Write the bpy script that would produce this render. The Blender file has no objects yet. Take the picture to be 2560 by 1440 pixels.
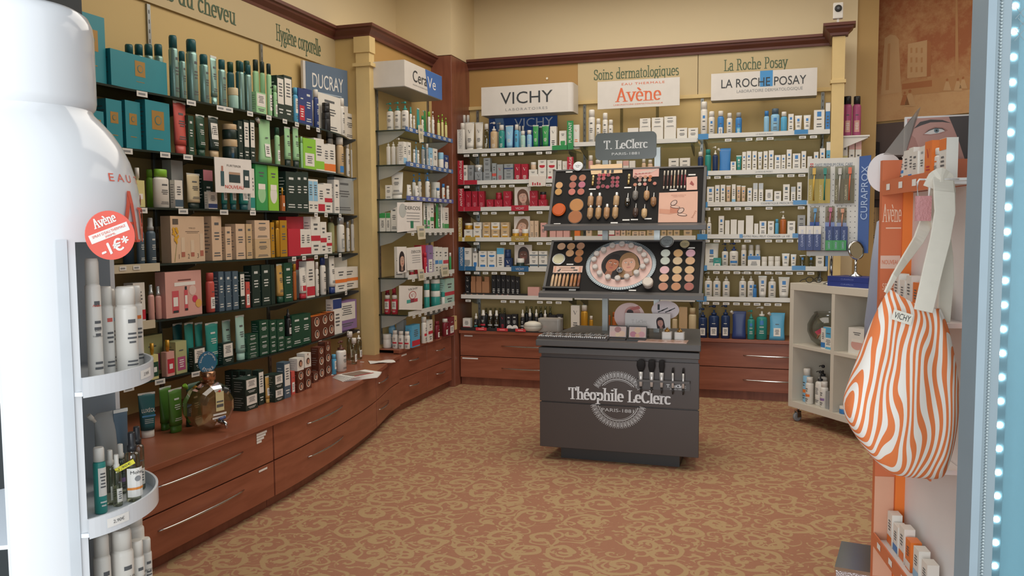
import bpy, math, random
from mathutils import Vector, Matrix
R=math.radians
random.seed(7)
scene=bpy.context.scene
COL=scene.collection
# ------------------------------------------------------------------ camera
W,HP=2560.0,1440.0
FPX=2050.0; YAW,PITCH,ROLL=0.308769,0.0721806,-0.0068428; CAMH=1.40
cy,sy,cp,sp=math.cos(YAW),math.sin(YAW),math.cos(PITCH),math.sin(PITCH)
FW=Vector((-sy*cp,cy*cp,-sp)); _r=Vector((cy,sy,0)); _u=_r.cross(FW)
RT=_r*math.cos(ROLL)+_u*math.sin(ROLL); UP=-_r*math.sin(ROLL)+_u*math.cos(ROLL)
EYE=Vector((0,0,CAMH))
cam=bpy.data.cameras.new('camera'); cam.sensor_width=36; cam.lens=FPX*36/W; cam.clip_start=.02
camo=bpy.data.objects.new('camera',cam); COL.objects.link(camo)
mw=Matrix.Identity(4)
for i in range(3): mw[i][0]=RT[i]; mw[i][1]=UP[i]; mw[i][2]=-FW[i]; mw[i][3]=EYE[i]
camo.matrix_world=mw; scene.camera=camo
# ------------------------------------------------------------------ world and lights
wd=bpy.data.worlds.new('world'); scene.world=wd; wd.use_nodes=True
wd.node_tree.nodes['Background'].inputs[0].default_value=(.88,.94,1.0,1)
wd.node_tree.nodes['Background'].inputs[1].default_value=.95
def area(name,loc,rot,sx,sy_,power,color):
    l=bpy.data.lights.new(name,'AREA'); l.shape='RECTANGLE'; l.size=sx; l.size_y=sy_; l.energy=power; l.color=color
    o=bpy.data.objects.new(name,l); o.location=loc; o.rotation_euler=rot; COL.objects.link(o); return o
area('ceiling_light_panel',(-1.0,4.65,3.52),(0,0,0),2.6,3.9,88,(1,.93,.83))
area('ceiling_light_panel',(2.2,5.2,3.52),(0,0,0),2.0,3.0,34,(1,.94,.85))
area('street_daylight',(-.2,-3.6,1.7),(R(88),0,R(6)),5.0,2.8,320,(.95,.98,1))
scene.view_settings.view_transform='Standard'; scene.view_settings.look='None'
scene.view_settings.gamma=1; scene.view_settings.use_curve_mapping=False
scene.view_settings.exposure=0.0
# ------------------------------------------------------------------ photograph pixel -> place on a plane
def ray(x,y): return RT*(x-1280)-UP*(y-720)+FW*FPX
def atX(x,y,X): v=ray(x,y); return EYE+v*(X/v.x)
def atY(x,y,Y): v=ray(x,y); return EYE+v*(Y/v.y)
def atZ(x,y,Z): v=ray(x,y); return EYE+v*((Z-CAMH)/v.z)
def atP(x,y,P,n):
    v=ray(x,y); n=Vector(n); return EYE+v*((Vector(P)-EYE).dot(n)/v.dot(n))
def proj(P):
    d=Vector(P)-EYE; z=d.dot(FW); return 1280+FPX*d.dot(RT)/z, 720-FPX*d.dot(UP)/z, z
# ------------------------------------------------------------------ materials
def lin(h):
    h=h.lstrip('#'); o=[]
    for i in (0,2,4):
        c=int(h[i:i+2],16)/255; o.append(c/12.92 if c<=.04045 else ((c+.055)/1.055)**2.4)
    return (*o,1)
_M={}
def mat(hexc,rough=.45,metal=0.0,var=.06,scale=14.0,name=None,alpha=1.0,spec=.5,bump=0.0):
    k=(hexc,rough,metal,var,scale,alpha,spec,bump)
    if k in _M: return _M[k]
    m=bpy.data.materials.new(name or 'paint_'+hexc.strip('#')); m.use_nodes=True
    nt=m.node_tree; N=nt.nodes; L=nt.links; b=N['Principled BSDF']
    c=lin(hexc); b.inputs['Roughness'].default_value=rough; b.inputs['Metallic'].default_value=metal
    b.inputs['Specular IOR Level'].default_value=spec
    tc=N.new('ShaderNodeTexCoord'); nz=N.new('ShaderNodeTexNoise'); nz.inputs['Scale'].default_value=scale; nz.inputs['Detail'].default_value=2
    L.new(tc.outputs['Object'],nz.inputs['Vector'])
    mx=N.new('ShaderNodeMix'); mx.data_type='RGBA'
    mx.inputs['A'].default_value=[max(0,v*(1-var)) for v in c[:3]]+[1]; mx.inputs['B'].default_value=[min(1,v*(1+var)) for v in c[:3]]+[1]
    L.new(nz.outputs['Fac'],mx.inputs['Factor']); L.new(mx.outputs['Result'],b.inputs['Base Color'])
    if bump:
        bp=N.new('ShaderNodeBump'); bp.inputs['Strength'].default_value=bump; bp.inputs['Distance'].default_value=.004
        L.new(nz.outputs['Fac'],bp.inputs['Height']); L.new(bp.outputs['Normal'],b.inputs['Normal'])
    if alpha<1: b.inputs['Alpha'].default_value=alpha
    _M[k]=m; return m
def glass(hexc='#dfe9e4',gloss=.06,name='clear_glass',rough=.03):
    k=('glass',hexc,gloss,rough)
    if k in _M: return _M[k]
    m=bpy.data.materials.new(name); m.use_nodes=True; nt=m.node_tree; N=nt.nodes; L=nt.links
    N.remove(N['Principled BSDF']); out=N['Material Output']
    t=N.new('ShaderNodeBsdfTransparent'); t.inputs[0].default_value=lin(hexc)
    g=N.new('ShaderNodeBsdfGlossy'); g.inputs['Roughness'].default_value=rough
    lw=N.new('ShaderNodeLayerWeight'); lw.inputs['Blend'].default_value=.25
    ma=N.new('ShaderNodeMath'); ma.operation='MULTIPLY_ADD'; ma.inputs[1].default_value=.55; ma.inputs[2].default_value=gloss
    L.new(lw.outputs['Fresnel'],ma.inputs[0])
    s=N.new('ShaderNodeMixShader'); L.new(ma.outputs[0],s.inputs[0]); L.new(t.outputs[0],s.inputs[1]); L.new(g.outputs[0],s.inputs[2])
    L.new(s.outputs[0],out.inputs[0]); _M[k]=m; return m
def emis(hexc,strength,name='lit_led'):
    k=('em',hexc,strength)
    if k in _M: return _M[k]
    m=bpy.data.materials.new(name); m.use_nodes=True; b=m.node_tree.nodes['Principled BSDF']
    b.inputs['Base Color'].default_value=lin(hexc); b.inputs['Emission Color'].default_value=lin(hexc); b.inputs['Emission Strength'].default_value=strength
    _M[k]=m; return m
def wood(hexa,hexb,name,axis=(1,1,9),rough=.32):
    m=bpy.data.materials.new(name); m.use_nodes=True; nt=m.node_tree; N=nt.nodes; L=nt.links; b=N['Principled BSDF']
    tc=N.new('ShaderNodeTexCoord'); mp=N.new('ShaderNodeMapping'); mp.inputs['Scale'].default_value=axis
    nz=N.new('ShaderNodeTexNoise'); nz.inputs['Scale'].default_value=3.2; nz.inputs['Detail'].default_value=6; nz.inputs['Distortion'].default_value=.6
    cr=N.new('ShaderNodeValToRGB'); cr.color_ramp.elements[0].position=.3; cr.color_ramp.elements[1].position=.72
    cr.color_ramp.elements[0].color=lin(hexa); cr.color_ramp.elements[1].color=lin(hexb)
    L.new(tc.outputs['Object'],mp.inputs[0]); L.new(mp.outputs[0],nz.inputs['Vector']); L.new(nz.outputs['Fac'],cr.inputs[0]); L.new(cr.outputs[0],b.inputs['Base Color'])
    b.inputs['Roughness'].default_value=rough; return m
# ------------------------------------------------------------------ stroke font with serifs (broad pen)
def _arc(cx,cy,rx,ry,a0,a1,n=14):
    return [(cx+rx*math.cos(R(a0+(a1-a0)*i/n)),cy+ry*math.sin(R(a0+(a1-a0)*i/n))) for i in range(n+1)]
def _st(x,y0,y1): return [(x,y0),(x,y1)]
def _sf(x,y,w=.1): return [(x-w,y),(x+w,y)]
X_,A_,C_,D_=.46,.74,.68,-.22
GL={
'o':(.5,[_arc(.25,.23,.18,.23,0,360)]),
'i':(.26,[_st(.13,0,X_),_sf(.13,0),_sf(.1,X_,.07),_arc(.13,.64,.02,.025,0,360,6)]),
'l':(.26,[_st(.13,0,A_),_sf(.13,0),_sf(.1,A_,.07)]),
'n':(.56,[_st(.13,0,X_),_sf(.13,0),_sf(.09,X_,.06),_arc(.28,.29,.15,.16,180,0),_st(.43,0,.29),_sf(.43,0)]),
'm':(.84,[_st(.13,0,X_),_sf(.13,0),_sf(.09,X_,.06),_arc(.27,.29,.14,.16,180,0),_st(.41,0,.29),_sf(.41,0),_arc(.56,.29,.15,.16,180,0),_st(.71,0,.29),_sf(.71,0)]),
'h':(.56,[_st(.13,0,A_),_sf(.13,0),_sf(.09,A_,.06),_arc(.28,.29,.15,.16,180,0),_st(.43,0,.29),_sf(.43,0)]),
'u':(.56,[_st(.13,.17,X_),_sf(.09,X_,.06),_arc(.27,.17,.14,.16,180,360),_st(.43,0,X_),_sf(.39,X_,.06),_sf(.46,0,.06)]),
'r':(.38,[_st(.13,0,X_),_sf(.13,0),_sf(.09,X_,.06),_arc(.27,.29,.14,.16,180,60)]),
's':(.38,[_arc(.19,.35,.12,.11,40,270),_arc(.19,.12,.13,.12,90,-140)]),
'd':(.54,[_arc(.24,.23,.17,.23,0,360),_st(.41,0,A_),_sf(.37,A_,.06),_sf(.44,0,.06)]),
'q':(.54,[_arc(.24,.23,.17,.23,0,360),_st(.41,D_,X_),_sf(.41,D_)]),
'p':(.54,[_arc(.3,.23,.17,.23,0,360),_st(.13,D_,X_),_sf(.13,D_),_sf(.09,X_,.06)]),
'e':(.46,[_arc(.23,.23,.17,.23,0,310),[(.07,.24),(.4,.24)]]),
'c':(.44,[_arc(.24,.23,.18,.23,45,315)]),
'a':(.46,[_arc(.22,.33,.13,.13,160,0),_st(.35,0,.33),_sf(.39,0,.06),_arc(.2,.13,.13,.14,60,300)]),
't':(.32,[_st(.14,.1,.6),_sf(.15,X_,.12),_arc(.22,.1,.08,.1,180,300)]),
'g':(.48,[_arc(.22,.29,.15,.17,0,360),_arc(.23,-.08,.18,.12,0,360),[(.14,.14),(.09,.06),(.2,.03)],_sf(.38,X_-.02,.06)]),
'y':(.5,[[(.06,X_),(.25,.02)],[(.44,X_),(.25,.02),(.16,-.2),(.06,-.2)],_sf(.07,X_,.08),_sf(.43,X_,.07)]),
'v':(.5,[[(.06,X_),(.25,.0)],[(.44,X_),(.25,.0)],_sf(.07,X_,.08),_sf(.43,X_,.07)]),
'S':(.52,[_arc(.26,.52,.17,.16,30,270),_arc(.26,.18,.19,.18,90,-150),_st(.42,.5,.64),_st(.08,.04,.18)]),
'L':(.56,[_st(.16,0,C_),_sf(.16,C_),[(.06,0),(.5,0)],_st(.5,0,.16)]),
'R':(.64,[_st(.16,0,C_),_sf(.16,C_),_sf(.16,0),[(.16,C_),(.32,C_)],_arc(.32,.52,.15,.16,90,-90),[(.32,.36),(.16,.36)],[(.33,.36),(.55,0),(.62,0)]]),
'P':(.56,[_st(.16,0,C_),_sf(.16,C_),_sf(.16,0),[(.16,C_),(.32,C_)],_arc(.32,.5,.16,.18,90,-90),[(.32,.32),(.16,.32)]]),
'H':(.72,[_st(.16,0,C_),_sf(.16,C_),_sf(.16,0),_st(.56,0,C_),_sf(.56,C_),_sf(.56,0),[(.16,.35),(.56,.35)]]),
'T':(.62,[_st(.31,0,C_),_sf(.31,0),[(.05,C_),(.57,C_)],_st(.05,.54,C_),_st(.57,.54,C_)]),
'C':(.62,[_arc(.34,.34,.26,.34,40,320),_st(.55,.5,.66)]),
'A':(.66,[[(.33,C_),(.1,0)],[(.33,C_),(.56,0)],[(.18,.25),(.48,.25)],_sf(.1,0,.08),_sf(.56,0,.1)]),
'.':(.22,[_arc(.1,.02,.02,.02,0,360,6)]),
}
for ch,b_,ac in (('é','e',[(.2,.54),(.32,.66)]),('è','e',[(.14,.66),(.27,.54)])):
    GL[ch]=(GL[b_][0],GL[b_][1]+[ac])
def _hull(pts):
    pts=sorted(set(pts))
    def half(p):
        o=[]
        for q in p:
            while len(o)>=2 and (o[-1][0]-o[-2][0])*(q[1]-o[-2][1])-(o[-1][1]-o[-2][1])*(q[0]-o[-2][0])<=0: o.pop()
            o.append(q)
        return o
    a=half(pts); b=half(pts[::-1]); return a[:-1]+b[:-1]
_TC={}
def text_polys(s,font,pen=(.045,.018),track=0.0):
    k=(s,font,pen,track)
    if k in _TC: return _TC[k]
    V=[];F=[]
    if font=='serif':
        x=0
        for ch in s:
            if ch==' ': x+=.3; continue
            adv,strokes=GL[ch]
            for st in strokes:
                st=[(a_[0]+(b_[0]-a_[0])*k_/n_,a_[1]+(b_[1]-a_[1])*k_/n_) for a_,b_ in zip(st,st[1:]) for n_ in [max(1,int(math.hypot(b_[0]-a_[0],b_[1]-a_[1])/.16))] for k_ in range(n_)]+[st[-1]]
                for (ax,ay),(bx,by) in zip(st,st[1:]):
                    h=_hull([(round(q[0]+x+dx,4),round(q[1]+dy,4)) for q in((ax,ay),(bx,by)) for dx in(-pen[0],pen[0]) for dy in(-pen[1],pen[1])])
                    F.append(list(range(len(V),len(V)+len(h)))); V+=h
            x+=adv+track
        w=x
    else:
        cu=bpy.data.curves.new('t','FONT'); cu.body=s; cu.size=1.0; cu.space_character=1+track; cu.resolution_u=3
        o=bpy.data.objects.new('t',cu); me=bpy.data.meshes.new_from_object(o)
        V=[(v.co.x,v.co.y) for v in me.vertices]; F=[list(p.vertices) for p in me.polygons]
        bpy.data.objects.remove(o); bpy.data.curves.remove(cu); bpy.data.meshes.remove(me)
        w=max(v[0] for v in V) if V else 1
    x0=min(v[0] for v in V); x1=max(v[0] for v in V); y0=min(v[1] for v in V); y1=max(v[1] for v in V)
    _TC[k]=(V,F,x0,x1,y0,y1); return _TC[k]
# ------------------------------------------------------------------ mesh builder
class MB:
    def __init__(s): s.v=[]; s.f=[]; s.m=[]; s.sm=[]; s.mats=[]
    def mi(s,m):
        if m not in s.mats: s.mats.append(m)
        return s.mats.index(m)
    def face(s,ids,m,smooth=False): s.f.append(ids); s.m.append(s.mi(m)); s.sm.append(smooth)
    def poly(s,pts,m):
        b=len(s.v); s.v+=[tuple(p) for p in pts]; s.face(list(range(b,b+len(pts))),m)
    def box(s,x0,x1,y0,y1,z0,z1,m,top=None,front=None):
        b=len(s.v); s.v+=[(x,y,z) for z in(z0,z1) for y in(y0,y1) for x in(x0,x1)]
        for k,q in enumerate(([0,2,3,1],[4,5,7,6],[0,1,5,4],[2,6,7,3],[0,4,6,2],[1,3,7,5])):
            s.face([b+i for i in q], (top if k==1 and top else front if k==2 and front else m))
        return s
    def prism(s,outline,z0,z1,m,side=None):          # outline: ccw (x,y)
        n=len(outline); b=len(s.v)
        s.v+=[(x,y,z0) for x,y in outline]+[(x,y,z1) for x,y in outline]
        s.face(list(range(b+n-1,b-1,-1)),m); s.face(list(range(b+n,b+2*n)),m)
        for i in range(n): j=(i+1)%n; s.face([b+i,b+j,b+n+j,b+n+i],side or m)
        return s
    def slab(s,P,u,v,n,outline,th,m,side=None):      # a flat plate on a plane, outline in (u,v), thickness along n
        P,u,v,n=Vector(P),Vector(u),Vector(v),Vector(n); k=len(outline); b=len(s.v)
        for d in(0,th): s.v+=[tuple(P+u*x+v*y+n*d) for x,y in outline]
        s.face(list(range(b+k-1,b-1,-1)),side or m); s.face(list(range(b+k,b+2*k)),m)
        for i in range(k): j=(i+1)%k; s.face([b+i,b+j,b+k+j,b+k+i],side or m)
        return s
    def lathe(s,prof,m,n=20,c=(0,0),sx=1,sy=1,cap0=True,cap1=True,mf=None,M=None):
        b=len(s.v); k=len(prof)
        for r,z in prof:
            for i in range(n):
                a=2*math.pi*(i+.5)/n; p=Vector((c[0]+r*math.cos(a)*sx,c[1]+r*math.sin(a)*sy,z)); 
                if M: p=M@p
                s.v.append(tuple(p))
        for j in range(k-1):
            mm=mf(j) if mf else m
            for i in range(n):
                i2=(i+1)%n; s.face([b+j*n+i,b+j*n+i2,b+(j+1)*n+i2,b+(j+1)*n+i],mm,True)
        if cap0: s.face([b+i for i in range(n-1,-1,-1)],m)
        if cap1: s.face([b+(k-1)*n+i for i in range(n)],mf(k-2) if mf else m)
        return s
    def loft(s,rings,m,cap0=True,cap1=True,smooth=True,closed=True):
        b=len(s.v); n=len(rings[0])
        for r in rings: s.v+=[tuple(p) for p in r]
        for j in range(len(rings)-1):
            for i in range(n if closed else n-1):
                i2=(i+1)%n; s.face([b+j*n+i,b+j*n+i2,b+(j+1)*n+i2,b+(j+1)*n+i],m,smooth)
        if cap0: s.face([b+i for i in range(n-1,-1,-1)],m)
        if cap1: s.face([b+(len(rings)-1)*n+i for i in range(n)],m)
        return s
    def tube(s,path,r,m,n=8,flat=1.0):
        path=[Vector(p) for p in path]; rings=[]
        for i,p in enumerate(path):
            t=(path[min(i+1,len(path)-1)]-path[max(i-1,0)]).normalized()
            a=t.cross(Vector((0,0,1)));
            if a.length<1e-3: a=t.cross(Vector((1,0,0)))
            a.normalize(); c=a.cross(t); rr=r[i] if isinstance(r,(list,tuple)) else r
            rings.append([p+a*rr*math.cos(2*math.pi*k/n)+c*rr*flat*math.sin(2*math.pi*k/n) for k in range(n)])
        return s.loft(rings,m)
    # --- flat marks on a surface given by mp(u,v,d) -> point
    def rect(s,mp,x0,x1,y0,y1,m,d=0.0,nx=1):
        for i in range(nx):
            a=x0+(x1-x0)*i/nx; c=x0+(x1-x0)*(i+1)/nx
            s.poly([mp(a,y0,d),mp(c,y0,d),mp(c,y1,d),mp(a,y1,d)],m)
    def shape(s,mp,pts,m,d=0.0): s.poly([mp(x,y,d) for x,y in pts],m)
    def oval(s,mp,cx,cy,rx,ry,m,d=0.0,n=22,rot=0,a0=0,a1=360):
        ca,sa=math.cos(R(rot)),math.sin(R(rot)); q=[]
        for i in range(n if a1-a0>=360 else n+1):
            a=R(a0+(a1-a0)*i/n); x,y=rx*math.cos(a),ry*math.sin(a); q.append((cx+x*ca-y*sa,cy+x*sa+y*ca))
        s.shape(mp,q,m,d)
    def text(s,mp,t,cx,cy,m,h=None,w=None,font='sans',d=0.0,pen=(.045,.018),track=0.0,align='c',skew=0.0):
        V,F,x0,x1,y0,y1=text_polys(t,font,pen,track)
        ky=(h/(y1-y0)) if h else w/(x1-x0); kx=(w/(x1-x0)) if w else ky
        ox={'c':(x0+x1)/2,'l':x0,'r':x1}[align]; oy=(y0+y1)/2; b=len(s.v)
        dd=[d]*len(V)
        if font=='serif':
            for k_,q in enumerate(F):
                for i in q: dd[i]=d+.00007*(k_%9)
        for (x,y),e in zip(V,dd): s.v.append(tuple(mp(cx+(x-ox)*kx+skew*(y-oy)*ky,cy+(y-oy)*ky,e)))
        for q in F: s.face([b+i for i in q],m)
    def build(s,name,parent=None,loc=None,rotz=0,smooth_all=None):
        me=bpy.data.meshes.new(name); me.from_pydata(s.v,[],s.f)
        for m in s.mats: me.materials.append(m)
        me.polygons.foreach_set('material_index',s.m); me.polygons.foreach_set('use_smooth',s.sm); me.update()
        o=bpy.data.objects.new(name,me); COL.objects.link(o)
        if parent: o.parent=parent
        if loc is not None: o.location=loc
        if rotz: o.rotation_euler=(0,0,rotz)
        return o
def plane(P,u,v):
    P,u,v=Vector(P),Vector(u),Vector(v); n=u.cross(v).normalized()
    return lambda x,y,d=0.0: P+u*x+v*y+n*d
def front(y=0.0): return lambda x,z,d=0.0: Vector((x,y-d,z))       # the side of a thing that faces local -Y
def wrap(r,ry=None):                                               # round wall of a bottle, u measured along the wall
    ry=ry or r
    return lambda x,z,d=0.0: Vector(((r+d)*math.sin(x/r),-(ry+d)*math.cos(x/r),z))
def tag(o,label,cat,group=None):
    o['label']=label; o['category']=cat
    if group: o['group']=group
    return o
def thing(name,label,cat,loc=(0,0,0),rotz=0,group=None):
    o=bpy.data.objects.new(name,None); o.empty_display_size=.05; COL.objects.link(o); o.location=loc; o.rotation_euler=(0,0,rotz)
    return tag(o,label,cat,group)
def struct(o): o['kind']='structure'; return o
def bevel(o,w=.003,seg=2):
    b=o.modifiers.new('bevel','BEVEL'); b.width=w; b.segments=seg; b.limit_method='ANGLE'; return o
# common materials
WHITE=mat('#e6e3dc',.4); CREAM=mat('#d9bf86',.6,name='cream_paint'); PAPER=mat('#e9e6e0',.7,name='paper'); INK=mat('#33373a',.6,name='dark_ink')
CHROME=mat('#c9cbcc',.18,1.0,name='chrome'); BLACK=mat('#2b2a29',.4,name='black_plastic'); GREYTXT=mat('#8b8d8e',.6,name='grey_ink')
GLASS=glass(); EDGE=mat('#26332e',.2,name='dark_glass_edge'); STEEL=mat('#8f9290',.35,.9,name='brushed_steel')
CHERRY=wood('#864c36','#9f6048','cherry_wood',(1,1,7)); CHERRYD=wood('#774534','#8e5743','cherry_wood_dark',(6,6,1)); MOULD=wood('#5f352a','#6f4033','moulding_wood',(1,1,6),.4)
# ================================================================== PRODUCT BUILDERS (local: base at z=0, front faces -Y)
PAL=dict(w=('#e3dfd6','white'),cr=('#d9c9a4','cream'),be=('#c9ad86','beige'),ch=('#d8bb9d','champagne'),tl=('#2b8c9a','turquoise'),dt=('#1f5b60','dark teal'),te=('#2f8f86','teal'),
 ms=('#8fb3ac','mint silver'),mg=('#a9cfc2','pale mint'),pg=('#9fcf9c','pale green'),lg=('#8cc63f','lime green'),gr=('#3d9a55','green'),dg=('#1f4a37','dark green'),bg=('#22352f','blackish green'),
 ol=('#b3b583','olive'),gg=('#4c7a2e','leaf green'),nv=('#2b3f78','navy'),bl=('#3b7fc0','blue'),lb=('#8fc0dd','light blue'),sk=('#59a9cf','sky blue'),db=('#1f3660','dark blue'),
 rd=('#c03040','red'),cd=('#a92337','crimson'),pk=('#d78a94','pink'),co=('#c9584f','coral'),mr=('#7c2430','maroon'),or_=('#e57a33','orange'),am=('#b3642f','amber'),go=('#c9962f','golden'),
 sa=('#c9a15a','sand gold'),br=('#5f3325','brown'),tn=('#b98560','tan'),bk=('#26272a','black'),gy=('#9a9c9b','grey'),sv=('#b9bfc2','silver'),cl=('#b9beb2','clear'),pu=('#8c6fa0','purple'),
 vi=('#b0567f','pink violet'),ye=('#d8cf8f','pale yellow'),bw=('#3c2a26','dark brown'),rs=('#d9a59b','rose'),sl=('#4f6372','slate'))
def pm(k,rough=.38):
    h=PAL[k][0]
    if k=='sv' or k=='ms': return mat(h,.3,.55,name='metallic_'+PAL[k][1].replace(' ','_'))
    if k=='go': return mat(h,.35,.3,name='golden_card')
    if k=='cl': return glass('#d9dccb',.10,'clear_plastic',.08)
    return mat(h,rough,name=PAL[k][1].replace(' ','_')+'_plastic')
DARKP=mat('#5c5e60',.6,name='print_grey')
def marks(b,mp,w,h,z0,ls,lc,d=.0006,dark=False,nx=1):
    """printed front of a pack: w,h the printable width and height above z0"""
    pr=mat('#cfd2cd',.6,name='print_pale') if dark else DARKP
    def lines(za,zb,n,ww,c=pr,seed=0):
        for i in range(n):
            z=za+(zb-za)*(i+.5)/n; k=ww*(.62+.36*((i*37+seed*13)%10)/10)
            b.rect(mp,-k/2,k/2,z-(zb-za)/n*.22,z+(zb-za)/n*.22,c,d*1.6,nx)
    lm=mat(PAL[lc][0],.4) if lc else PAPER
    if ls=='ln':
        b.rect(mp,-w*.22,w*.22,z0+h*.80,z0+h*.86,lm if lc else pr,d,nx); lines(z0+h*.45,z0+h*.66,3,w*.62); lines(z0+h*.08,z0+h*.2,2,w*.7,seed=3)
    elif ls=='sq':
        b.rect(mp,-w*.2,w*.2,z0+h*.72,z0+h*.72+w*.5 if w*.5<h*.25 else z0+h*.95,mat(PAL[lc or 'bl'][0],.4),d,nx); lines(z0+h*.56,z0+h*.66,1,w*.75); lines(z0+h*.25,z0+h*.45,2,w*.6,seed=2)
    elif ls=='V':
        s=min(w*.45,h*.28); z=z0+h*.82; c=lm if lc else pr
        b.shape(mp,[(-s/2,z),(-s*.32,z),(.03*s,z-s*.9),(-.06*s,z-s)],c,d); b.shape(mp,[(s/2,z),(-.06*s,z-s),(.05*s,z-s),(s*.42,z)],c,d*1.2)
        lines(z0+h*.2,z0+h*.42,3,w*.6,c)
    elif ls=='pt':
        b.rect(mp,-w*.36,w*.36,z0+h*.1,z0+h*.52,lm,d,nx); lines(z0+h*.18,z0+h*.45,4,w*.5,DARKP if (lc in(None,'w','cr')) else PAPER,1); lines(z0+h*.68,z0+h*.76,1,w*.6)
    elif ls=='pu':
        b.rect(mp,-w*.34,w*.34,z0+h*.42,z0+h*.86,lm,d,nx); lines(z0+h*.5,z0+h*.78,4,w*.5,DARKP,1)
    elif ls=='bd':
        b.rect(mp,-w*.5,w*.5,z0+h*.05,z0+h*.3,lm,d,nx); lines(z0+h*.45,z0+h*.8,4,w*.62)
    elif ls=='tp':
        b.rect(mp,-w*.5,w*.5,z0+h*.72,z0+h*.99,lm,d,nx); lines(z0+h*.2,z0+h*.6,4,w*.6)
    elif ls=='tq':
        b.rect(mp,-w*.5,w*.5,z0+h*.66,z0+h*.99,lm,d,nx)
    elif ls=='md':
        b.rect(mp,-w*.5,w*.5,z0+h*.36,z0+h*.5,lm,d,nx); lines(z0+h*.62,z0+h*.85,2,w*.5); lines(z0+h*.08,z0+h*.28,2,w*.6)
    elif ls=='fc':
        r=min(w,h)*.36; c=(0,z0+h*.52); hs=mat('#d9c7b4',.6); b.oval(mp,c[0],c[1],r,r,hs,d); b.oval(mp,c[0],c[1]+r*.12,r*.72,r*.8,mat('#3a2622',.7),d*2); b.oval(mp,c[0]+r*.05,c[1]+r*.02,r*.42,r*.55,mat('#c58f74',.6),d*3)
    elif ls=='jr':
        b.oval(mp,0,z0+h*.36,w*.34,h*.2,lm,d); b.rect(mp,-w*.3,w*.3,z0+h*.46,z0+h*.58,mat('#ece5da',.5),d*2); lines(z0+h*.72,z0+h*.86,2,w*.5)
    elif ls=='sm':
        b.rect(mp,-w*.42,w*.42,z0+h*.34,z0+h*.94,lm,d,nx); lines(z0+h*.5,z0+h*.85,5,w*.6,DARKP,2); lines(z0+h*.1,z0+h*.25,2,w*.7)
    elif ls=='gt':
        g_=mat('#a8813f',.45,.2); s_=min(w*.25,h*.2); b.rect(mp,-s_,s_,z0+h*.62-s_*1.1,z0+h*.62+s_*1.1,g_,d); b.oval(mp,0,z0+h*.62,s_*.55,s_*.55,mat('#2f8088',.4),d*2); b.oval(mp,0,z0+h*.62,s_*.45,s_*.45,g_,d*3); b.rect(mp,-s_*.8,s_*.8,z0+h*.24,z0+h*.255,g_,d)
def rrect(w,t,r,n=4):
    o=[]
    for cx,cy_,a0 in((w/2-r,-t/2+r,-90),(w/2-r,t/2-r,0),(-w/2+r,t/2-r,90),(-w/2+r,-t/2+r,180)):
        for i in range(n+1): a=R(a0+90*i/n); o.append((cx+r*math.cos(a),cy_+r*math.sin(a)))
    return o
KN=dict(box=('carton','box'),bottle=('bottle','bottle'),can=('spray_can','spray can'),pump=('pump_bottle','bottle'),tube=('tube','tube'),jar=('jar','jar'),pouch=('refill_pouch','pouch'),
 drop=('dropper_bottle','bottle'),perf=('perfume_bottle','perfume'),mist=('mist_bottle','bottle'),stick=('stick','cosmetic'))
KT=dict(box='carton',bottle='bottle',can='spray can',pump='pump bottle',tube='tube',jar='jar',pouch='refill pouch',drop='dropper bottle',perf='perfume bottle',mist='mist bottle',stick='stick')
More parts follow.
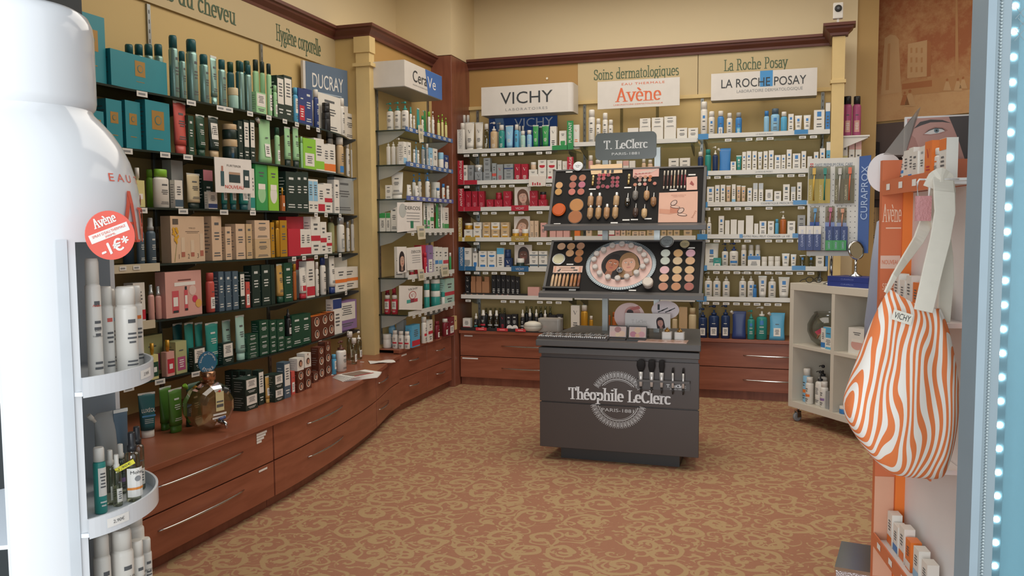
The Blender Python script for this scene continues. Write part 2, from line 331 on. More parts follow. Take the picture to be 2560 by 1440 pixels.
def product(kind,w,h,t,cb,cc,ls,lc,label,group=None,name=None,cat=None):
    nm,ct=KN[kind]; root=thing(name or nm,label,cat or ct,group=group)
    mb=pm(cb); mc=pm(cc or 'w'); dark=cb in('dt','dg','bg','nv','db','bk','br','mr','cd','bw','sl','te','gg','rd')
    if kind=='box':
        b=MB().box(-w/2,w/2,-t/2,t/2,0,h,mb); 
        if cc: b=MB().box(-w/2,w/2,-t/2,t/2,0,h,mb,top=mc)
        b.build('carton_body',root)
        if ls!='no':
            b=MB(); marks(b,front(-t/2),w,h,0,ls,lc,.0006,dark)
            if w>.02: # side panel print, read from the aisle end
                mp=plane((-w/2,t/2,0),(0,-1,0),(0,0,1)); pr=mat('#cfd2cd',.6,name='print_pale') if dark else DARKP
                n=int(max(3,min(9,h/.016)))
                for i in range(n):
                    z=h*(.15+.72*(i+.5)/n); k=t*(.45+.3*((i*7)%5)/5); b.rect(mp,t*.14,t*.14+k,z,z+h*.018,pr,.0006)
            b.build('print',root)
    elif kind in('bottle','can','pump','mist','drop'):
        r=w/2; sy=t/w
        cf_={'bottle':.80,'can':.80,'pump':.70,'mist':.72,'drop':.66}[kind]; hb=h*cf_
        nr=r*{'bottle':.66,'can':.84,'pump':.42,'mist':.62,'drop':.5}[kind]
        sh=min(r*.7,h*.08) if kind!='can' else r*.55
        prof=[(r*.88,0),(r,h*.015),(r,hb-sh),(r*.96,hb-sh*.62),(r*.82,hb-sh*.28),(nr*1.05,hb-.002),(nr,hb),(nr,hb+h*.012)]
        MB().lathe(prof,mb,20,sy=sy).build('bottle_body',root)
        b=MB(); z=hb+h*.004
        if kind=='bottle': b.lathe([(nr*1.18,z),(nr*1.18,h*.985),(nr*1.08,h)],mc,16,sy=min(1,sy*1.2)); b.build('cap',root)
        elif kind=='can': b.lathe([(nr*1.04,z-.002),(nr*1.04,h*.97),(nr*.9,h)],mc,18,sy=sy); b.build('cap',root)
        elif kind=='mist': b.lathe([(nr*1.05,z),(nr*1.05,z+(h-z)*.3),(nr*.8,z+(h-z)*.34),(nr*.8,h*.98),(nr*.7,h)],mc,16,sy=min(1,sy*1.2)); b.build('spray_cap',root)
        elif kind=='drop': b.lathe([(nr*1.2,z),(nr*1.2,z+(h-z)*.45),(nr*.6,z+(h-z)*.5),(nr*.66,h*.95),(nr*.3,h)],mc,14); b.build('dropper',root)
        else:
            b.lathe([(nr*1.25,z),(nr*1.25,z+h*.06),(nr*.45,z+h*.07),(nr*.45,z+h*.15)],mc,14)
            b.build('collar',root); b=MB(); zt=h-h*.075
            b.lathe([(nr*.6,zt),(nr*.85,zt+h*.02),(nr*.8,h*.985),(nr*.5,h)],mc,12); b.tube([(0,0,h*.965),(-r*.6,-r*.1,h*.97),(-r*1.0,-r*.15,h*.945)],nr*.26,mc,7); b.build('pump_head',root)
        if ls!='no':
            b=MB(); mp=wrap(r,r*sy); hh=hb-sh-h*.04; marks(b,mp,r*1.7,hh,h*.03,ls,lc,.0008,dark,4); b.build('print',root)
    elif kind=='tube':
        hc=h*.17; b=MB(); rings=[]; r=w/2; n=20
        for k in range(9):
            f=k/8; z=hc+(h-hc)*f; sx=r*(.80+.2*f); sy=max(.0015,min(t/2,r*.62)*(1-f)**.75); rings.append([(sx*math.cos(2*math.pi*(i+.5)/n),sy*math.sin(2*math.pi*(i+.5)/n),z) for i in range(n)])
        b.loft(rings,mb).build('tube_body',root)
        MB().lathe([(r*.70,0),(r*.74,hc*.05),(r*.74,hc)],mc,18,sy=min(1,t/w*1.1)).build('cap',root)
        def mp(x,z,d=0.0):
            f=max(0,min(1,(z-hc)/(h-hc))); sx=r*(.8+.2*f); sy=max(.0015,min(t/2,r*.62)*(1-f)**.75); q=max(-.95,min(.95,x/sx)); return Vector((x,-sy*math.sqrt(1-q*q)-d,z))
        b=MB(); b.rect(front(-.0016),-r*.99,r*.99,h*.955,h*.999,mat('#d9dcd8',.4,.2),.0006)
        if ls!='no': marks(b,mp,w*.8,(h-hc)*.8,hc+h*.04,ls,lc,.0012,dark,4)
        b.build('print',root)
    elif kind=='jar':
        r=w/2; MB().lathe([(r*.9,0),(r,h*.06),(r,h*.6),(r*.92,h*.66)],mb,22).build('jar_body',root)
        MB().lathe([(r*.98,h*.64),(r*1.0,h*.66),(r,h*.96),(r*.94,h)],mc,22).build('lid',root)
        if ls!='no': b=MB(); b.rect(wrap(r),-r*.9,r*.9,h*.15,h*.5,PAPER if not lc else mat(PAL[lc][0],.5),.0006,5); b.rect(wrap(r),-r*.6,r*.6,h*.26,h*.36,DARKP,.0012,4); b.build('print',root)
    elif kind=='pouch':
        rings=[]; n=20
        for k in range(10):
            f=k/9; ww=w/2*(1-.10*math.sin(math.pi*f)-.03*f); tt=max(.002,t/2*(1-f)**.8*(1 if f>.08 else .75)); dx=0
            rings.append([((ww*math.copysign(abs(math.cos(a))**.5,math.cos(a))),tt*math.sin(a),h*f*(.94+.06*(1 if math.cos(a)>-.5 else .55))) for a in [2*math.pi*(i+.5)/n for i in range(n)]])
        MB().loft(rings,mb).build('pouch_body',root)
        b=MB(); T=Matrix.Translation((-w*.42,0,h*.9))@Matrix.Rotation(R(-40),4,'Y'); b.lathe([(w*.07,0),(w*.07,h*.05),(w*.1,h*.055),(w*.1,h*.13)],mc,12,M=T); b.build('spout_cap',root)
        if ls!='no':
            b=MB(); mp=lambda x,z,d=0.0:Vector((x,-max(.002,t/2*(1-z/h)**.8)-d-.002,z)); marks(b,mp,w*.6,h*.7,h*.08,ls,lc,.0015,dark,1); b.build('print',root)
    elif kind=='perf':
        MB().prism(rrect(w,t,w*.12),0,h*.68,mb).build('flacon',root)
        b=MB(); b.lathe([(w*.12,h*.68),(w*.12,h*.74),(w*.17,h*.74),(w*.17,h)],mc,12); b.build('cap',root)
        b=MB(); b.rect(front(-t/2),-w*.4,w*.4,h*.08,h*.48,mat(PAL[lc or 'w'][0],.5),.0006); b.rect(front(-t/2),-w*.2,w*.2,h*.2,h*.34,PAPER if lc else DARKP,.0012); b.build('print',root)
    elif kind=='stick':
        MB().lathe([(w/2,0),(w/2,h*.62)],mb,14).build('stick_body',root); MB().lathe([(w/2*1.02,h*.62),(w/2*1.02,h*.98),(w/2*.9,h)],mc,14).build('cap',root)
    return root
def frame(root,P,u,v):
    """stand a thing on a sloping board: local X = u, local Z = v, front towards the viewer"""
    u=Vector(u).normalized(); v=Vector(v).normalized(); n=u.cross(v); M=Matrix.Identity(4)
    for i in range(3): M[i][0]=u[i]; M[i][1]=-n[i]; M[i][2]=v[i]; M[i][3]=P[i]
    root.matrix_world=M; return root
def face_art(b,mp,cx,cy_,s,skin,hair,long=True,d=.001,lips='#b5605a',tilt=0,eye='#3a2a24'):
    """a printed portrait: hair, neck, face with brows, eyes, nose and mouth"""
    ca,sa=math.cos(R(tilt)),math.sin(R(tilt))
    m2=lambda x,y,dd=0.0: mp(cx+x*ca-y*sa,cy_+x*sa+y*ca,dd)
    H=mat(hair,.7); S=mat(skin,.6); h0=lin(skin)
    S2=mat('#%02x%02x%02x'%tuple(int(int(skin[i:i+2],16)*.82) for i in(1,3,5)),.6)
    b.oval(m2,0,s*.1,s*.62,s*.78,H,d)
    if long: b.shape(m2,[(-s*.62,s*.1),(-s*.66,-s*1.0),(-s*.25,-s*1.1),(s*.3,-s*1.1),(s*.66,-s*.95),(s*.62,s*.1)],H,d*1.2)
    b.shape(m2,[(-s*.2,-s*.45),(-s*.24,-s*1.0),(s*.24,-s*1.0),(s*.2,-s*.45)],S2,d*2)
    b.oval(m2,0,-s*.06,s*.44,s*.6,S,d*3)
    b.shape(m2,[(-s*.46,s*.2),(-s*.3,s*.5),(s*.05,s*.58),(s*.35,s*.48),(s*.46,s*.15),(s*.3,s*.36),(s*.0,s*.42),(-s*.25,s*.36)],H,d*4)
    for k in(-1,1):
        b.oval(m2,k*s*.18,s*.06,s*.085,s*.035,mat('#efe9e2',.5),d*5,12); b.oval(m2,k*s*.18,s*.06,s*.035,s*.035,mat(eye,.5),d*6,10)
        b.shape(m2,[(k*s*.08,s*.15),(k*s*.18,s*.2),(k*s*.3,s*.15),(k*s*.18,s*.17)][::k],H,d*5)
    b.shape(m2,[(-s*.03,s*.04),(-s*.07,-s*.16),(s*.07,-s*.16),(s*.02,s*.04)],S2,d*4.5)
    b.oval(m2,0,-s*.32,s*.14,s*.05,mat(lips,.5),d*5,14)
# ================================================================== SETTING
def interp(pts,y):
    if y<=pts[0][0]: return pts[0][1]
    for (a,b),(c,d) in zip(pts,pts[1:]):
        if y<=c: return b+(d-b)*(y-a)/(c-a)
    return pts[-1][1]
def smooth_curve(pts,n=40):
    ys=[pts[0][0]+(pts[-1][0]-pts[0][0])*i/n for i in range(n+1)]
    out=[]
    for y in ys:
        out.append((y,sum(interp(pts,y+d) for d in(-.14,-.07,0,.07,.14))/5))
    return out
def carpet():
    m=bpy.data.materials.new('scroll_carpet'); m.use_nodes=True; nt=m.node_tree; N=nt.nodes; L=nt.links; b=N['Principled BSDF']; b.inputs['Roughness'].default_value=.95; b.inputs['Specular IOR Level'].default_value=.1
    tc=N.new('ShaderNodeTexCoord')
    wz=N.new('ShaderNodeTexNoise'); wz.inputs['Scale'].default_value=9; wz.inputs['Detail'].default_value=1
    L.new(tc.outputs['Object'],wz.inputs['Vector'])
    ad=N.new('ShaderNodeVectorMath'); ad.operation='MULTIPLY_ADD'; ad.inputs[1].default_value=(.05,.05,0); L.new(wz.outputs['Color'],ad.inputs[0]); L.new(tc.outputs['Object'],ad.inputs[2])
    def M(op,a,b_=None,c=None):
        n=N.new('ShaderNodeMath'); n.operation=op
        for i,v in enumerate((a,b_,c)):
            if v is None: continue
            if isinstance(v,(int,float)): n.inputs[i].default_value=v
            else: L.new(v,n.inputs[i])
        return n.outputs[0]
    def swirl(scale,arms,k,off,rad):
        mp=N.new('ShaderNodeMapping'); mp.inputs['Location'].default_value=(off,off*.7,0); L.new(ad.outputs[0],mp.inputs[0])
        v=N.new('ShaderNodeTexVoronoi'); v.voronoi_dimensions='2D'; v.inputs['Scale'].default_value=scale; v.inputs['Randomness'].default_value=.75
        L.new(mp.outputs[0],v.inputs['Vector'])
        d=N.new('ShaderNodeVectorMath'); d.operation='SUBTRACT'; L.new(mp.outputs[0],d.inputs[0]); L.new(v.outputs['Position'],d.inputs[1])
        sx=N.new('ShaderNodeSeparateXYZ'); L.new(d.outputs[0],sx.inputs[0])
        an=M('ARCTAN2',sx.outputs[1],sx.outputs[0]); r=v.outputs['Distance']
        sc=N.new('ShaderNodeSeparateColor'); L.new(v.outputs['Color'],sc.inputs[0])
        sg=M('MULTIPLY_ADD',M('GREATER_THAN',sc.outputs[0],.5),2,-1)
        ph=M('MULTIPLY',sc.outputs[1],6.28)
        a2=M('ADD',M('MULTIPLY',M('MULTIPLY',an,arms),sg),ph)
        s=M('SINE',M('ADD',a2,M('MULTIPLY',r,k)))
        lim=M('SUBTRACT',1.0,M('MULTIPLY',M('POWER',M('DIVIDE',r,rad),4),.9))
        return M('ADD',s,M('SUBTRACT',lim,1.0))
    a=swirl(4.6,1,17,0,.62); c=swirl(8.5,1,13.0,3.7,.6)
    lf=N.new('ShaderNodeTexNoise'); lf.inputs['Scale'].default_value=17; lf.inputs['Detail'].default_value=1.5; lf.inputs['Distortion'].default_value=1.6; L.new(ad.outputs[0],lf.inputs['Vector'])
    leaf=M('MULTIPLY_ADD',lf.outputs['Fac'],9.0,-5.35)
    mx=M('MAXIMUM',M('SUBTRACT',a,.38),M('SUBTRACT',c,.60)); mx=M('MAXIMUM',mx,leaf)
    rp=N.new('ShaderNodeMapRange'); rp.inputs['From Min'].default_value=-.1; rp.inputs['From Max'].default_value=.18; L.new(mx,rp.inputs['Value'])
    fz=N.new('ShaderNodeTexNoise'); fz.inputs['Scale'].default_value=400; fz.inputs['Detail'].default_value=1; L.new(tc.outputs['Object'],fz.inputs['Vector'])
    mix=N.new('ShaderNodeMix'); mix.data_type='RGBA'; mix.inputs['A'].default_value=lin('#ad7d64'); mix.inputs['B'].default_value=lin('#bc9e76'); L.new(rp.outputs[0],mix.inputs['Factor'])
    m2=N.new('ShaderNodeMix'); m2.data_type='RGBA'; m2.blend_type='MULTIPLY'; m2.inputs['Factor'].default_value=.2; L.new(mix.outputs['Result'],m2.inputs['A']); L.new(fz.outputs['Color'],m2.inputs['B'])
    L.new(m2.outputs['Result'],b.inputs['Base Color'])
    bp=N.new('ShaderNodeBump'); bp.inputs['Strength'].default_value=.4; bp.inputs['Distance'].default_value=.003; L.new(fz.outputs['Fac'],bp.inputs['Height']); L.new(bp.outputs[0],b.inputs['Normal'])
    return m
UPW=mat('#e9d8b2',.7,var=.03,scale=2,name='wall_paint'); TAN=mat('#b08a50',.6,var=.03,scale=2,name='tan_board'); BEIGE=mat('#c8b48a',.6,var=.03,scale=2,name='beige_board')
PANEL=mat('#cdb176',.6,var=.04,scale=2,name='yellow_cream_panel'); LTAN=mat('#bd9c64',.6,var=.04,scale=2,name='tan_wall')
GREEN=mat('#4a6248',.6,name='green_lettering')
def wall(name,x0,x1,y0,y1,z0,z1,m): return struct(MB().box(x0,x1,y0,y1,z0,z1,m).build(name))
struct(MB().box(-3.3,5,1.75,9.6,-.05,0,carpet()).build('floor'))
struct(MB().box(-6,6,-6,1.75,-.06,-.01,mat('#8d8a86',.8,var=.2,scale=6,name='pavement_stone')).build('pavement'))
struct(MB().box(-3.4,5.1,1.7,9.7,3.55,3.65,mat('#e8e0cc',.8)).build('ceiling'))
wall('wall_left',-3.4,-3.2,1.75,7.4,0,3.55,UPW)
wall('wall_left_jog',-3.2,-2.68,6.72,7.4,2.905,3.55,UPW)
wall('wall_back',-3.4,.62,7.3,7.5,0,3.55,UPW)
wall('wall_right',4.9,5.1,1.75,9.7,0,3.55,UPW)
wall('wall_rear',.62,5.1,9.5,9.7,0,3.55,LTAN)
# shop front left of the doorway
struct(MB().box(-3.4,-1.735,1.56,1.75,0,3.55,mat('#2c3234',.5,name='dark_shopfront')).build('wall_front'))
struct(MB().box(-1.735,5.1,1.56,1.75,2.2,3.55,mat('#2c3234',.5,name='dark_shopfront')).build('wall_front_unseen_lintel'))  # out of view, added to keep high daylight off the upper walls
struct(MB().box(1.5,5.1,1.55,1.75,0,2.2,mat('#2c3234',.5,name='dark_shopfront')).build('wall_front_unseen_side'))  # also out of view, added with the lintel to block daylight
# panelled lower walls
b=MB(); b.box(-3.2,-3.16,1.75,5.55,.43,2.60,PANEL); struct(b.build('wall_left_panel'))
b=MB(); b.box(-3.2,-3.145,1.75,5.55,2.60,2.815,BEIGE)
mp=plane((-3.145,0,0),(0,1,0),(0,0,1))
p1=atX(500,8,-3.145); p2=atX(589,38,-3.145)
b2=atX(690,90,-3.145); b3=atX(801,118,-3.145)
o=struct(b.build('trim_1'))
t=MB(); t.text(mp,'Soins du cheveu',p2.y,(p1.z+p2.z)/2+.0,GREEN,w=.80,h=.115,font='serif',d=.002,align='r',pen=(.05,.02)); t.build('lettering',o)
t=MB(); t.text(mp,'Hygiène corporelle',(b2.y+b3.y)/2,(b2.z+b3.z)/2-.005,GREEN,w=b3.y-b2.y,h=.15,font='serif',d=.002,pen=(.05,.02)); t.build('lettering',o)
struct(MB().box(-3.2,-2.87,5.55,5.6,.43,2.815,PANEL).build('wall_left_return'))
struct(MB().box(-3.2,-2.87,5.6,6.72,.49,2.56,PANEL).build('wall_alcove'))
struct(MB().box(-3.2,-2.872,5.6,6.72,2.56,2.815,TAN).build('trim_2'))
# pilaster post between the two left bays
b=MB(); b.box(-2.96,-2.85,5.52,5.60,.43,2.70,CREAM); b.box(-2.98,-2.83,5.505,5.61,2.60,2.625,CREAM); b.box(-2.97,-2.84,5.51,5.6,2.70,2.815,CREAM); struct(b.build('trim_3'))
struct(bevel(MB().box(-2.9,-2.68,6.72,7.3,0,2.90,CHERRYD).build('trim_4'),.004))
# back wall boards
struct(MB().box(-2.68,.42,7.16,7.3,.45,2.50,PANEL).build('wall_back_panel'))
struct(MB().box(-2.68,.42,7.135,7.16,2.485,2.515,CREAM).build('trim_5'))
struct(MB().box(-2.68,-1.66,7.155,7.3,2.515,2.86,TAN).build('trim_6'))
o=struct(MB().box(-1.66,-.63,7.15,7.3,2.515,2.86,BEIGE).build('trim_7'))
q=struct(MB().box(-.625,.42,7.15,7.3,2.515,2.86,BEIGE).build('trim_8'))
mp=plane((0,7.15,0),(1,0,0),(0,0,1))
a=atY(1485,190,7.15); c=atY(1697,178,7.15)
t=MB(); t.text(mp,'Soins dermatologiques',(a.x+c.x)/2,(a.z+c.z)/2,GREEN,w=c.x-a.x,h=.125,font='serif',d=.002); t.build('lettering',o)
a=atY(1810,165,7.15); c=atY(1970,158,7.15)
t=MB(); t.text(mp,'La Roche Posay',(a.x+c.x)/2,(a.z+c.z)/2,GREEN,w=c.x-a.x,h=.125,font='serif',d=.002); t.build('lettering',q)
b=MB(); b.oval(mp,-1.94,2.73,.01,.01,mat('#efe6d0'),.003); b.build('screw_cap',bpy.data.objects['trim_6'])
# right partition and post
struct(MB().box(.42,.45,6.85,7.3,0,2.84,PANEL).build('wall_partition'))
b=MB(); b.box(.405,.495,6.80,6.87,0,2.84,CREAM); b.box(.395,.505,6.79,6.88,2.49,2.515,CREAM); struct(b.build('trim_9'))
struct(MB().box(.45,.78,7.32,7.5,0,3.55,LTAN).build('wall_side'))
# moulding swept along the top of the boards
PROF=[(0,0),(.018,0),(.022,.018),(.05,.045),(.055,.06),(.07,.064),(.07,.085),(0,.085)]
def sweep(name,path,z,m):
    P=[Vector(p) for p in path]; rings=[]
    for i,p in enumerate(P):
        d0=(P[i]-P[i-1]).normalized() if i else (P[1]-P[0]).normalized()
        d1=(P[i+1]-P[i]).normalized() if i<len(P)-1 else d0
        n0=Vector((d0.y,-d0.x)); n1=Vector((d1.y,-d1.x)); n=(n0+n1)/(1+n0.dot(n1))
        rings.append([(p.x+n.x*o_,p.y+n.y*o_,z+h) for o_,h in PROF])
    b=MB(); b.loft(rings,m,smooth=False); return struct(b.build(name))
sweep('trim_10',[(-3.16,1.76),(-3.16,5.55),(-2.87,5.55),(-2.87,6.72)],2.815,MOULD)
sweep('trim_11',[(-2.68,7.15),(.42,7.15),(.405,6.80),(.495,6.80),(.5,6.87)],2.845,MOULD)
struct(MB().box(-3.2,-2.87,5.55,6.72,2.86,2.905,UPW).build('trim_12')); struct(MB().box(.40,.5,6.80,7.15,2.84,2.925,MOULD).build('trim_13'))
# slotted uprights
def upright(name,x,y,face,z0,z1):
    b=MB()
    dark=mat('#4a4742',.5)
    if face=='Y':
        b.box(x-.012,x+.012,y-.012,y,z0,z1,STEEL); mp=plane((x,y-.012,0),(1,0,0),(0,0,1))
    else:
        b.box(x,x+.012,y-.012,y+.012,z0,z1,STEEL); mp=plane((x+.012,y,0),(0,1,0),(0,0,1))
    z=z0+.03
    while z<z1-.03: b.rect(mp,-.003,.003,z,z+.02,dark,.0006); z+=.05
    return struct(b.build(name))
for i,(x,y,f,z0,z1) in enumerate([(-3.16,3.62,'X',.46,2.59),(-3.16,4.62,'X',.46,2.59),(-2.87,5.66,'X',.52,2.55),(-2.87,6.62,'X',.52,2.55),(-2.60,7.16,'Y',.52,2.48),(-1.60,7.16,'Y',.52,2.48),(-.59,7.16,'Y',.52,2.48),(.36,7.16,'Y',.52,2.48)]):
    upright(f'trim_{20+i}',x,y,f,z0,z1)
# wall socket by the back counter
a=atY(1148,800,7.14)
b=MB(); s=thing('wall_socket','small cream wall socket on the cherry pilaster above the back counter','socket',(-2.655,6.66,.58),R(90))
MB().box(-.035,.035,-.008,.02,-.06,.06,CREAM).build('plate',s); b.oval(front(-.008),0,.02,.008,.008,BLACK,.0005); b.build('socket_hole',s)
# ================================================================== COUNTERS
CF=smooth_curve([(1.7,-2.40),(2.65,-2.385),(3.3,-2.375),(3.7,-2.375),(4.2,-2.42),(4.6,-2.475),(4.95,-2.54),(5.25,-2.62),(5.45,-2.67),(5.66,-2.69)])
cf=lambda y: interp(CF,y)
def strip(y0,y1,inset,z0,z1,back,m,name,parent,n=None):
    n=n or max(2,int((y1-y0)/.08)); ys=[y0+(y1-y0)*i/n for i in range(n+1)]
    out=[(cf(y)-inset,y) for y in ys]+[((cf(y)-inset-back) if back<.2 else -3.16,y) for y in ys[::-1]]
    return bevel(MB().prism(out,z0,z1,m).build(name,parent),.002)
ROOT={}
def handle(parent,p0,p1,out,name='handle',r=.006,sag=0):
    p0,p1,out=Vector(p0),Vector(p1),Vector(out); b=MB()
    pts=[p0+(p1-p0)*t+out*(.03*math.sin(math.pi*min(1,max(0,t)))**.6+.002) for t in [i/16 for i in range(17)]]
    b.tube(pts,[.003+.004*math.sin(math.pi*i/16) for i in range(17)],CHROME,8); return b.build(name,parent)
top=tag(strip(1.76,5.60,-.015,.43,.456,1,CHERRY,'worktop',None),'long curved cherry wood worktop along the left wall','worktop')
units=[(1.76,3.49,'nearest cherry drawer unit under the curved left worktop, low white spray display beside it',[(2.68,3.24)]),
       (3.495,4.93,'middle bulging cherry drawer unit under the curved left worktop',[(3.82,4.28)]),
       (4.935,5.60,'short cherry drawer unit where the left worktop curves inward',[(4.98,5.28)])]
for y0,y1,lab,hs in units:
    u=thing('drawer_unit',lab,'drawer unit',(0,0,0),0,'drawer units under the shelves')
    strip(y0,y1,.045,.06,.43,1,CHERRYD,'carcass',u); strip(y0,y1,.05,0,.06,1,CHERRYD,'plinth',u)
    for z0,z1 in((.065,.243),(.249,.425)):
        d=strip(y0+.003,y1-.003,.0,z0,z1,.04,CHERRY,'drawer',u)
        for a,c in hs:
            zc=(z0+z1)/2+.02
            path=[]; n=16
            for i in range(n+1):
                y=a+(c-a)*i/n; path.append((cf(y)+.003+.022*math.sin(math.pi*i/n)**.6,y,zc))
            MB().tube(path,[.003+.003*math.sin(math.pi*i/n) for i in range(n+1)],CHROME,8).build('handle',d)
        if y0<2: 
            t=MB(); mpd=lambda x,z,dd=0.0:Vector((cf(3.38)+.002,3.38+x,z))
            if z0>.2:
                for k,wd_ in enumerate((.085,.075,.06,.04)): t.rect(mpd,-.03,-.03+wd_,.405-.013*k,.416-.013*k,PAPER)
            else: t.rect(mpd,-.02,.05,.222,.232,PAPER)
            t.build('label_strip',d)
# cabinet under the alcove shelves (two columns of drawers)
u=thing('drawer_unit','dark cherry drawer unit with four small chrome handles below the alcove shelves','drawer unit',(0,0,0),0,'drawer units under the shelves')
MB().box(-3.16,-2.735,5.605,6.70,.06,.485,CHERRYD).build('carcass',u); MB().box(-3.16,-2.74,5.605,6.70,0,.06,CHERRYD).build('plinth',u)
bevel(MB().box(-3.16,-2.685,5.605,6.715,.462,.49,CHERRY).build('worktop',u),.002)
for y0,y1 in((5.61,6.15),(6.155,6.69)):
    for z0,z1 in((.065,.255),(.26,.457)):
        d=bevel(MB().box(-2.74,-2.70,y0,y1,z0,z1,CHERRY).build('drawer',u),.002)
        yc=(y0+y1)/2; handle(d,(-2.70,yc-.09,(z0+z1)/2+.02),(-2.70,yc+.09,(z0+z1)/2+.02),(1,0,0))
        if y0<6 and z0>.2: t=MB(); t.rect(plane((-2.70,5.63,.43),(0,1,0),(0,0,1)),0,.13,0,.012,PAPER,.001); t.build('label_strip',d)
# back counter
for x0,x1,lab,hx in((-2.672,-1.62,'back cherry drawer unit left of the black make-up kiosk',(-2.28,-1.78)),(-1.615,-.60,'back cherry drawer unit hidden mostly behind the black make-up kiosk',(-1.3,-.9)),(-.595,.405,'back cherry drawer unit right of the black make-up kiosk',(-.22,.28))):
    u=thing('drawer_unit',lab,'drawer unit',(0,0,0),0,'drawer units under the shelves')
    MB().box(x0,x1,6.87,7.16,.06,.49,CHERRYD).build('carcass',u); MB().box(x0,x1,6.86,7.15,0,.07,CHERRYD).build('plinth',u)
    bevel(MB().box(x0,x1,6.80,7.16,.47,.498,CHERRY).build('worktop',u),.002)
    for z0,z1 in((.072,.262),(.268,.465)):
        d=bevel(MB().box(x0+.002,x1-.002,6.83,6.87,z0,z1,CHERRY).build('drawer',u),.002)
        zc=(z0+z1)/2-.0; handle(d,(hx[0],6.83,zc),(hx[1],6.83,zc),(0,-1,0))
        if x0<-2.6:
            t=MB(); t.rect(plane((x0+.02,6.83,z1-.025),(1,0,0),(0,0,1)),.02 if z0>.2 else 0,.10 if z0>.2 else .15,0,.012,PAPER,.001); t.build('label_strip',d)
# ================================================================== SHELVES
TAGM=mat('#e2e0da',.5,name='price_tag'); 
SH={}
LF=smooth_curve([(2.0,-2.895),(3.1,-2.90),(3.4,-2.86),(3.7,-2.83),(4.05,-2.80),(4.4,-2.81),(4.7,-2.84),(5.1,-2.88),(5.35,-2.94),(5.5,-3.03)])
lf=lambda y: interp(LF,y)
def price_tag(parent,mp,x,z,w=.045,h=.022,n=2,txt=None):
    b=MB(); b.rect(mp,x-w/2,x+w/2,z-h/2,z+h/2,TAGM,.003)
    b.rect(mp,x-w*.35,x+w*.3,z-h*.2,z+h*.18,GREYTXT,.0035); return b.build('price_tag',parent)
NTH=['top','second','third','fourth','fifth','sixth','seventh']
rnd=random.Random(3); SHADE_GLASS=glass('#85908c',.07,'shade_tint_glass')  # grey tint puts the shade behind the left wall packs into the glass
for i,z in enumerate((2.068,1.79,1.515,1.24,.965,.675)):
    s=thing('glass_shelf',f'long wavy glass shelf on the left wall, {NTH[i]} from the top','shelf',(0,0,0),0,'left wall glass shelves')
    n=44; ys=[1.80+(5.50-1.80)*k/n for k in range(n+1)]
    MB().prism([(lf(y),y) for y in ys]+[(-3.155,y) for y in ys[::-1]],z-.01,z,SHADE_GLASS,EDGE).build('glass_plate',s)
    for yb in (2.6,3.62,4.62,5.4):
        b=MB(); o_=[(0,0),(.24,0),(.24,-.012),(.14,-.05),(.05,-.075),(0,-.08)]
        b.slab((-3.148,yb-.005,z-.0105),(1,0,0),(0,0,1),(0,1,0),o_,.008,STEEL); b.build('bracket',s)
    mpz=lambda x,zz,d=0.0:Vector((lf(x)+d,x,zz))
    tags={0:[355,478,552,572,625,672,712,742,770,795],1:[318,413,470,880],2:[355,458,560,632,790,815,850],3:[735,760,790,815,850],4:[865],5:[322,400,490,800,870]}[i]
    for tx in tags:
        y=4.0
        for _ in range(25):
            x_,_,_=proj((lf(y)+.002,y,z-.02)); y+=(tx-x_)*.004
        price_tag(s,mpz,y,z-.016,.062 if tx<600 else .05,.026)
    if i in(3,4):
        b=MB(); ye=3.30 if i==3 else 3.26
        b.prism([(lf(y)+.002,y) for y in(2.0,2.5,3.0,3.15,ye)]+[(lf(y)+.012,y) for y in(ye,3.15,3.0,2.5,2.0)][::1],z-.035,z+.005,mat('#c9bea4',.5,name='beige_price_rail')); b.build('price_rail',s)
        if i==3: price_tag(s,lambda x,zz,d=0.0:Vector((lf(x)+.012+d,x,zz)),3.08,z-.012,.04,.02); price_tag(s,lambda x,zz,d=0.0:Vector((lf(x)+.012+d,x,zz)),3.16,z-.012,.04,.02)
    SH[f'L{i+1}']=(z,'X',f'{NTH[i]} left wall shelf')
SH['L7']=(.456,'X','left wall worktop')
SX=-2.625
for i,z in enumerate((2.142,1.884,1.63,1.385,1.034,.755)):
    s=thing('glass_shelf',f'short alcove glass shelf beside the cherry pilaster, {NTH[i]} from the top','shelf',(0,0,0),0,'alcove glass shelves')
    MB().prism([(SX,5.62),(SX,6.57),(-2.865,6.57),(-2.865,5.62)],z-.009,z,GLASS,EDGE).build('glass_plate',s)
    for yb in(5.66,6.52):
        b=MB(); o_=[(0,0),(.22,0),(.20,-.02),(.1,-.075),(0,-.10)]
        b.slab((-2.857,yb-.004,z-.0095),(1,0,0),(0,0,1),(0,1,0),o_,.006,mat('#b4b6b0',.3,alpha=.75,name='frosted_bracket')); b.build('bracket',s)
    c={0:'#4a6aa0',1:'#4a6aa0',2:'#5b6aa6',3:'#d8d8d2',4:'#d4d4ce',5:'#d4d4ce'}[i]
    MB().box(SX+.001,SX+.009,5.64,6.57,z-.012,z+.022,mat(c,.4)).build('price_rail',s)
    mpz=lambda x,zz,d=0.0:Vector((SX+.009+d,x,zz))
    for k in range(8): price_tag(s,mpz,5.72+k*.11,z+.005 if i<3 else z-.022,.05,.02)
    SH[f'S{i+1}']=(z,'X',f'{NTH[i]} alcove shelf')
SH['S7']=(.49,'X','alcove drawer unit top')
BZ={'V':(2.066,1.793,1.561,1.296,1.037,.79),'M':(2.09,1.81,1.567,1.305,1.05,.80),'R':(2.115,1.822,1.572,1.3145,1.0615,.8115)}
BX={'V':(-2.655,-1.625),'M':(-1.62,-.60),'R':(-.595,.40)}
BN={'V':'left bay','M':'middle bay','R':'right bay'}
FY=6.80
WSTRIP=mat('#d9d8d2',.35,name='white_price_rail')
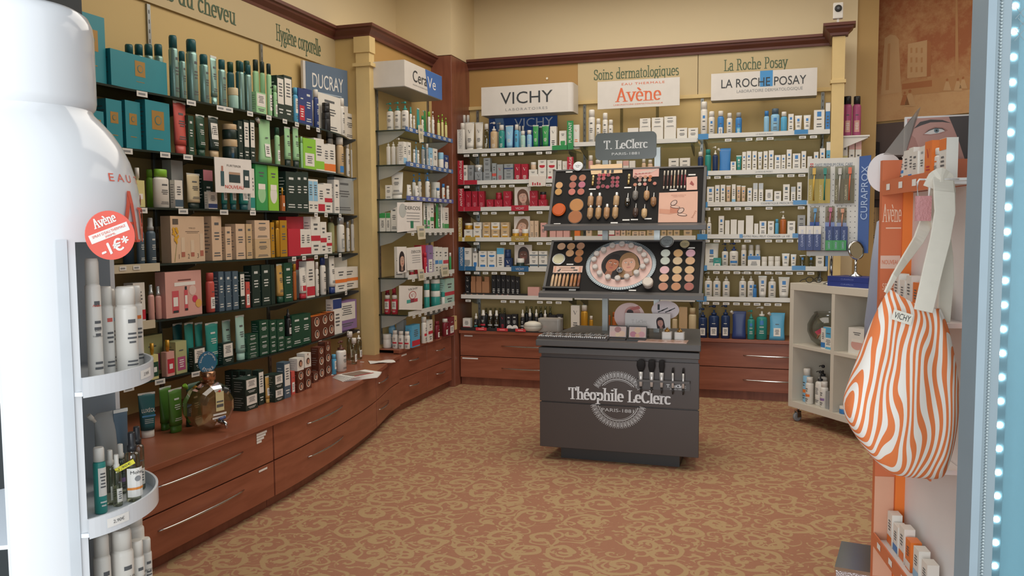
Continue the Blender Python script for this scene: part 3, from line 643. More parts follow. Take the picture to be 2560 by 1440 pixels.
for k in 'VMR':
    for i,z in enumerate(BZ[k]):
        s=thing('glass_shelf',f'glass shelf in the {BN[k]} of the back wall, {NTH[i]} from the top','shelf',(0,0,0),0,'back wall glass shelves')
        x0,x1=BX[k]; MB().box(x0,x1,FY,7.15,z-.009,z,GLASS,front=EDGE).build('glass_plate',s)
        MB().box(x0+.012,x1-.002,FY-.008,FY-.001,z-.005,z+.03,WSTRIP).build('price_rail',s)
        for xb in(x0+.05,x1-.05):
            b=MB(); b.slab((xb-.004,7.145,z-.0095),(0,-1,0),(0,0,1),(1,0,0),[(0,0),(.28,0),(.27,-.015),(.1,-.06),(0,-.08)],.006,STEEL); b.build('bracket',s)
        mpz=plane((0,FY-.008,0),(1,0,0),(0,0,1))
        if k!='M':
            nn=11; kk=[q for q in range(nn) if rnd.random()<.75]
            for q in kk:
                xx=x0+.08+q*(x1-x0-.12)/nn; price_tag(s,mpz,xx,z-.025,.05,.02)
        if k=='R':
            t=MB(); blue=mat('#3f86bd',.3,name='blue_clip')
            t.box(x0+.005,x0+.085,FY-.011,FY-.008,z-.012,z+.032,blue); t.build('blue_clip',s)
            if i!=1: MB().box(.14,.24,FY-.011,FY-.008,z-.0,z+.034,blue).build('blue_clip',s)
            if i<2:
                t=MB(); t.text(mpz,'LA ROCHE-POSAY',-.08,z+.012,mat('#777b7e'),w=.13,d=.002); t.build('lettering',s)
            if i==3:
                t=MB(); t.text(mpz,'VOTRE PEAU PEUT CHANGER LA VIE',-.06,z+.012,mat('#666a6d'),w=.36,d=.002); t.rect(mpz,-.26,-.235,z,z+.03,blue,.002); t.build('lettering',s)
            if i==2:
                t=MB(); t.text(mpz,'COSMETIQUE PRESCRITE',.02,z+.012,mat('#666a6d'),w=.24,d=.002); t.build('lettering',s)
        SH[f'{k}{i+1}']=(z,'Y',f'{NTH[i]} shelf of the {BN[k]}')
    SH[f'{k}7']=(.498,'Y',f'back counter below the {BN[k]}')
# coloured category dividers on the Vichy bay and their lettering
def divider(i,x,z0,z1,hexc,txt,lab,lx0,lx1,w=.05):
    s=thing('shelf_divider',lab,'shelf divider',(0,0,0)); m=mat(hexc,.4); z=z0
    MB().box(x-.004,x+w,FY-.014,FY-.009,z-.004,z1,m).build('panel',s)
    mp=plane((x+w/2-.002,FY-.014,0),(0,0,1),(-1,0,0))
    t=MB(); t.text(mp,txt,(z0+z1)/2+.02,0,PAPER if hexc!='#d8d6d0' else GREYTXT,w=min(.17,(z1-z0)*.8),h=.026,d=.001); t.build('lettering',s)
    if lx1>lx0: MB().box(lx0,lx1,FY-.014,FY-.009,z-.004,z+.034,m).build('foot',s)
divider(0,-2.655,2.066,2.27,'#d8d6d0','NETTOYANT','pale upright shelf divider reading NETTOYANT at the left end of the top back shelf',0,0)
divider(1,-2.655,1.793,2.0,'#b3283a','ANTI-ÂGE','red upright shelf divider beside silver cartons on the second back shelf',-2.60,-2.48)
divider(2,-2.655,1.561,1.755,'#b3283a','ANTI-ÂGE','red upright shelf divider beside the row of red cartons on the third back shelf',-2.60,-2.45)
divider(3,-2.655,1.296,1.50,'#b39b4c','NUTRITION','yellow upright shelf divider at the left end of the fourth back shelf',-2.60,-2.5,.03)
divider(4,-2.655,1.037,1.24,'#2f6591','HYDRATATION','dark blue upright shelf divider at the left end of the fifth back shelf',-2.60,-2.5)
divider(0,-1.665,2.066,2.30,'#2f8a4e','PURIFIANT','green upright shelf divider at the right end of the top back shelf',-1.80,-1.665,.05)
divider(1,-1.665,1.793,2.0,'#b3283a','ANTI-ÂGE','red upright shelf divider behind the silver badge of the make-up kiosk',0,0,.05)
# ================================================================== BLACK MAKE-UP KIOSK
KB=mat('#463e3b',.35,var=.03,name='black_lacquer'); KB2=mat('#52504f',.45,var=.03,name='charcoal_lacquer'); KBD=mat('#1f1d1c',.65,var=.02,spec=.2,name='matt_black_board'); SILV=mat('#c7c9ca',.35,.3,name='silver_print')
KX0,KX1=-1.337,-.388
k=thing('makeup_kiosk','free-standing black make-up tester kiosk with two tilted tester boards','display',(0,0,0))
MB().box(-1.22,-.505,4.79,5.30,0,.078,BLACK).build('plinth',k)
MB().prism([(KX0+.01,4.735),(KX1-.01,4.735),(KX1-.075,5.42),(KX0+.075,5.42)],.078,.655,KB).build('cabinet_body',k)
ka=bevel(MB().box(KX0+.003,KX1-.003,4.72,4.735,.362,.628,KB).build('drawer',k),.002)
kb=bevel(MB().box(KX0+.003,KX1-.003,4.72,4.735,.082,.355,KB).build('drawer',k),.002)
bevel(MB().prism([(KX0,4.705),(KX1,4.705),(KX1-.065,5.42),(KX0+.065,5.42)],.652,.690,KB2).build('lower_slab',k),.004)
bevel(MB().prism([(KX0-.012,4.685),(KX1+.008,4.685),(KX1-.06,5.45),(KX0+.06,5.45)],.700,.738,KB2).build('counter_slab',k),.005)
mpk=plane((0,4.72,0),(1,0,0),(0,0,1))
# emblem: ring of leaves, split over the two drawers
E0=atY(1545,1000,4.72); RX=E0.x; RZ=E0.z
def emblem(parent,lo,hi):
    b=MB(); r0,r1=.130,.172
    for i in range(44):
        a=2*math.pi*i/44
        if not(lo<RZ+.15*math.sin(a)<hi): continue
        er=lambda rad,ang: (RX+rad*math.cos(ang),RZ+rad*math.sin(ang))
        w=.058
        for s in(-1,1):
            b.shape(mpk,[er(r0,a+s*w),er(r1-.012,a+s*w*.95),er(r1,a+s*w*.5),er(r1-.004,a+s*w*.35),er(r1-.014,a+s*w*.7),er(r0,a+s*w*.7)][::s],SILV,.001)
        b.shape(mpk,[er(r0+.004,a-.012),er(r0+.004,a+.012),er(r1-.012,a+.02),er(r1-.012,a-.02)],SILV,.001)
    n=80
    for rr,ww in((.122,.004),(.115,.0018)):
        for i in range(n):
            a0,a1=2*math.pi*i/n,2*math.pi*(i+1)/n
            if not(lo<RZ+rr*math.sin((a0+a1)/2)<hi): continue
            b.shape(mpk,[(RX+q*math.cos(a),RZ+q*math.sin(a)) for q,a in((rr,a0),(rr+ww,a0),(rr+ww,a1),(rr,a1))],SILV,.001)
    b.build('emblem',parent)
zt=atY(1545,988,4.72).z
emblem(ka,zt+.052,.62); emblem(kb,.08,.352)
t=MB(); a=atY(1421,985,4.72); c=atY(1677,1000,4.72)
t.text(mpk,'Théophile LeClerc',(a.x+c.x)/2,(a.z+c.z)/2+.0,mat('#d9dadb',.4,name='white_lettering'),w=c.x-a.x,h=.098,font='serif',d=.004,pen=(.078,.022),track=-.0); t.build('lettering',ka)
t=MB(); p=atY(1544,1026,4.72); t.text(mpk,'PARIS-1881',p.x,p.z,SILV,w=.19,h=.02,d=.002); t.build('lettering',kb)
# brush rack on the upper drawer
br0=atY(1592,945,4.70); br1=atY(1725,936,4.70)
rk=thing('brush_rack','charcoal brush rack with pale lettering fixed on the kiosk drawer front','rack',(0,0,0))
MB().box(br0.x,br1.x,4.68,4.7195,.515,.527,KB2).build('shelf_lip',rk); MB().box(br0.x,br1.x,4.711,4.7195,.468,.515,KB2).build('back_plate',rk)
t=MB(); mpr=plane((0,4.711,0),(1,0,0),(0,0,1)); t.text(mpr,'T. LeClerc',br1.x-.078,.494,SILV,w=.11,h=.02,font='serif',d=.001,pen=(.08,.03)); t.text(mpr,'PARIS-1881',br1.x-.078,.475,SILV,w=.07,h=.006,d=.001); t.build('lettering',rk)
for i,(px_,wd_,lab) in enumerate(((1602,.05,'widest black powder brush standing in the kiosk brush rack'),(1629,.042,'flat-topped black brush, second from the left in the brush rack'),(1654,.034,'angled black brush standing in the middle of the brush rack'),(1682,.014,'slim black brush, second from the right in the brush rack'),(1708,.014,'slim black brush at the right end of the brush rack'))):
    p=atY(px_,940,4.692); s=thing('makeup_brush',lab,'brush',(p.x,4.692,.437),0,'brushes in the kiosk rack')
    big=wd_>.02
    MB().lathe([(.009,.05),(.011 if big else .006,.09),(.013 if big else .006,.135)],mat('#d4d4d2',.3,.4),12).build('ferrule',s)
    MB().lathe([(.012 if big else .006,.135),(wd_*.4,.150),(wd_*.5,.17),(wd_*.46,.193),(wd_*.2 if i==0 else wd_*.4,.205)] if big else [(.006,.135),(.007,.148),(.004,.165)],mat('#1c1b1c',.9,name='brush_hair'),14,sy=.7).build('bristles',s)
    MB().lathe([(.004,.012),(.006,.05)],BLACK,8).build('brush_handle',s)
# steel posts and boards
for x in(-1.03,-.70): MB().box(x-.018,x+.018,5.20,5.236,.738,1.90,STEEL).build('post',k)
def board(name,Yb,zb,Yt,zt_,lipY,lipz,th=.03):
    u=Vector((1,0,0)); v=Vector((0,Yt-Yb,zt_-zb)); L=v.length; v.normalize(); n=u.cross(v)
    b=MB(); P=Vector((KX0,Yb,zb)); w=KX1-KX0
    b.slab(P-n*th,u,v,n,[(0,0),(w,0),(w,L),(0,L)],th,KBD)
    o=b.build(name,k)
    rim=MB(); 
    for x0 in(0,w-.016): rim.slab(P,u,v,n,[(x0,0),(x0+.016,0),(x0+.016,L),(x0,L)],.006,KB2)
    rim.slab(P,u,v,n,[(0,L-.01),(w,L-.01),(w,L),(0,L)],.006,KB2); rim.build('board_rim',o)
    lp=MB(); lp.loft([[Vector((x,Yb,zb))+n*.006,Vector((x,lipY,lipz+.026)),Vector((x,lipY,lipz)),Vector((x,Yb+.02,zb-.04))] for x in(KX0-.012,KX1+.012)],KB2,smooth=False); lp.build('front_lip',o)
    m_=[0,0]; t=MB(); c=Vector(((KX0+KX1)/2-.0,(Yb+lipY)/2,(zb+lipz+.026)/2)); vv=Vector((0,Yb-lipY,zb-lipz-.02)).normalized()
    t.text(plane(c,(1,0,0),vv),'THEOPHILE LECLERC',0,0,SILV,w=.085,h=.008,d=.006); t.build('lettering',o)
    return dict(P=P,u=u,v=v,n=n,L=L)
B1=board('lower_tester_board',4.80,1.020,5.03,1.322,4.755,.985)
B2=board('upper_tester_board',4.935,1.425,5.085,1.768,4.885,1.388)
for Bq in(B1,B2):
    b=MB(); zc=(Bq['P']+Bq['v']*Bq['L']*.5)
    for x in(-1.03,-.70): b.box(x-.012,x+.012,zc.y+.02,5.21,zc.z-.04,zc.z-.01,STEEL)
    b.build('board_bracket',k)
def onb(B,x,y,lift=0.0): return atP(x,y,B['P']+B['n']*lift,B['n'])
def cell(B,obj,x,y,lift=0.0):
    P=onb(B,x,y,lift); u,v,n=B['u'],B['v'],B['n']; M=Matrix.Identity(4)
    for i in range(3): M[i][0]=u[i]; M[i][1]=v[i]; M[i][2]=n[i]; M[i][3]=P[i]
    obj.matrix_world=M; return obj
def pan(B,x,y,rpx,hexc,label,group,lift=.0008,name='powder_pan',rim='#514a45'):
    P=onb(B,x,y); r=rpx/FPX*proj(P)[2]; s=thing(name,label,'make-up',group=group)
    MB().lathe([(r,0),(r*1.02,.002),(r*1.0,.0045)],mat(rim,.4,.3),28).build('pan_rim',s)
    MB().lathe([(r*.93,.004),(r*.93,.0055),(r*.85,.0062)],mat(hexc,.85,name='pressed_powder'),28).build('powder',s)
    return cell(B,s,x,y,lift)
O3=['left','middle','right']; ORD=['first','second','third','fourth','fifth','sixth','seventh','eighth','ninth','tenth','eleventh','twelfth']
# lower board, left group of six
for (x,y,c,l) in((1404,617,'#caa283','palest powder pan, top left of the six at the left of the lower board'),(1428,617,'#c0936b','sand powder pan, top middle of the six on the lower board'),(1452,616,'#b5876a','rosy tan powder pan, top right of the six on the lower board'),
    (1425,634,'#c2976f','beige powder pan in the second row of the six, left one'),(1449,633,'#b0784e','tan powder pan in the second row of the six, right one'),(1446,649.5,'#a0673f','darkest tan powder pan, alone at the bottom of the six')):
    pan(B1,x,y,11,c,l,'six powder pans on the lower board')
# right group 15
cols=[['#c8cfc5','#c9a070','#cfa3b0'],['#c3c9bd','#cfb795','#d0a883'],['#d6aeb2','#c9ac83','#ccaa82'],['#cfa585','#cba37c','#c1957c'],['#b5806a','#b58361','#a0625a']]
cn=[['pale green','apricot','lilac pink'],['pale mint','ivory','peach beige'],['pale pink','sand','light sand'],['light peach','warm beige','rose beige'],['brick beige','caramel','brick red']]
for r in range(5):
    yy=[634,653,676,696,717.5][r]; xs=[[1664,1695.5,1726.5],[1663,1694,1725.5],[1661.5,1693,1724],[1660,1692,1723],[1658,1690,1722.5]][r]
    for c in range(3): pan(B1,xs[c],yy,12.4,cols[r][c],f'{cn[r][c]} powder pan, row {["one","two","three","four","five"][r]} {O3[c]}, at the right of the lower board','fifteen powder pans on the lower board')
# concealer tubes
for i,x in enumerate((1378,1387,1396,1406,1415,1426,1435,1444.5)):
    c=['#cdb08c','#cbaa85','#c9a67f','#c29573','#bd9468','#b9825a','#b17c50','#8e5a40'][i]
    P=onb(B1,x,717,.009); s=thing('concealer_tube',f'slim concealer tube, {ORD[i]} from the left in the row on the lower board','make-up',group='concealer tubes on the lower board')
    MB().lathe([(.0085,0),(.0085,.075),(.006,.084),(.0045,.09)],mat(c,.25,name='concealer'),14).build('tube_body',s); MB().lathe([(.0045,.09),(.004,.104)],glass('#cfcac4',.1),10).build('tip',s)
    frame(s,P,B1['u'],B1['v'])
s=thing('tester_rail','black rail holding the eight concealer tubes on the lower board','display'); MB().box(-.17,.06,-.015,.0,-.004,.006,BLACK).build('rail',s); frame(s,onb(B1,1425,722,.001),B1['u'],B1['v'])
def badge(B,x,y,rpx,hexc,label,txt=None,th=.008,name='powder_compact',lift=.001,ring='#a9adb0'):
    P=onb(B,x,y); r=rpx/FPX*proj(P)[2]; s=thing(name,label,'make-up')
    MB().lathe([(r*.95,0),(r,th*.3),(r,th*.8),(r*.93,th)],mat(ring,.3,.8),32).build('compact_case',s)
    b=MB(); b.lathe([(r*.84,th),(r*.8,th*1.15)],mat(hexc,.35,.35),28)
    if txt:
        mp=plane((0,0,th*1.2),(1,0,0),(0,1,0)); b.text(mp,txt,0,r*.1,DARKP,w=r*1.1,h=r*.28,font='serif',d=.0006); b.text(mp,'PARIS',0,-r*.25,DARKP,w=r*.6,d=.0006)
    b.build('compact_lid',s)
    return cell(B,s,x,y,lift)
badge(B1,1397,649,17,'#b4b093','greenish silver compact left on the lower board beside the tan pans')
badge(B1,1667.5,606,17.5,'#9fa6a8','grey silver round badge at the top right edge of the lower board','LeClerc',.012)
badge(B1,1712,612,14,'#c2b48d','cream powder compact in a dark round case, top right of the lower board','LeClerc',.008,ring='#3b3a38')
# oval tray with portraits
P0=onb(B1,1552.5,664); dz=proj(P0)[2]
rx=88/FPX*dz; tp=onb(B1,1552,604); bt=onb(B1,1552,726); ry=(tp-bt).length/2; ctr=(tp+bt)/2; cpx=proj(ctr)
tr=thing('oval_tray','pink oval tester tray with a lace rim and two printed portraits on the lower board','display')
n=64
MB().prism([(rx*.885*math.cos(2*math.pi*i/n),ry*.885*math.sin(2*math.pi*i/n)) for i in range(n)],0,.006,mat('#d9b7ad',.5,name='pink_card')).build('tray_base',tr)
b=MB(); rim=mat('#8d979c',.3,.5,name='pewter_lace')
for i in range(96):
    a0,a1=2*math.pi*i/96,2*math.pi*(i+.62)/96; b.poly([(q*rx*math.cos(a),q*ry*math.sin(a),.008) for q,a in((.90,a0),(1.0,a0),(1.0,a1),(.90,a1))],rim)
rings=[[(q*rx*math.cos(2*math.pi*i/n),q*ry*math.sin(2*math.pi*i/n),z) for i in range(n)] for q,z in((.995,0),(.995,.006),(.955,.008),(.90,.0075),(.885,.006))]
b.loft(rings,mat('#6f7a80',.35,.5),cap0=False,cap1=False,smooth=False); b.build('lace_rim',tr)
b=MB(); mp=plane((0,0,.0065),(1,0,0),(0,1,0)); ir,iy=rx*.555,ry*.60
b.oval(mp,0,0,ir,iy,mat('#2f2a29',.6),.0004,40)
m2=lambda x,y,d=0.0: mp(max(-ir*.98,min(ir*.98,x))*1.0,max(-iy*math.sqrt(max(0,1-(min(abs(x),ir)/ir)**2))-0,min(iy*math.sqrt(max(0,1-(min(abs(x),ir)/ir)**2)),y)),d)
face_art(b,m2,-ir*.42,iy*.05,iy*.80,'#a8694c','#1d1819',True,.0005,'#a04a44',-14); face_art(b,m2,ir*.40,iy*.10,iy*.86,'#c99a82','#8b6a48',True,.0006,'#b8766a',6,'#5a6670')
b.build('portraits',tr); cell(B1,tr,*cpx[:2],.0008)
i=0
for (x,y) in ((1556,613),(1532,617),(1510,627),(1493,637),(1486,651),(1489,670),(1500,685),(1521,695),(1545,698),(1568,694),(1592,684),(1608,669),(1617,655),(1611,640),(1600,626),(1579,617)):
    P=onb(B1,x,y+4,.008); s=thing('powder_pot',('small glass powder pot at the top centre of the oval tray ring' if i==0 else f'small glass powder pot, {(ORD+["thirteenth","fourteenth","fifteenth","sixteenth"])[i]} anticlockwise from the top of the oval tray ring'),'make-up',group='powder pots on the oval tray')
    MB().lathe([(.0155,0),(.017,.003),(.017,.014)],mat(['#c9a596','#cfae9c','#b9b7ae','#c4a18e'][i%4],.4),16).build('pot',s)
    MB().lathe([(.017,.014),(.018,.015),(.018,.026),(.013,.029)],mat('#d9d2cc',.15,alpha=.7,name='pot_lid'),16).build('lid',s)
    cell(B1,s,x,y+2,.0068); i+=1
s=thing('mirror_pot','small grey open pot in the middle of the oval portrait tray','make-up'); MB().lathe([(.016,0),(.019,.012),(.019,.016),(.015,.016),(.013,.008)],mat('#8f8a86',.3,.4),20).build('pot',s); MB().lathe([(.0145,.008),(.001,.0085)],mat('#6b6f78',.4),16).build('powder',s); cell(B1,s,1550,678,.0072)
P=onb(B1,1621,712,.016); s=thing('powder_jar','large cream loose powder jar at the lower right of the oval tray','jar')
MB().lathe([(.028,0),(.029,.03)],mat('#b9aca4',.35),28).build('jar_body',s); MB().lathe([(.031,.028),(.032,.034),(.032,.043),(.026,.048)],mat('#c8beb2',.35),28).build('lid',s); cell(B1,s,1621,714,.001)
def card(B,quad,hexc,label,art=None,name='printed_card',cat='card',th=.003):
    p=[onb(B,*q,.004) for q in quad]; s=thing(name,label,cat); c=sum(p,Vector())/4; b=MB()
    loc=[((q-c).dot(B['u']),(q-c).dot(B['v'])) for q in p]
    b.slab((0,0,0),(1,0,0),(0,1,0),(0,0,1),[loc[3],loc[2],loc[1],loc[0]],th,mat(hexc,.5)); b.build('card_sheet',s)
    if art:
        a=MB(); w=abs(loc[1][0]-loc[0][0]); h=abs(loc[0][1]-loc[3][1]); art(a,plane((0,0,th),(1,0,0),(0,1,0)),w,h); a.build('print',s)
    u,v,n=B['u'],B['v'],B['n']; M=Matrix.Identity(4)
    for i in range(3): M[i][0]=u[i]; M[i][1]=v[i]; M[i][2]=n[i]; M[i][3]=c[i]-n[i]*.003
    s.matrix_world=M; return s
ROSE='#d3a690'
def art_brush(a,mp,w,h):
    for y,dx in((.15,0),(-.18,.1)): a.rect(mp,-w*.3+dx*w,w*.12+dx*w,y*h,y*h+h*.08,mat('#8f6a55',.5),.001); a.rect(mp,w*(.1+dx),w*(.24+dx),y*h-h*.03,y*h+h*.14,BLACK,.0015)
    a.shape(mp,[(-w*.36,-h*.3),(-w*.28,-h*.34),(-w*.22,.0),(-w*.27,.05*h)],BLACK,.001)
    for k in range(4): a.rect(mp,w*.38,w*.47,-h*.35+k*h*.2,-h*.28+k*h*.2,mat('#d3763f',.5),.001); a.rect(mp,-w*.47,-w*.4,-h*.35+k*h*.2,-h*.28+k*h*.2,mat('#d3763f',.5),.001)
card(B1,((1384,665),(1457,665),(1455,681),(1382,682)),'#d9b8a6','pale pink strip card with printed brushes above the concealer tubes',art_brush)
# upper board
for (x,y,c,l) in((1434,446,'#a8705a','terracotta blush pan, top left of the six on the upper board'),(1456.5,445.5,'#aa7058','terracotta blush pan, top right of the six on the upper board'),(1432,463.5,'#a7665a','rose brown blush pan, middle left of the six on the upper board'),
    (1455,462.5,'#b26c7e','mauve pink blush pan, middle right of the six on the upper board'),(1430,480.5,'#c07468','salmon blush pan, bottom left of the six on the upper board'),(1452.5,480,'#b56c5c','coral brown blush pan, bottom right of the six on the upper board')):
    pan(B2,x,y,9.4,c,l,'six blush pans on the upper board')
pan(B2,1398.5,464,9.5,'#c79a6c','pale gold powder pan, upper of the two at the left of the upper board','gold powder pans on the upper board'); pan(B2,1396.5,480.5,9.5,'#bd8f55','deep gold powder pan, lower of the two at the left of the upper board','gold powder pans on the upper board')
pan(B2,1441.5,513.5,18.5,'#b4804f','large golden bronzer pan, upper of the two touching each other','large bronzer pans'); pan(B2,1438,543,18.5,'#a46a45','large tan bronzer pan, lower of the two touching each other','large bronzer pans')
s=badge(B2,1398,526,18,'#b0501f','amber glass ball compact at the left end of the upper board',None,.014,'amber_compact',ring='#a04a1c')
badge(B2,1445.5,417,13,'#b9bcbe','silver round badge standing on the top edge of the upper board','LeClerc',.01,'round_badge',.004)
card(B2,((1475,413),(1555,409),(1556,432),(1478,436)),'#d9b98f','folded gold leaf patterned card on the top edge of the upper board',lambda a,mp,w,h:[a.rect(mp,w*x-.008,w*x+.008,-h*.45,-h*.12,INK,.0012) for x in(-.1,.06,.2)])
def art_lips(a,mp,w,h):
    for k in range(5):
        x=-w*.35+k*w*.13; a.shape(mp,[(x,-h*.25+k*.03*h),(x+w*.26,h*.05+k*.05*h),(x+w*.25,h*.12+k*.05*h),(x-.004,-h*.18+k*.03*h)],mat('#b9aaa0',.4,.3),.001); a.shape(mp,[(x,-h*.25+k*.03*h),(x+.01,-h*.2+k*.03*h),(x-.008,-h*.1),(x-.012,-h*.2)],mat('#a24a4a',.5),.0014)
card(B2,((1583,419),(1648,416),(1647,441),(1582,443)),'#cf9f93','pink card with printed lip gloss wands at the top of the upper board',art_lips)
def art_kiss(a,mp,w,h):
    for k in range(5): a.shape(mp,[(-w*.2+k*w*.06,-h*.05+k*h*.02),(-w*.05+k*w*.05,h*.2-k*h*.05),(w*.02+k*w*.05,h*.16-k*h*.06),(w*.15,-h*.2)],mat('#9a4a46',.6),.001+.0002*k)
card(B2,((1716,443),(1743,441),(1743,474),(1716,475)),'#d6a999','small pink card with a printed red flower at the right of the upper board',art_kiss)
def art_compacts(a,mp,w,h):
    dk=mat('#4a2c22',.5)
    a.text(mp,'POUDRE COMPACTE',0,h*.40,mat('#a8705f',.5),w=w*.38,h=h*.03,d=.001); a.text(mp,'COMPACT POWDER',0,h*.35,mat('#a8705f',.5),w=w*.3,h=h*.025,d=.001)
    a.shape(mp,[(-w*.48,-h*.05),(-w*.2,-.08*h),(-w*.05,-h*.2),(-w*.2,-h*.24),(-w*.48,-.2*h)],mat('#c68d73',.6),.0008); a.shape(mp,[(-w*.2,0),(w*.02,0),(w*.02,-h*.2),(-w*.2,-.2*h)],mat('#b9785e',.6),.001)
    for cx,cy_ in((-.11,.0),(.08,-.26)):
        x,y=w*cx,h*cy_
        a.oval(mp,x+w*.04,y-0*h,w*.13,h*.045,dk,.0014,24,-8); a.oval(mp,x+w*.04,y+.004*h,w*.11,h*.03,mat('#d9b7a5',.5),.0018,24,-8)
        a.oval(mp,x-w*.0,y+h*.14,w*.10,h*.08,dk,.0014,24,40); a.oval(mp,x-w*.0,y+h*.14,w*.08,h*.06,mat('#c9ab9d',.4),.0018,24,40)
    for k in range(5): a.oval(mp,w*(.38+.02*k),-h*.35+k*h*.05,w*.03,h*.012,mat('#b07a60',.6),.001,10,40*k)
card(B2,((1648,482),(1744.5,478),(1743,555.5),(1645,556)),ROSE,'large square pink card with two printed open compacts on the upper board',art_compacts)
# lipsticks: rings of small round testers
lip=[(1499,438.5,'#a5545c'),(1510,438.5,'#b0444f'),(1521.5,438,'#9a5058'),(1497.5,448,'#a24c55'),(1509,447,'#aa5a60'),(1497,457.5,'#7c4248'),(1495.5,468.5,'#a05862'),(1507.5,466,'#8a454d'),(1519,468,'#a34a5c'),(1532.5,446,'#9c525a'),(1544,445.5,'#a35660'),(1532,456,'#93404e'),(1543.5,456,'#9a4853'),(1531,465,'#85505a'),(1543,465,'#9c4a5c')]
lip2=[(1588.5,443.5,'#8f6a60'),(1601,444,'#a57a6d'),(1613.5,443,'#bb8a70'),(1626,442.5,'#b8704f'),(1599.5,451.5,'#a87f78'),(1612.5,451,'#a9a49b'),(1624.5,451,'#bb7857'),(1588,462.5,'#bb8069'),(1599.5,461.5,'#b9b3a6'),(1612.5,461,'#c68278'),(1637,459.5,'#bd7a6a')]
for i,(x,y,c) in enumerate(lip): pan(B2,x,y,4.9,c,f'small round red lipstick tester, {(ORD+["thirteenth","fourteenth","fifteenth"])[i]} of fifteen counted row by row, left block','lipstick testers',.0008,'lipstick_tester','#b9928c')
for i,(x,y,c) in enumerate(lip2): pan(B2,x,y,4.7,c,f'small round nude eyeshadow tester, {ORD[i]} of eleven counted row by row, right block','eyeshadow testers',.0008,'eyeshadow_tester','#8f7a70')
for i,x in enumerate((1481.5,1571.5)):
    P=onb(B2,x-.3,464 if i==0 else 461,.008); s=thing('lipstick_case',f'gold metal lipstick case left of the {["red lipstick","nude eyeshadow"][i]} testers','make-up'); MB().lathe([(.0075,0),(.0075,.03)],mat('#b9a069',.3,.8),14).build('case_base',s); MB().lathe([(.0085,.03),(.0085,.066),(.0078,.068)],mat('#c7b183',.3,.8),14).build('cap',s); frame(s,P,B2['u'],B2['v'])
# foundation bottles
FB=[(1475,517,'#a98462','upper row, first'),(1496.5,517,'#a98465','upper row, second'),(1539.5,516,'#b49570','upper row, right end'),
    (1474,546,'#b08d68','lower row, first'),(1494.5,546,'#b08c63','lower row, second'),(1515.5,545.5,'#ac8560','lower row, third'),(1537,545,'#b4926a','lower row, right end')]
for i,(x,y,c,l) in enumerate(FB):
    P=onb(B2,x,y,.012 if i>2 else .011); s=thing('foundation_bottle',f'beige foundation bottle with silver cap on the upper board, {l}','make-up',group='foundation bottles on the upper board')
    MB().lathe([(.004,-.006),(.0155,.008),(.0182,.013),(.0182,.062),(.017,.066)],mat(c,.22,name='foundation'),18).build('bottle_body',s); MB().lathe([(.0098,.066),(.0105,.068),(.0105,.09),(.009,.092)],mat('#c9c8c6',.25,.8),16).build('cap',s); frame(s,P,B2['u'],B2['v'])
for i,(x,y,c,l,tall) in enumerate(((1568,515,'#8f9490','clear silver serum bottle, left of the nail testers',.0),(1588,541,'#4a3a34','dark brown wand bottle on the upper board, lower left',1),(1610,543,'#c4a67c','ivory concealer bottle with wand, lower right',1),(1633,514,'#8f6a4a','brown concealer bottle with wand, right end',1),(1616,498,'#b38d66','short tan bottle with pulled wand behind the ivory bottle',1),(1587.5,498,'#77736e','small clear bottle with wand behind the dark brown one',1))):
    P=onb(B2,x,y,.011); s=thing('tester_bottle',l,'make-up')
    MB().lathe([(.006,-.006),(.015,.006),(.0175,.012),(.0175,.044),(.014,.052)],mat(c,.2,name='tester_liquid') if i!=0 else glass('#b9bfba',.2,'serum_glass'),16).build('bottle_body',s)
    MB().lathe([(.0045,.05),(.0045,.056),(.003,.058),(.003,.085)],mat('#c8c8c6',.3,.6),10).build('wand',s); frame(s,P,B2['u'],B2['v'])
for i,x in enumerate((1659,1668,1677,1685,1694,1703,1711.5)):
    P=onb(B2,x,472-i*.3,.006); c=['#5a3a30','#5a3630','#6e4038','#b39b7a','#7a4038','#7c3038','#86323c'][i]
    s=thing('lip_pencil',f'two-tone lip pencil, {ORD[i]} from the left of the seven upright on the upper board','make-up',group='lip pencils on the upper board')
    MB().lathe([(.0042,0),(.0042,.016)],mat('#cfc6b5',.4),10).build('lower_end',s); MB().lathe([(.0042,.016),(.0042,.09)],mat(c,.4),10).build('barrel',s); MB().lathe([(.0046,.088),(.0046,.118),(.004,.12)],mat('#d3c8b6',.4),10).build('cap',s); frame(s,P,B2['u'],B2['v'])
# little name plates
b=MB(); b2=MB()
for bb,B,pts in((b2,B2,((1396,425),(1423,430),(1481,473),(1569.5,469),(1683,475),(1393,560),(1535.5,557),(1565,550),(1586,549),(1620,547),(1730,437))),(b,B1,((1425,661),(1431,725),(1581,726),(1728,620)))):
    for (x,y) in pts:
        P=onb(B,x,y,.001); s=MB(); s.slab((0,0,0),B['u'],B['v'],B['n'],[(-.0215,-.004),(.0215,-.004),(.0215,.004),(-.0215,.004)],.0015,PAPER); q=s.build('name_plate',k,P)
# sign
a=atY(1490,336,5.215); c=atY(1642,398,5.215); w=c.x-a.x; 
sg=MB(); o_=rrect(w,a.z-c.z+.0,.03,5); sg.slab((0,5.205,0),(1,0,0),(0,0,1),(0,-1,0),[((a.x+c.x)/2+x,(a.z+c.z)/2+.003+y) for x,y in o_],.012,mat('#565c5a',.3,name='grey_acrylic')); so=sg.build('sign_panel',k)
t=MB(); mp=plane(((a.x+c.x)/2,5.193,(a.z+c.z)/2),(1,0,0),(0,0,1)); t.text(mp,'T. LeClerc',0,.015,mat('#d5d7d6',.4),w=w*.72,h=.058,font='serif',d=.001,pen=(.07,.022)); t.text(mp,'PARIS-1881',0,-.045,mat('#d5d7d6',.4),w=w*.45,h=.016,d=.001); t.build('lettering',so)
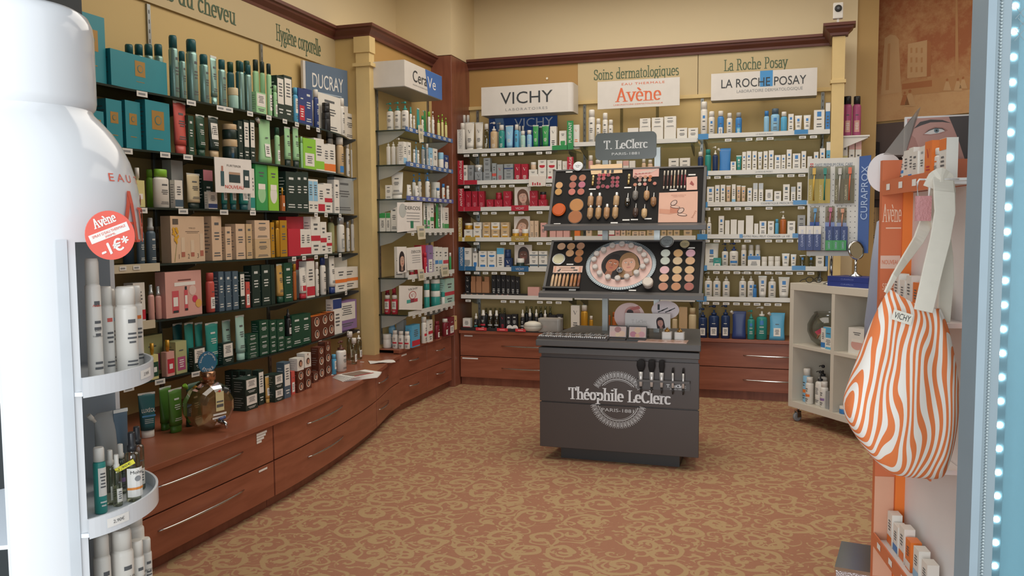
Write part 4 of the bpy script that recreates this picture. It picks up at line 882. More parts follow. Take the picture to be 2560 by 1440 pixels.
# things on the counter slab (z=.738)
ZC=.738
def onc(x,y): return atZ(x,y,ZC)
s=thing('tester_tray','low black tray packed with silver lip and eye pencils on the kiosk counter','tray',(0,0,0))
p0=onc(1365,836); p1=onc(1540,838)
MB().box(p0.x,p1.x,4.72,4.98,ZC,ZC+.012,KB).build('tray_base',s)
rr=random.Random(5)
for i in range(34):
    x=p0.x+.012+(p1.x-p0.x-.03)*i/33; L=.055+.02*rr.random(); y0=4.735
    for row in range(2):
        y=y0+row*.1+.01*rr.random(); q=thing('makeup_pencil','silver or dark make-up pencil lying upright in the kiosk counter tray','make-up',(x,y,ZC+.0175),0,'pencils in the kiosk counter tray')
        c=['#c9c9c8','#3a3536','#7f6f6b','#56484a','#a79a94'][(i*3+row)%5]; T=Matrix.Rotation(R(-90),4,'X'); MB().lathe([(.004,0),(.004,L)],mat(c,.3,.4 if c=='#c9c9c8' else 0),8,M=T).build('barrel',q); MB().lathe([(.0044,-.014),(.0044,0)],mat('#d6d5d3',.3,.5),8,M=T).build('cap',q)
for i,(x,y,cc,lab) in enumerate(((1570,829,['#d3b3ac','#a77c7c','#d9b9a2','#d8c3a5'],'open blush palette with four pale pans, left one on the kiosk counter'),(1618,829,['#b77b8c','#d7b9a0','#c99aa0','#d4a98f'],'open blush palette with deeper pink pans, right one on the kiosk counter'))):
    P=onc(x,y); s=thing('makeup_palette',lab,'make-up',(P.x,4.80,ZC)); MB().box(-.055,.055,-.03,.03,0,.008,BLACK).build('palette_base',s)
    lid=MB(); lid.slab((-.055,.03,.006),(1,0,0),Vector((0,.25,1)).normalized(),(0,-1,.25),[(0,0),(.11,0),(.11,.075),(0,.075)],.006,BLACK); lo=lid.build('palette_lid',s)
    mp=plane((-.055,.03-.0065,.0075),(1,0,0),Vector((0,.25,1)).normalized()); q=MB(); q.rect(mp,.005,.105,.006,.069,mat('#cbb4ad',.5),.0012)
    for j,(cx,cz,r) in enumerate(((.03,.025,.02),(.055,.05,.02),(.08,.025,.02),(.055,.018,.014))): q.oval(mp,cx,cz,r,r*.85,mat(cc[j],.7),.002+.0004*j,18)
    q.build('powders',s)
P=onc(1690,829); s=thing('printed_card','flat pink card under a clear cover lying on the kiosk counter','card',(P.x-.02,4.79,ZC)); MB().box(-.14,.14,-.06,.06,0,.004,mat('#c9a698',.25)).build('card_sheet',s)
q=MB(); mp=plane((0,0,.004),(1,0,0),(0,1,0)); [q.oval(mp,-.06+.05*i_,-.01,.02,.012,mat('#a97a66',.5),.0006,14) for i_ in range(4)]; q.build('print',s)
for i,x in enumerate((1694,1723)):
    P=onc(x,820); s=thing('cream_jar',f'small square white cream jar with gold knob, {["left","right"][i]} one on the kiosk counter','jar',(P.x,4.90,ZC),0,'square jars on the kiosk counter'); bevel(MB().prism(rrect(.058,.05,.008),0,.045,mat('#d9d5ce',.3)).build('jar_body',s),.002); MB().lathe([(.016,.045),(.016,.055),(.006,.06),(.005,.068)],mat('#b98c4a',.3,.7),14).build('lid_knob',s)
P=onc(1403,800); s=thing('round_box','white oval powder box with puffed lid on the kiosk counter, left end','box',(P.x-.0,5.0,ZC+.012)); MB().lathe([(.045,0),(.06,.02),(.06,.03)],mat('#c7beae',.4),28,sy=.8).build('box_base',s); MB().lathe([(.062,.03),(.05,.05),(.02,.06)],mat('#d5cdbd',.4),28,sy=.8).build('lid',s)
P=onc(1448,795); s=thing('clear_box','frosted clear plastic box standing behind the oval powder box','box',(P.x,5.08,ZC)); MB().prism(rrect(.15,.09,.02),0,.075,mat('#b9b0a4',.4,alpha=.6,name='frosted_box')).build('box_body',s); MB().prism(rrect(.152,.092,.02),.075,.085,mat('#c2b9ad',.4,alpha=.7,name='frosted_lid')).build('lid',s)
# portrait counter cards
def arch_card(x0,x1,y0,y1,Y,hexc,label,art,shape='rect'):
    a=atY(x0,y0,Y); c=atY(x1,y1,Y); w=c.x-a.x; h=a.z-c.z; s=thing('counter_card',label,'card',((a.x+c.x)/2,Y,ZC)); dz=c.z-ZC
    if shape=='oval': o_=[(w/2*math.cos(2*math.pi*i/40),dz+h/2+h/2*math.sin(2*math.pi*i/40)) for i in range(40)]
    else: o_=[(-w/2,dz),(w/2,dz),(w/2,dz+h),(-w/2,dz+h)]
    b=MB(); b.slab((0,0,0),(1,0,0),(0,0,1),(0,-1,0),o_,.004,mat(hexc,.5)); b.build('card_sheet',s)
    if dz>.01: MB().box(-.01,.01,.0,.006,0,dz+.03,glass('#d9dddb',.1)).build('stand',s)
    q=MB(); art(q,front(-.004),w,h,dz); q.build('print',s)
def art_a(q,mp,w,h,dz):
    q.oval(mp,w*.1,dz+h*.62,w*.26,h*.26,mat('#c48f86',.6),.0006,24); q.oval(mp,w*.02,dz+h*.66,w*.11,h*.1,mat('#3a2b2c',.6),.001,18); q.shape(mp,[(w*.0,dz+h*.8),(w*.3,dz+h*.9),(w*.36,dz+h*.8),(w*.1,dz+h*.72)],mat('#b4655f',.6),.0014)
arch_card(1536,1612,756,826,5.02,'#d8b9b3','round pink counter card with a printed eye behind the left palette',art_a,'oval')
def art_b(q,mp,w,h,dz):
    for k_ in range(4): x=-w*.25+k_*w*.13; q.shape(mp,[(x,dz+h*(.35+.08*(k_%2))),(x+w*.22,dz+h*(.5+.1*(k_%2))),(x+w*.21,dz+h*(.54+.1*(k_%2))),(x-.004,dz+h*(.40+.08*(k_%2)))],INK,.0006)
    q.rect(mp,-w*.28,-w*.2,dz+h*.5,dz+h*.8,INK,.0006)
arch_card(1629,1698,751,799,5.03,'#d2c6c8','oval lilac counter card with printed mascara wands above the long white card',art_b,'oval')
def art_c(q,mp,w,h,dz):
    q.text(mp,'T. LeClerc',-w*.18,dz+h*.45,mat('#a9a29d',.5),w=w*.34,h=h*.25,font='serif',d=.0006); face_art(q,lambda x,y,d=0.0:mp(max(-w*.5,min(w*.5,x)),max(dz,min(dz+h,y)),d),w*.28,dz+h*.4,h*.42,'#b78374','#2a1b20',True,.0006,'#a0505a',10)
arch_card(1563,1676,782,822,4.95,'#d2ccc8','long white counter card with a dark haired portrait behind the palettes',art_c)
# ================================================================== SIGNS ABOVE THE SHELVES
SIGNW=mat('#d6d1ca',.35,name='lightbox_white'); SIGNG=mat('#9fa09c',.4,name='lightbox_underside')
def lightbox(name,label,x0,y0,x1,y1,Y,dep,round_r=False):
    a=atY(x0,y0,Y); c=atY(x1,y1,Y); w=c.x-a.x; h=a.z-c.z; s=thing(name,label,'sign',((a.x+c.x)/2,Y,c.z))
    o_=[(-w/2,0),(w/2-.04,0)]+([(w/2-.04+.04*math.sin(R(k*15)),.04-.04*math.cos(R(k*15))) for k in range(1,7)] if round_r else [(w/2,0)])+[(w/2,dep),(-w/2,dep)]
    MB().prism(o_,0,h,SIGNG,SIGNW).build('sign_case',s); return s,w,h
s,w,h=lightbox('lightbox_sign','white lightbox sign with thin dark lettering above the left back bay',1203,219,1432,278,6.78,.2,True)
t=MB(); t.text(front(0),'VICHY',-.0,h*.57,INK,w=w*.57,h=h*.42,d=.001); t.text(front(0),'LABORATOIRES',.0,h*.17,GREYTXT,w=w*.46,h=h*.09,d=.001,track=.3); t.build('lettering',s)
MB().box(-.03,.03,.2,.37,h*.4,h*.6,STEEL).build('wall_arm',s)
s,w,h=lightbox('lightbox_sign','long white lightbox sign with a blue square, above the right back bay',1778,185,2042,238,6.80,.14,False)
sq=mat('#3f8cc6',.4); t=MB(); t.text(front(0),'LA ROCHE POSAY',0,h*.60,INK,w=w*.80,h=h*.32,d=.002); t.text(front(0),'LABORATOIRE DERMATOLOGIQUE',w*.06,h*.28,GREYTXT,w=w*.62,h=h*.13,d=.001); t.rect(front(0),-w*.03,w*.09,h*.42,h*1.0,sq,.0008); t.build('lettering',s)
MB().box(-.03,.03,.14,.35,h*.4,h*.6,STEEL).build('wall_arm',s)
a=atY(1494,205,6.93); c=atY(1699,263,6.93); w=c.x-a.x; h=a.z-c.z
s=thing('sign_board','white sign board with orange lettering on two thin legs, middle back bay','sign',((a.x+c.x)/2,6.93,2.09)); zb=c.z-2.09
MB().box(-w/2,w/2,0,.012,zb,zb+h,SIGNW).build('sign_panel',s)
for x in(-.14,.16): MB().box(x-.012,x+.012,.012,.022,0,zb+.1,glass('#d5d8d4',.12,'acrylic')).build('leg',s)
OR=mat('#d9683c',.5,name='orange_lettering'); t=MB(); t.text(front(0),'Avène',-.0,zb+h*.48,OR,w=w*.56,h=h*.50,font='serif',d=.001,pen=(.05,.018)); t.text(front(0),'EAU THERMALE',w*.06,zb+h*.86,OR,w=w*.52,h=h*.08,d=.001,track=.2); t.text(front(0),'LABORATOIRE DERMATOLOGIQUE',0,zb+h*.12,OR,w=w*.6,h=h*.055,d=.001); t.build('lettering',s)
# corner lightbox of the alcove
a=atX(1010,150,-2.60); c=atX(1011,216,-2.60); e=atX(1104,251,-2.60)
s=thing('lightbox_sign','white and blue lightbox sign jutting out above the alcove shelves','sign',(-2.60,a.y,c.z),R(90)); w=e.y-a.y; h=a.z-c.z
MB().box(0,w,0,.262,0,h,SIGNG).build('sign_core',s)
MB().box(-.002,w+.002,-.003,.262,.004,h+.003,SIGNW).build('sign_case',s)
t=MB(); bm=mat('#3f6fb5',.4); t.shape(front(-.003),[(w*.60,.004),(w*1.002,.004),(w*1.002,h+.002),(w*.53,h+.002)],bm,.0008)
t.text(front(-.003),'Cera',w*.385,h*.55,INK,w=w*.37,h=h*.45,d=.002); t.text(front(-.003),'Ve',w*.70,h*.53,PAPER,w=w*.23,h=h*.45,d=.002); t.text(front(-.003),'DEVELOPPE AVEC DES DERMATOLOGUES',w*.40,h*.2,GREYTXT,w=w*.4,h=h*.05,d=.001); t.build('lettering',s)
# slanted grey-blue sign on the left wall shelf
pL=atX(757,150,-3.11); pR=atY(868,185,5.49); dv=Vector((pR.x-pL.x,pR.y-pL.y,0)); w=dv.length; zt=pL.z-2.069
s=thing('sign_board','grey blue sign board with white letters at the far end of the left wall','sign',(pL.x,pL.y,2.0685),math.atan2(dv.y,dv.x))
MB().box(0,w,0,.02,.0,zt,SIGNW).build('sign_panel',s); t=MB(); t.rect(front(0),w*.05,w,zt-.26,zt,mat('#5f7389',.4,name='slate_blue'),.0008); t.text(front(0),'DUCRAY',w*.54,zt-.12,PAPER,w=w*.70,h=.10,d=.002); t.rect(front(0),w*.25,w*.85,zt-.205,zt-.195,mat('#9fb0bf',.5),.002); t.build('lettering',s)
# blue poster behind the first back shelf
a=atY(1222,272,7.05); c=atY(1390,330,7.05); w=atY(1393,300,7.05).x-a.x
s=thing('poster','deep blue poster with pale lettering standing behind the bottles of the top back shelf','poster',((a.x*2+w)/2,7.05,2.066)); zt=2.455-2.066
MB().box(-w/2,w/2,0,.01,0,zt,mat('#2f5fae',.35,name='poster_blue')).build('poster_sheet',s); t=MB(); t.text(front(0),'VICHY',w*.16,zt*.70,mat('#cfdcec',.5),w=w*.56,h=.075,d=.001); t.text(front(0),'LABORATOIRES',w*.18,zt*.50,mat('#a9c0de',.5),w=w*.5,h=.02,d=.001); t.shape(front(0),[(-w*.42,zt*.9),(-w*.3,zt*.95),(-w*.24,zt*.4),(-w*.3,zt*.2),(-w*.36,zt*.4)],mat('#7fa9dc',.4),.001); t.build('lettering',s)
# small camera on the moulding
a=atY(2095,32,6.86); s=thing('security_camera','small white camera with a black round lens on top of the right post','camera',(a.x,6.86,2.932))
MB().box(-.008,.008,-.008,.008,0,.05,WHITE).build('stand',s); bevel(MB().box(-.036,.036,-.02,.02,.05,.17,WHITE).build('camera_body',s),.006)
Ty=Matrix.Translation((0,-.02,.125))@Matrix.Rotation(R(90),4,'X'); MB().lathe([(.026,0),(.026,.006),(.02,.008)],BLACK,20,M=Ty).build('lens_ring',s); MB().lathe([(.012,.008),(.010,.012)],mat('#6b7076',.2),16,M=Ty).build('lens',s)
# ================================================================== GIANT WHITE SPRAY CAN DISPLAY
CX,CY=-1.475,1.31; CD=math.hypot(CX,CY); TC=Vector((-CX/CD,-CY/CD,0)); TR=Vector((-TC.y,TC.x,0)); 
A0=math.atan2(40-1280,FPX)
rr_=lambda x: CD*math.sin(math.atan2(x-1280,FPX)-A0)
GW=mat('#d9dcdf',.12,var=.01,name='gloss_white_plastic'); GWI=mat('#cfd6dc',.45,var=.02,name='display_inside')
sp=thing('spray_can_display','giant glossy white spray can shaped floor display with shelves cut in its side','display',(CX,CY,0),math.atan2(TC.y,TC.x)+R(90))
# local frame: -Y looks at the doorway viewer, +X to the viewer's right ; ang measured from -Y towards +X
def circ(r,a0,a1,n,z): return [Vector((r*math.sin(R(a0+(a1-a0)*i/n)),-r*math.cos(R(a0+(a1-a0)*i/n)),z)) for i in range(n+1)]
RB=rr_(337); 
prof=[(RB,1.38),(RB,1.455),(rr_(334),1.485),(rr_(327),1.515),(rr_(316),1.545),(rr_(299),1.575),(rr_(276),1.604),(rr_(250),1.628),(rr_(232),1.642),(rr_(228),1.650)]
b=MB(); b.lathe(prof,GW,56,cap0=False,cap1=False); q_=[(RB*.99*math.cos(2*math.pi*i/40),RB*.99*math.sin(2*math.pi*i/40),1.382) for i in range(40)]; b.poly(q_[::-1],GW); b.build('can_shoulder',sp)
b=MB(); b.lathe([(rr_(228),1.648),(rr_(236),1.656),(rr_(239),1.668),(rr_(239),1.80),(rr_(236),1.822),(rr_(226),1.84),(rr_(205),1.85),(.0,1.855)],GW,56,cap0=False,cap1=False); b.build('can_cap',sp)
def can_x(a): 
    v=Vector((RB*math.sin(R(a)),-RB*math.cos(R(a)),1.0)); q_=Vector((CX,CY,0))+Matrix.Rotation(math.atan2(TC.y,TC.x)+R(90),3,'Z')@v; return proj(q_)[0]
OA=next(a for a in range(0,90) if can_x(a)>207); OB=next(a for a in range(95,180) if can_x(a)<300)
b=MB(); b.loft([circ(RB,OB,360+OA,64,z) for z in(0,1.38)],GW,False,False,closed=False)
b.loft([circ(RB-.012,OB,360+OA,64,z) for z in(1.38,0)],GWI,False,False,closed=False)
for a in(OA,OB): 
    q=[circ(r,a,a,1,z)[0] for r,z in((RB,0),(RB,1.38),(RB-.012,1.38),(RB-.012,0))]; b.poly(q,GW)
b.build('can_wall',sp)
b=MB(); b.loft([circ(RB+.003,OA-9,OA-4,4,z) for z in(.1,1.385)],mat('#c9cfd4',.3),False,False,closed=False); b.build('edge_trim',sp)
b=MB(); mpw=lambda x,z,d=0.0: Vector(((RB+d)*math.sin(x/RB),-(RB+d)*math.cos(x/RB),z))
cor=mat('#e0604a',.5,name='coral_print'); am=R(86)*RB
def rad(z): 
    for (r0,z0),(r1,z1) in zip(prof,prof[1:]):
        if z0<=z<=z1: return r0+(r1-r0)*(z-z0)/(z1-z0)
    return RB
mps=lambda x,z,d=0.0: Vector(((rad(z)+d)*math.sin(x/RB),-(rad(z)+d)*math.cos(x/RB),z))
b.text(mps,'EAU THERMALE',am+.012,1.508,cor,w=.35,h=.016,d=.001,track=.45); b.text(mps,'Avène',am+.012,1.43,cor,w=.33,h=.105,font='serif',d=.0025,pen=(.05,.018)); b.build('lettering',sp)
# the display is a half can: cut off by a flat back panel on its left
import bmesh
XB=RB*math.sin(R(next(a for a in range(-40,40) if can_x(a)>8)))
for q_ in sp.children:
    if q_.name.split('.')[0] in('can_shoulder','can_cap','can_wall'):
        bm2=bmesh.new(); bm2.from_mesh(q_.data); bmesh.ops.bisect_plane(bm2,geom=bm2.verts[:]+bm2.edges[:]+bm2.faces[:],plane_co=(XB,0,0),plane_no=(-1,0,0),clear_outer=True); bm2.to_mesh(q_.data); bm2.free()
full=[(RB,0)]+prof+[(rr_(236),1.656),(rr_(239),1.668),(rr_(239),1.80),(rr_(236),1.822),(rr_(226),1.84),(rr_(205),1.85)]
ch=[(math.sqrt(max(0,r*r-XB*XB)),z) for r,z in full]
b=MB(); b.slab((XB-.004,0,0),(0,1,0),(0,0,1),(1,0,0),[(-y,z) for y,z in ch]+[(y,z) for y,z in ch[::-1]],.004,GW); b.build('back_panel',sp)
SPZ=(1.085,.808,.545)
for i,z in enumerate(SPZ):
    n=40; outl=circ(RB+.012,OA-1,OB+2,n,0)+[Vector(v) for v in circ(RB-.013,OB+8,360+OA-8,n,0)]
    b=MB(); b.prism([(v.x,v.y) for v in outl],z,z+.008,GWI); so=b.build('display_shelf',sp)
    b=MB(); b.loft([circ(q,OA-1,OB+2,n,zz) for q,zz in((RB+.012,z-.003),(RB+.014,z-.003),(RB+.014,z+.036),(RB+.009,z+.036),(RB+.009,z+.008))],GW,False,False,closed=False,smooth=False); b.build('shelf_rim',so)
    if i<2:
        q=MB(); mq=lambda x,zz,d=0.0: Vector(((RB+.014+d)*math.sin(x),-(RB+.014+d)*math.cos(x),zz)); a_=R(62 if i==0 else 36)
        q.rect(mq,a_-.11,a_+.11,z+.008,z+.026,PAPER,.001,4); q.text(mq,'2,90€',a_,z+.017,DARKP,w=.11,h=.008,d=.002); q.build('price_tag',so)
# round orange sticker dangling in front of the can
P=atP(275,588,Vector((CX,CY,0))+TC*.25,TC)
s=thing('round_sticker','round coral price sticker reading -1 euro, on the giant white spray can','sticker'); 
u=(TR*.93+TC*(-.1)+Vector((0,0,.38))).normalized(); n_=(TC*.90+TR*.45+Vector((0,0,-.05))); v=(n_-u*n_.dot(u)).normalized().cross(u); 
def setM(o,P,u,v):
    n=u.cross(v); M=Matrix.Identity(4)
    for i in range(3): M[i][0]=u[i]; M[i][1]=v[i]; M[i][2]=n[i]; M[i][3]=P[i]
    o.matrix_world=M
rs=.044
MB().lathe([(rs,0),(rs,.003)],mat('#e2685a',.4,name='coral_sticker'),40,sx=.98,sy=1.08).build('sticker_disc',s)
t=MB(); mp=plane((0,0,.003),(1,0,0),(0,1,0)); t.text(mp,'Avène',0,.031,PAPER,w=.042,h=.019,font='serif',d=.0004,pen=(.07,.03)); t.rect(mp,-.036,.036,-.003,.014,PAPER,.0004); t.text(mp,'SPRAY D’EAU THERMALE',0,.0085,cor,w=.062,h=.005,d=.001); t.text(mp,'300ML',0,.0012,cor,w=.02,h=.004,d=.001); [t.text(mp,'-1€*',dx_,-.022+dy_,PAPER,w=.052,h=.024,d=.0006+abs(dx_)*.1+dy_*.2) for dx_,dy_ in((-.0009,0),(.0009,.0006),(0,.0012))]; t.build('print',s)
setM(s,P,u,v); 
MB().box(-.004,.004,-.012,.004,-.06,0,glass('#e5e7e6',.1)).build('clip',s)
# sprays on the display shelves
def inspray(x,ytop,shelf,off,wpx,kind,cb,cc,ls,lc,label,group,txt=None,ybase=None):
    zs=SPZ[shelf]+.0085; P=atP(x,ytop,Vector((CX,CY,0))+TC*off,TC); d=proj(P)[2]; w=wpx/FPX*d*.86; h=P.z-zs
    o=product(kind,w,h,w,cb,cc,ls,lc,label,group); o.location=(P.x,P.y,zs); o.rotation_euler=(0,0,math.atan2(TC.y,TC.x)+R(90)+R(25))
    if txt:
        t=MB(); [t.text(wrap(w/2),q,0,h*f,m_,w=w*ww,d=.0012) for q,f,ww,m_ in txt]; t.build('lettering',o)
    return o
g='white spray cans in the giant can display'
inspray(228,646,0,.10,42,'can','w','w','ln',None,'tall white spray can at the left edge of the upper display shelf',g,[('EAU',.42,.4,DARKP),('THERMALE',.37,.7,DARKP),('Avène',.62,.6,cor)])
inspray(262,716,0,.03,40,'can','w','w','ln','co','slim white spray can between two larger ones on the upper display shelf',g)
inspray(270,722,0,-.05,40,'can','w','w','ln','lb','white spray can standing at the back of the upper display shelf',g)
inspray(312,716,0,.03,60,'can','w','w','ln',None,'widest white spray can at the front of the upper display shelf',g)
inspray(332,714,0,-.06,46,'can','w','w','ln','or_','white spray can half hidden behind the widest one',g)
g='small bottles on the middle display shelf'
inspray(246,1118,1,.10,34,'can','te','w','sm','w','white and teal spray at the left edge of the middle display shelf',g)
inspray(274,1125,1,.05,30,'mist','cl','w','pt','w','clear spray bottle with white cap on the middle display shelf',g)
inspray(290,1136,1,.07,26,'mist','cl','w','pt','w','clear spray bottle beside the yellow tag on the middle display shelf',g)
inspray(300,1110,1,-.02,30,'mist','cl','w','md','pu','clear spray bottle at the back of the middle display shelf',g)
o=inspray(328,1080,1,.05,40,'mist','cl','bk','no',None,'clear spray bottle with black collar and white label, front of the middle display shelf',g)
t=MB(); t.rect(wrap(.0165),-.02,.02,.012,.075,PAPER,.002,5); t.text(wrap(.0165),'Mohea',0,.066,INK,w=.026,h=.007,d=.003); t.rect(wrap(.0165),-.02,.02,.028,.033,mat('#e08a3a',.5),.0028,5); t.oval(wrap(.0165),0,.052,.006,.006,GREYTXT,.003); t.build('label',o)
inspray(341,1066,1,-.03,36,'mist','cl','bk','pt','w','clear spray bottle with black collar, behind the labelled front one',g)
o=inspray(262,1030,1,-.06,70,'pouch','gy','w','no',None,'crumpled clear plastic bag at the back of the middle display shelf',None)
o=inspray(300,1022,1,-.07,44,'tube','sl','sl','no',None,'blue grey tube leaning at the back of the middle display shelf',None)
P=atP(312,1165,Vector((CX,CY,0))+TC*.075,TC); s=thing('price_flag','small yellow price flag among the clear spray bottles','price tag'); MB().box(-.02,.02,-.005,.005,0,.002,mat('#e3d83a',.5)).build('flag_sheet',s); t=MB(); t.text(plane((0,0,.002),(1,0,0),(0,1,0)),'1,90€',0,0,INK,w=.026,h=.006,d=.0006); t.build('lettering',s)
MB().box(-.001,.001,-.001,.001,-.001,0,GLASS).build('stem',s); setM(s,P,(TR*.9+Vector((0,0,.4))).normalized(),(Vector((0,0,.9))-TR*.4).normalized())
g='white spray cans on the low display shelf'
for i,(x,yt,off,wp,lab) in enumerate(((252,1335,.10,46,'white can with printed V name at the left edge of the low display shelf'),(302,1322,.06,62,'broad white can in front on the low display shelf'),(340,1350,.02,40,'slim white can beside the broad one on the low display shelf'),(330,1265,-.06,60,'tallest white can at the back of the low display shelf'),(275,1285,-.05,56,'white can at the back left of the low display shelf'),(362,1345,-.04,34,'white can at the right end of the low display shelf'))):
    inspray(x,yt,2,off,wp,'can','w','w','ln',None,lab,g,[('VICHY',.5,.9,INK)])
# ================================================================== CURVED GLASS FLASK DISPENSER ON THE COUNTER
P=atZ(540,1078,.456); s=thing('perfume_dispenser','big ribbed glass cologne flask with a tap and a blue round sign on the worktop','dispenser',(P.x-.06,P.y+.03,.456),R(76))
dz=proj((P.x,P.y,.6))[2]; sc=dz/FPX
FL=glass('#e2d8c0',.12,'amber_flask_glass'); rw=66*sc; hh=122*sc
# an eight sided flattened wheel standing on its edge
oct_=[(rw*math.cos(R(15+30*i)),hh/2+hh/2*math.sin(R(15+30*i))/math.sin(R(75))) for i in range(12)]
b=MB(); P_=[]
for y,k_ in((-.078,.60),(-.07,.74),(-.055,.86),(-.03,.97),(0,1.0),(.03,.97),(.055,.86),(.07,.74),(.078,.60)): P_.append([(x*k_,y,hh/2+(z-hh/2)*k_) for x,z in oct_])
b.loft(P_,FL,smooth=False); b.build('flask',s)
b=MB(); b.loft([[(x*k_*.93,y,.004+(hh/2+(z-hh/2)*k_)*.86) for x,z in oct_] for y,k_ in((-.06,.6),(-.03,.92),(.03,.92),(.06,.6))],mat('#a0854f',.15,alpha=.22,name='amber_cologne'),smooth=False); b.build('cologne',s)
b=MB(); b.lathe([(.03,hh-.02),(.03,hh+.005),(.036,hh+.01),(.036,hh+.045),(.03,hh+.05)],mat('#b58a6c',.2,.9,name='copper_collar'),24); b.build('collar',s)
nt=hh+.05; b=MB(); D=[(.052*math.cos(2*math.pi*i/36),nt+.042+.052*math.sin(2*math.pi*i/36)) for i in range(36)]
b.slab((0,.002,0),(1,0,0),(0,0,1),(0,-1,0),D,.006,mat('#2f6c8f',.4,name='sign_blue')); so=b.build('round_sign',s)
t=MB(); arcm=lambda x,y,d=0.0: Vector(((.040+y)*math.sin(x/.04),-.004-d,nt+.042+(.040+y)*math.cos(x/.04))); t.text(arcm,'Eaux de Cologne',0,.0,PAPER,w=.12,h=.012,d=.001,font='sans'); arc2=lambda x,y,d=0.0: Vector(((.036-y)*math.sin(x/.036),-.004-d,nt+.042-(.036-y)*math.cos(x/.036))); t.text(arc2,'ÉTOILE',0,0,PAPER,w=.062,h=.017,d=.001); t.build('lettering',so)
b=MB(); b.rect(front(-.079),-.022,.024,hh*.42,hh*.82,mat('#d9cf9f',.6),.002); b.rect(front(-.079),-.018,.02,hh*.5,hh*.56,DARKP,.003); b.rect(front(-.079),-.018,.02,hh*.6,hh*.63,DARKP,.003); b.oval(front(-.079),0,hh*.83,.008,.005,mat('#c8463a',.5),.003); b.rect(front(-.079),-.04,.035,hh*.34,hh*.38,PAPER,.0035); b.rect(front(-.079),-.045,.03,hh*.27,hh*.31,PAPER,.004); b.build('label',s)
b=MB(); b.tube([(0,-.07,.045),(0,-.10,.045),(.0,-.118,.04),(0,-.122,.018)],[.009,.011,.009,.006],CHROME,10); to=b.build('tap',s); MB().tube([(-.022,-.10,.062),(.012,-.098,.066)],[.006,.008],mat('#4a5a8a',.4),8).build('tap_lever',to)
# ================================================================== PAPER ON THE WORKTOP
P=atZ(895,945,.456); s=thing('leaflet_stack','fanned stack of printed leaflets on the far part of the curved worktop','leaflets',(P.x-.02,P.y,.456),R(60))
for i in range(7): o=MB().box(-.12+.006*i,.12+.006*i,-.08,.08,.0035*i,.0035*i+.003,PAPER).build('leaflet',s); o.rotation_euler=(0,0,R(3*i-8))
t=MB(); mp=plane((0.03,0,.0255),(1,0,0),(0,1,0)); t.rect(mp,-.09,.06,-.05,.06,mat('#8a7466',.6),.0006); t.rect(mp,-.09,.07,-.07,-.055,mat('#c65a5a',.6),.0006); q=t.build('print',s); q.rotation_euler=(0,0,R(10))
P=atZ(955,906,.456); s=thing('paper_note','loose sheet of white paper where the worktop narrows','paper',(P.x,P.y,.457),R(35)); b=MB(); b.loft([[(-.09+.18*i/6,y,.004+.003*math.sin(i*1.3+y*30)) for i in range(7)] for y in(-.05,0,.06)],PAPER,False,False,closed=False); b.build('sheet',s)
for i,(x,y) in enumerate(((722,982),(745,971),(768,962),(775,958),(800,945),(830,937),(880,902),(905,905),(925,880),(945,876))):
    P=atZ(x,y,.4565); s=thing('paper_slip',f'tiny white paper price slip lying on the worktop, {ORD[i]} from the near end','price slip',(P.x,P.y,.4563),R(20+i*23),'paper slips on the worktop'); MB().box(-.014,.014,-.007,.007,0,.0012,PAPER).build('slip',s)
# ================================================================== WHITE CUBE CABINET ON CASTORS
C0=Vector((.118,6.20,0)); cd=Vector((.62,-.785,0)).normalized(); cb_=Vector((.785,.62,0)).normalized()
cw,cdp,z0,z1=.86,.38,.105,1.0
cab=thing('cube_cabinet','white open cube cabinet with four compartments on castors, right of the kiosk','cabinet',C0,math.atan2(cd.y,cd.x)); CBW=mat('#d6cfc0',.4,var=.02,name='cabinet_white')
def pn(x0,x1,y0,y1,a,c,nm): return bevel(MB().box(x0,x1,y0,y1,a,c,CBW).build(nm,cab),.0015)
pn(0,cw,0,cdp,z1-.05,z1,'top_panel'); pn(0,cw,0,cdp,z0,z0+.045,'bottom_panel'); pn(0,.04,0,cdp,z0+.045,z1-.05,'side_panel'); pn(cw-.04,cw,0,cdp,z0+.045,z1-.05,'side_panel')
pn(cw/2-.015,cw/2+.015,.002,cdp,z0+.045,z1-.05,'divider'); zm=(z0+z1)/2; pn(.04,cw/2-.015,.002,cdp,zm-.012,zm+.012,'inner_shelf'); pn(cw/2+.015,cw-.04,.002,cdp,zm-.012,zm+.012,'inner_shelf'); pn(.04,cw-.04,cdp-.01,cdp,z0+.045,z1-.05,'back_panel')
for x,y in((.05,.05),(cw-.05,.05),(.05,cdp-.05),(cw-.05,cdp-.05)):
    b=MB(); b.box(x-.02,x+.02,y-.02,y+.02,z0-.006,z0,CHROME); b.lathe([(.008,z0-.03),(.008,z0-.004)],CHROME,10,c=(x,y)); b.box(x-.018,x-.012,y-.02,y+.012,.03,z0-.028,CHROME); b.box(x+.012,x+.018,y-.02,y+.012,.03,z0-.028,CHROME); b.box(x-.018,x+.018,y-.02,y+.012,z0-.034,z0-.028,CHROME); co=b.build('castor',cab)
    T=Matrix.Translation((x,y-.008,.034))@Matrix.Rotation(R(90),4,'Y'); MB().lathe([(.026,-.010),(.033,-.008),(.033,.008),(.026,.010)],mat('#8a8b8c',.5),20,M=T).build('wheel',co)
def cabp(x,y,z): return C0+cd*x+cb_*y+Vector((0,0,z))
CR=math.atan2(cd.y,cd.x)
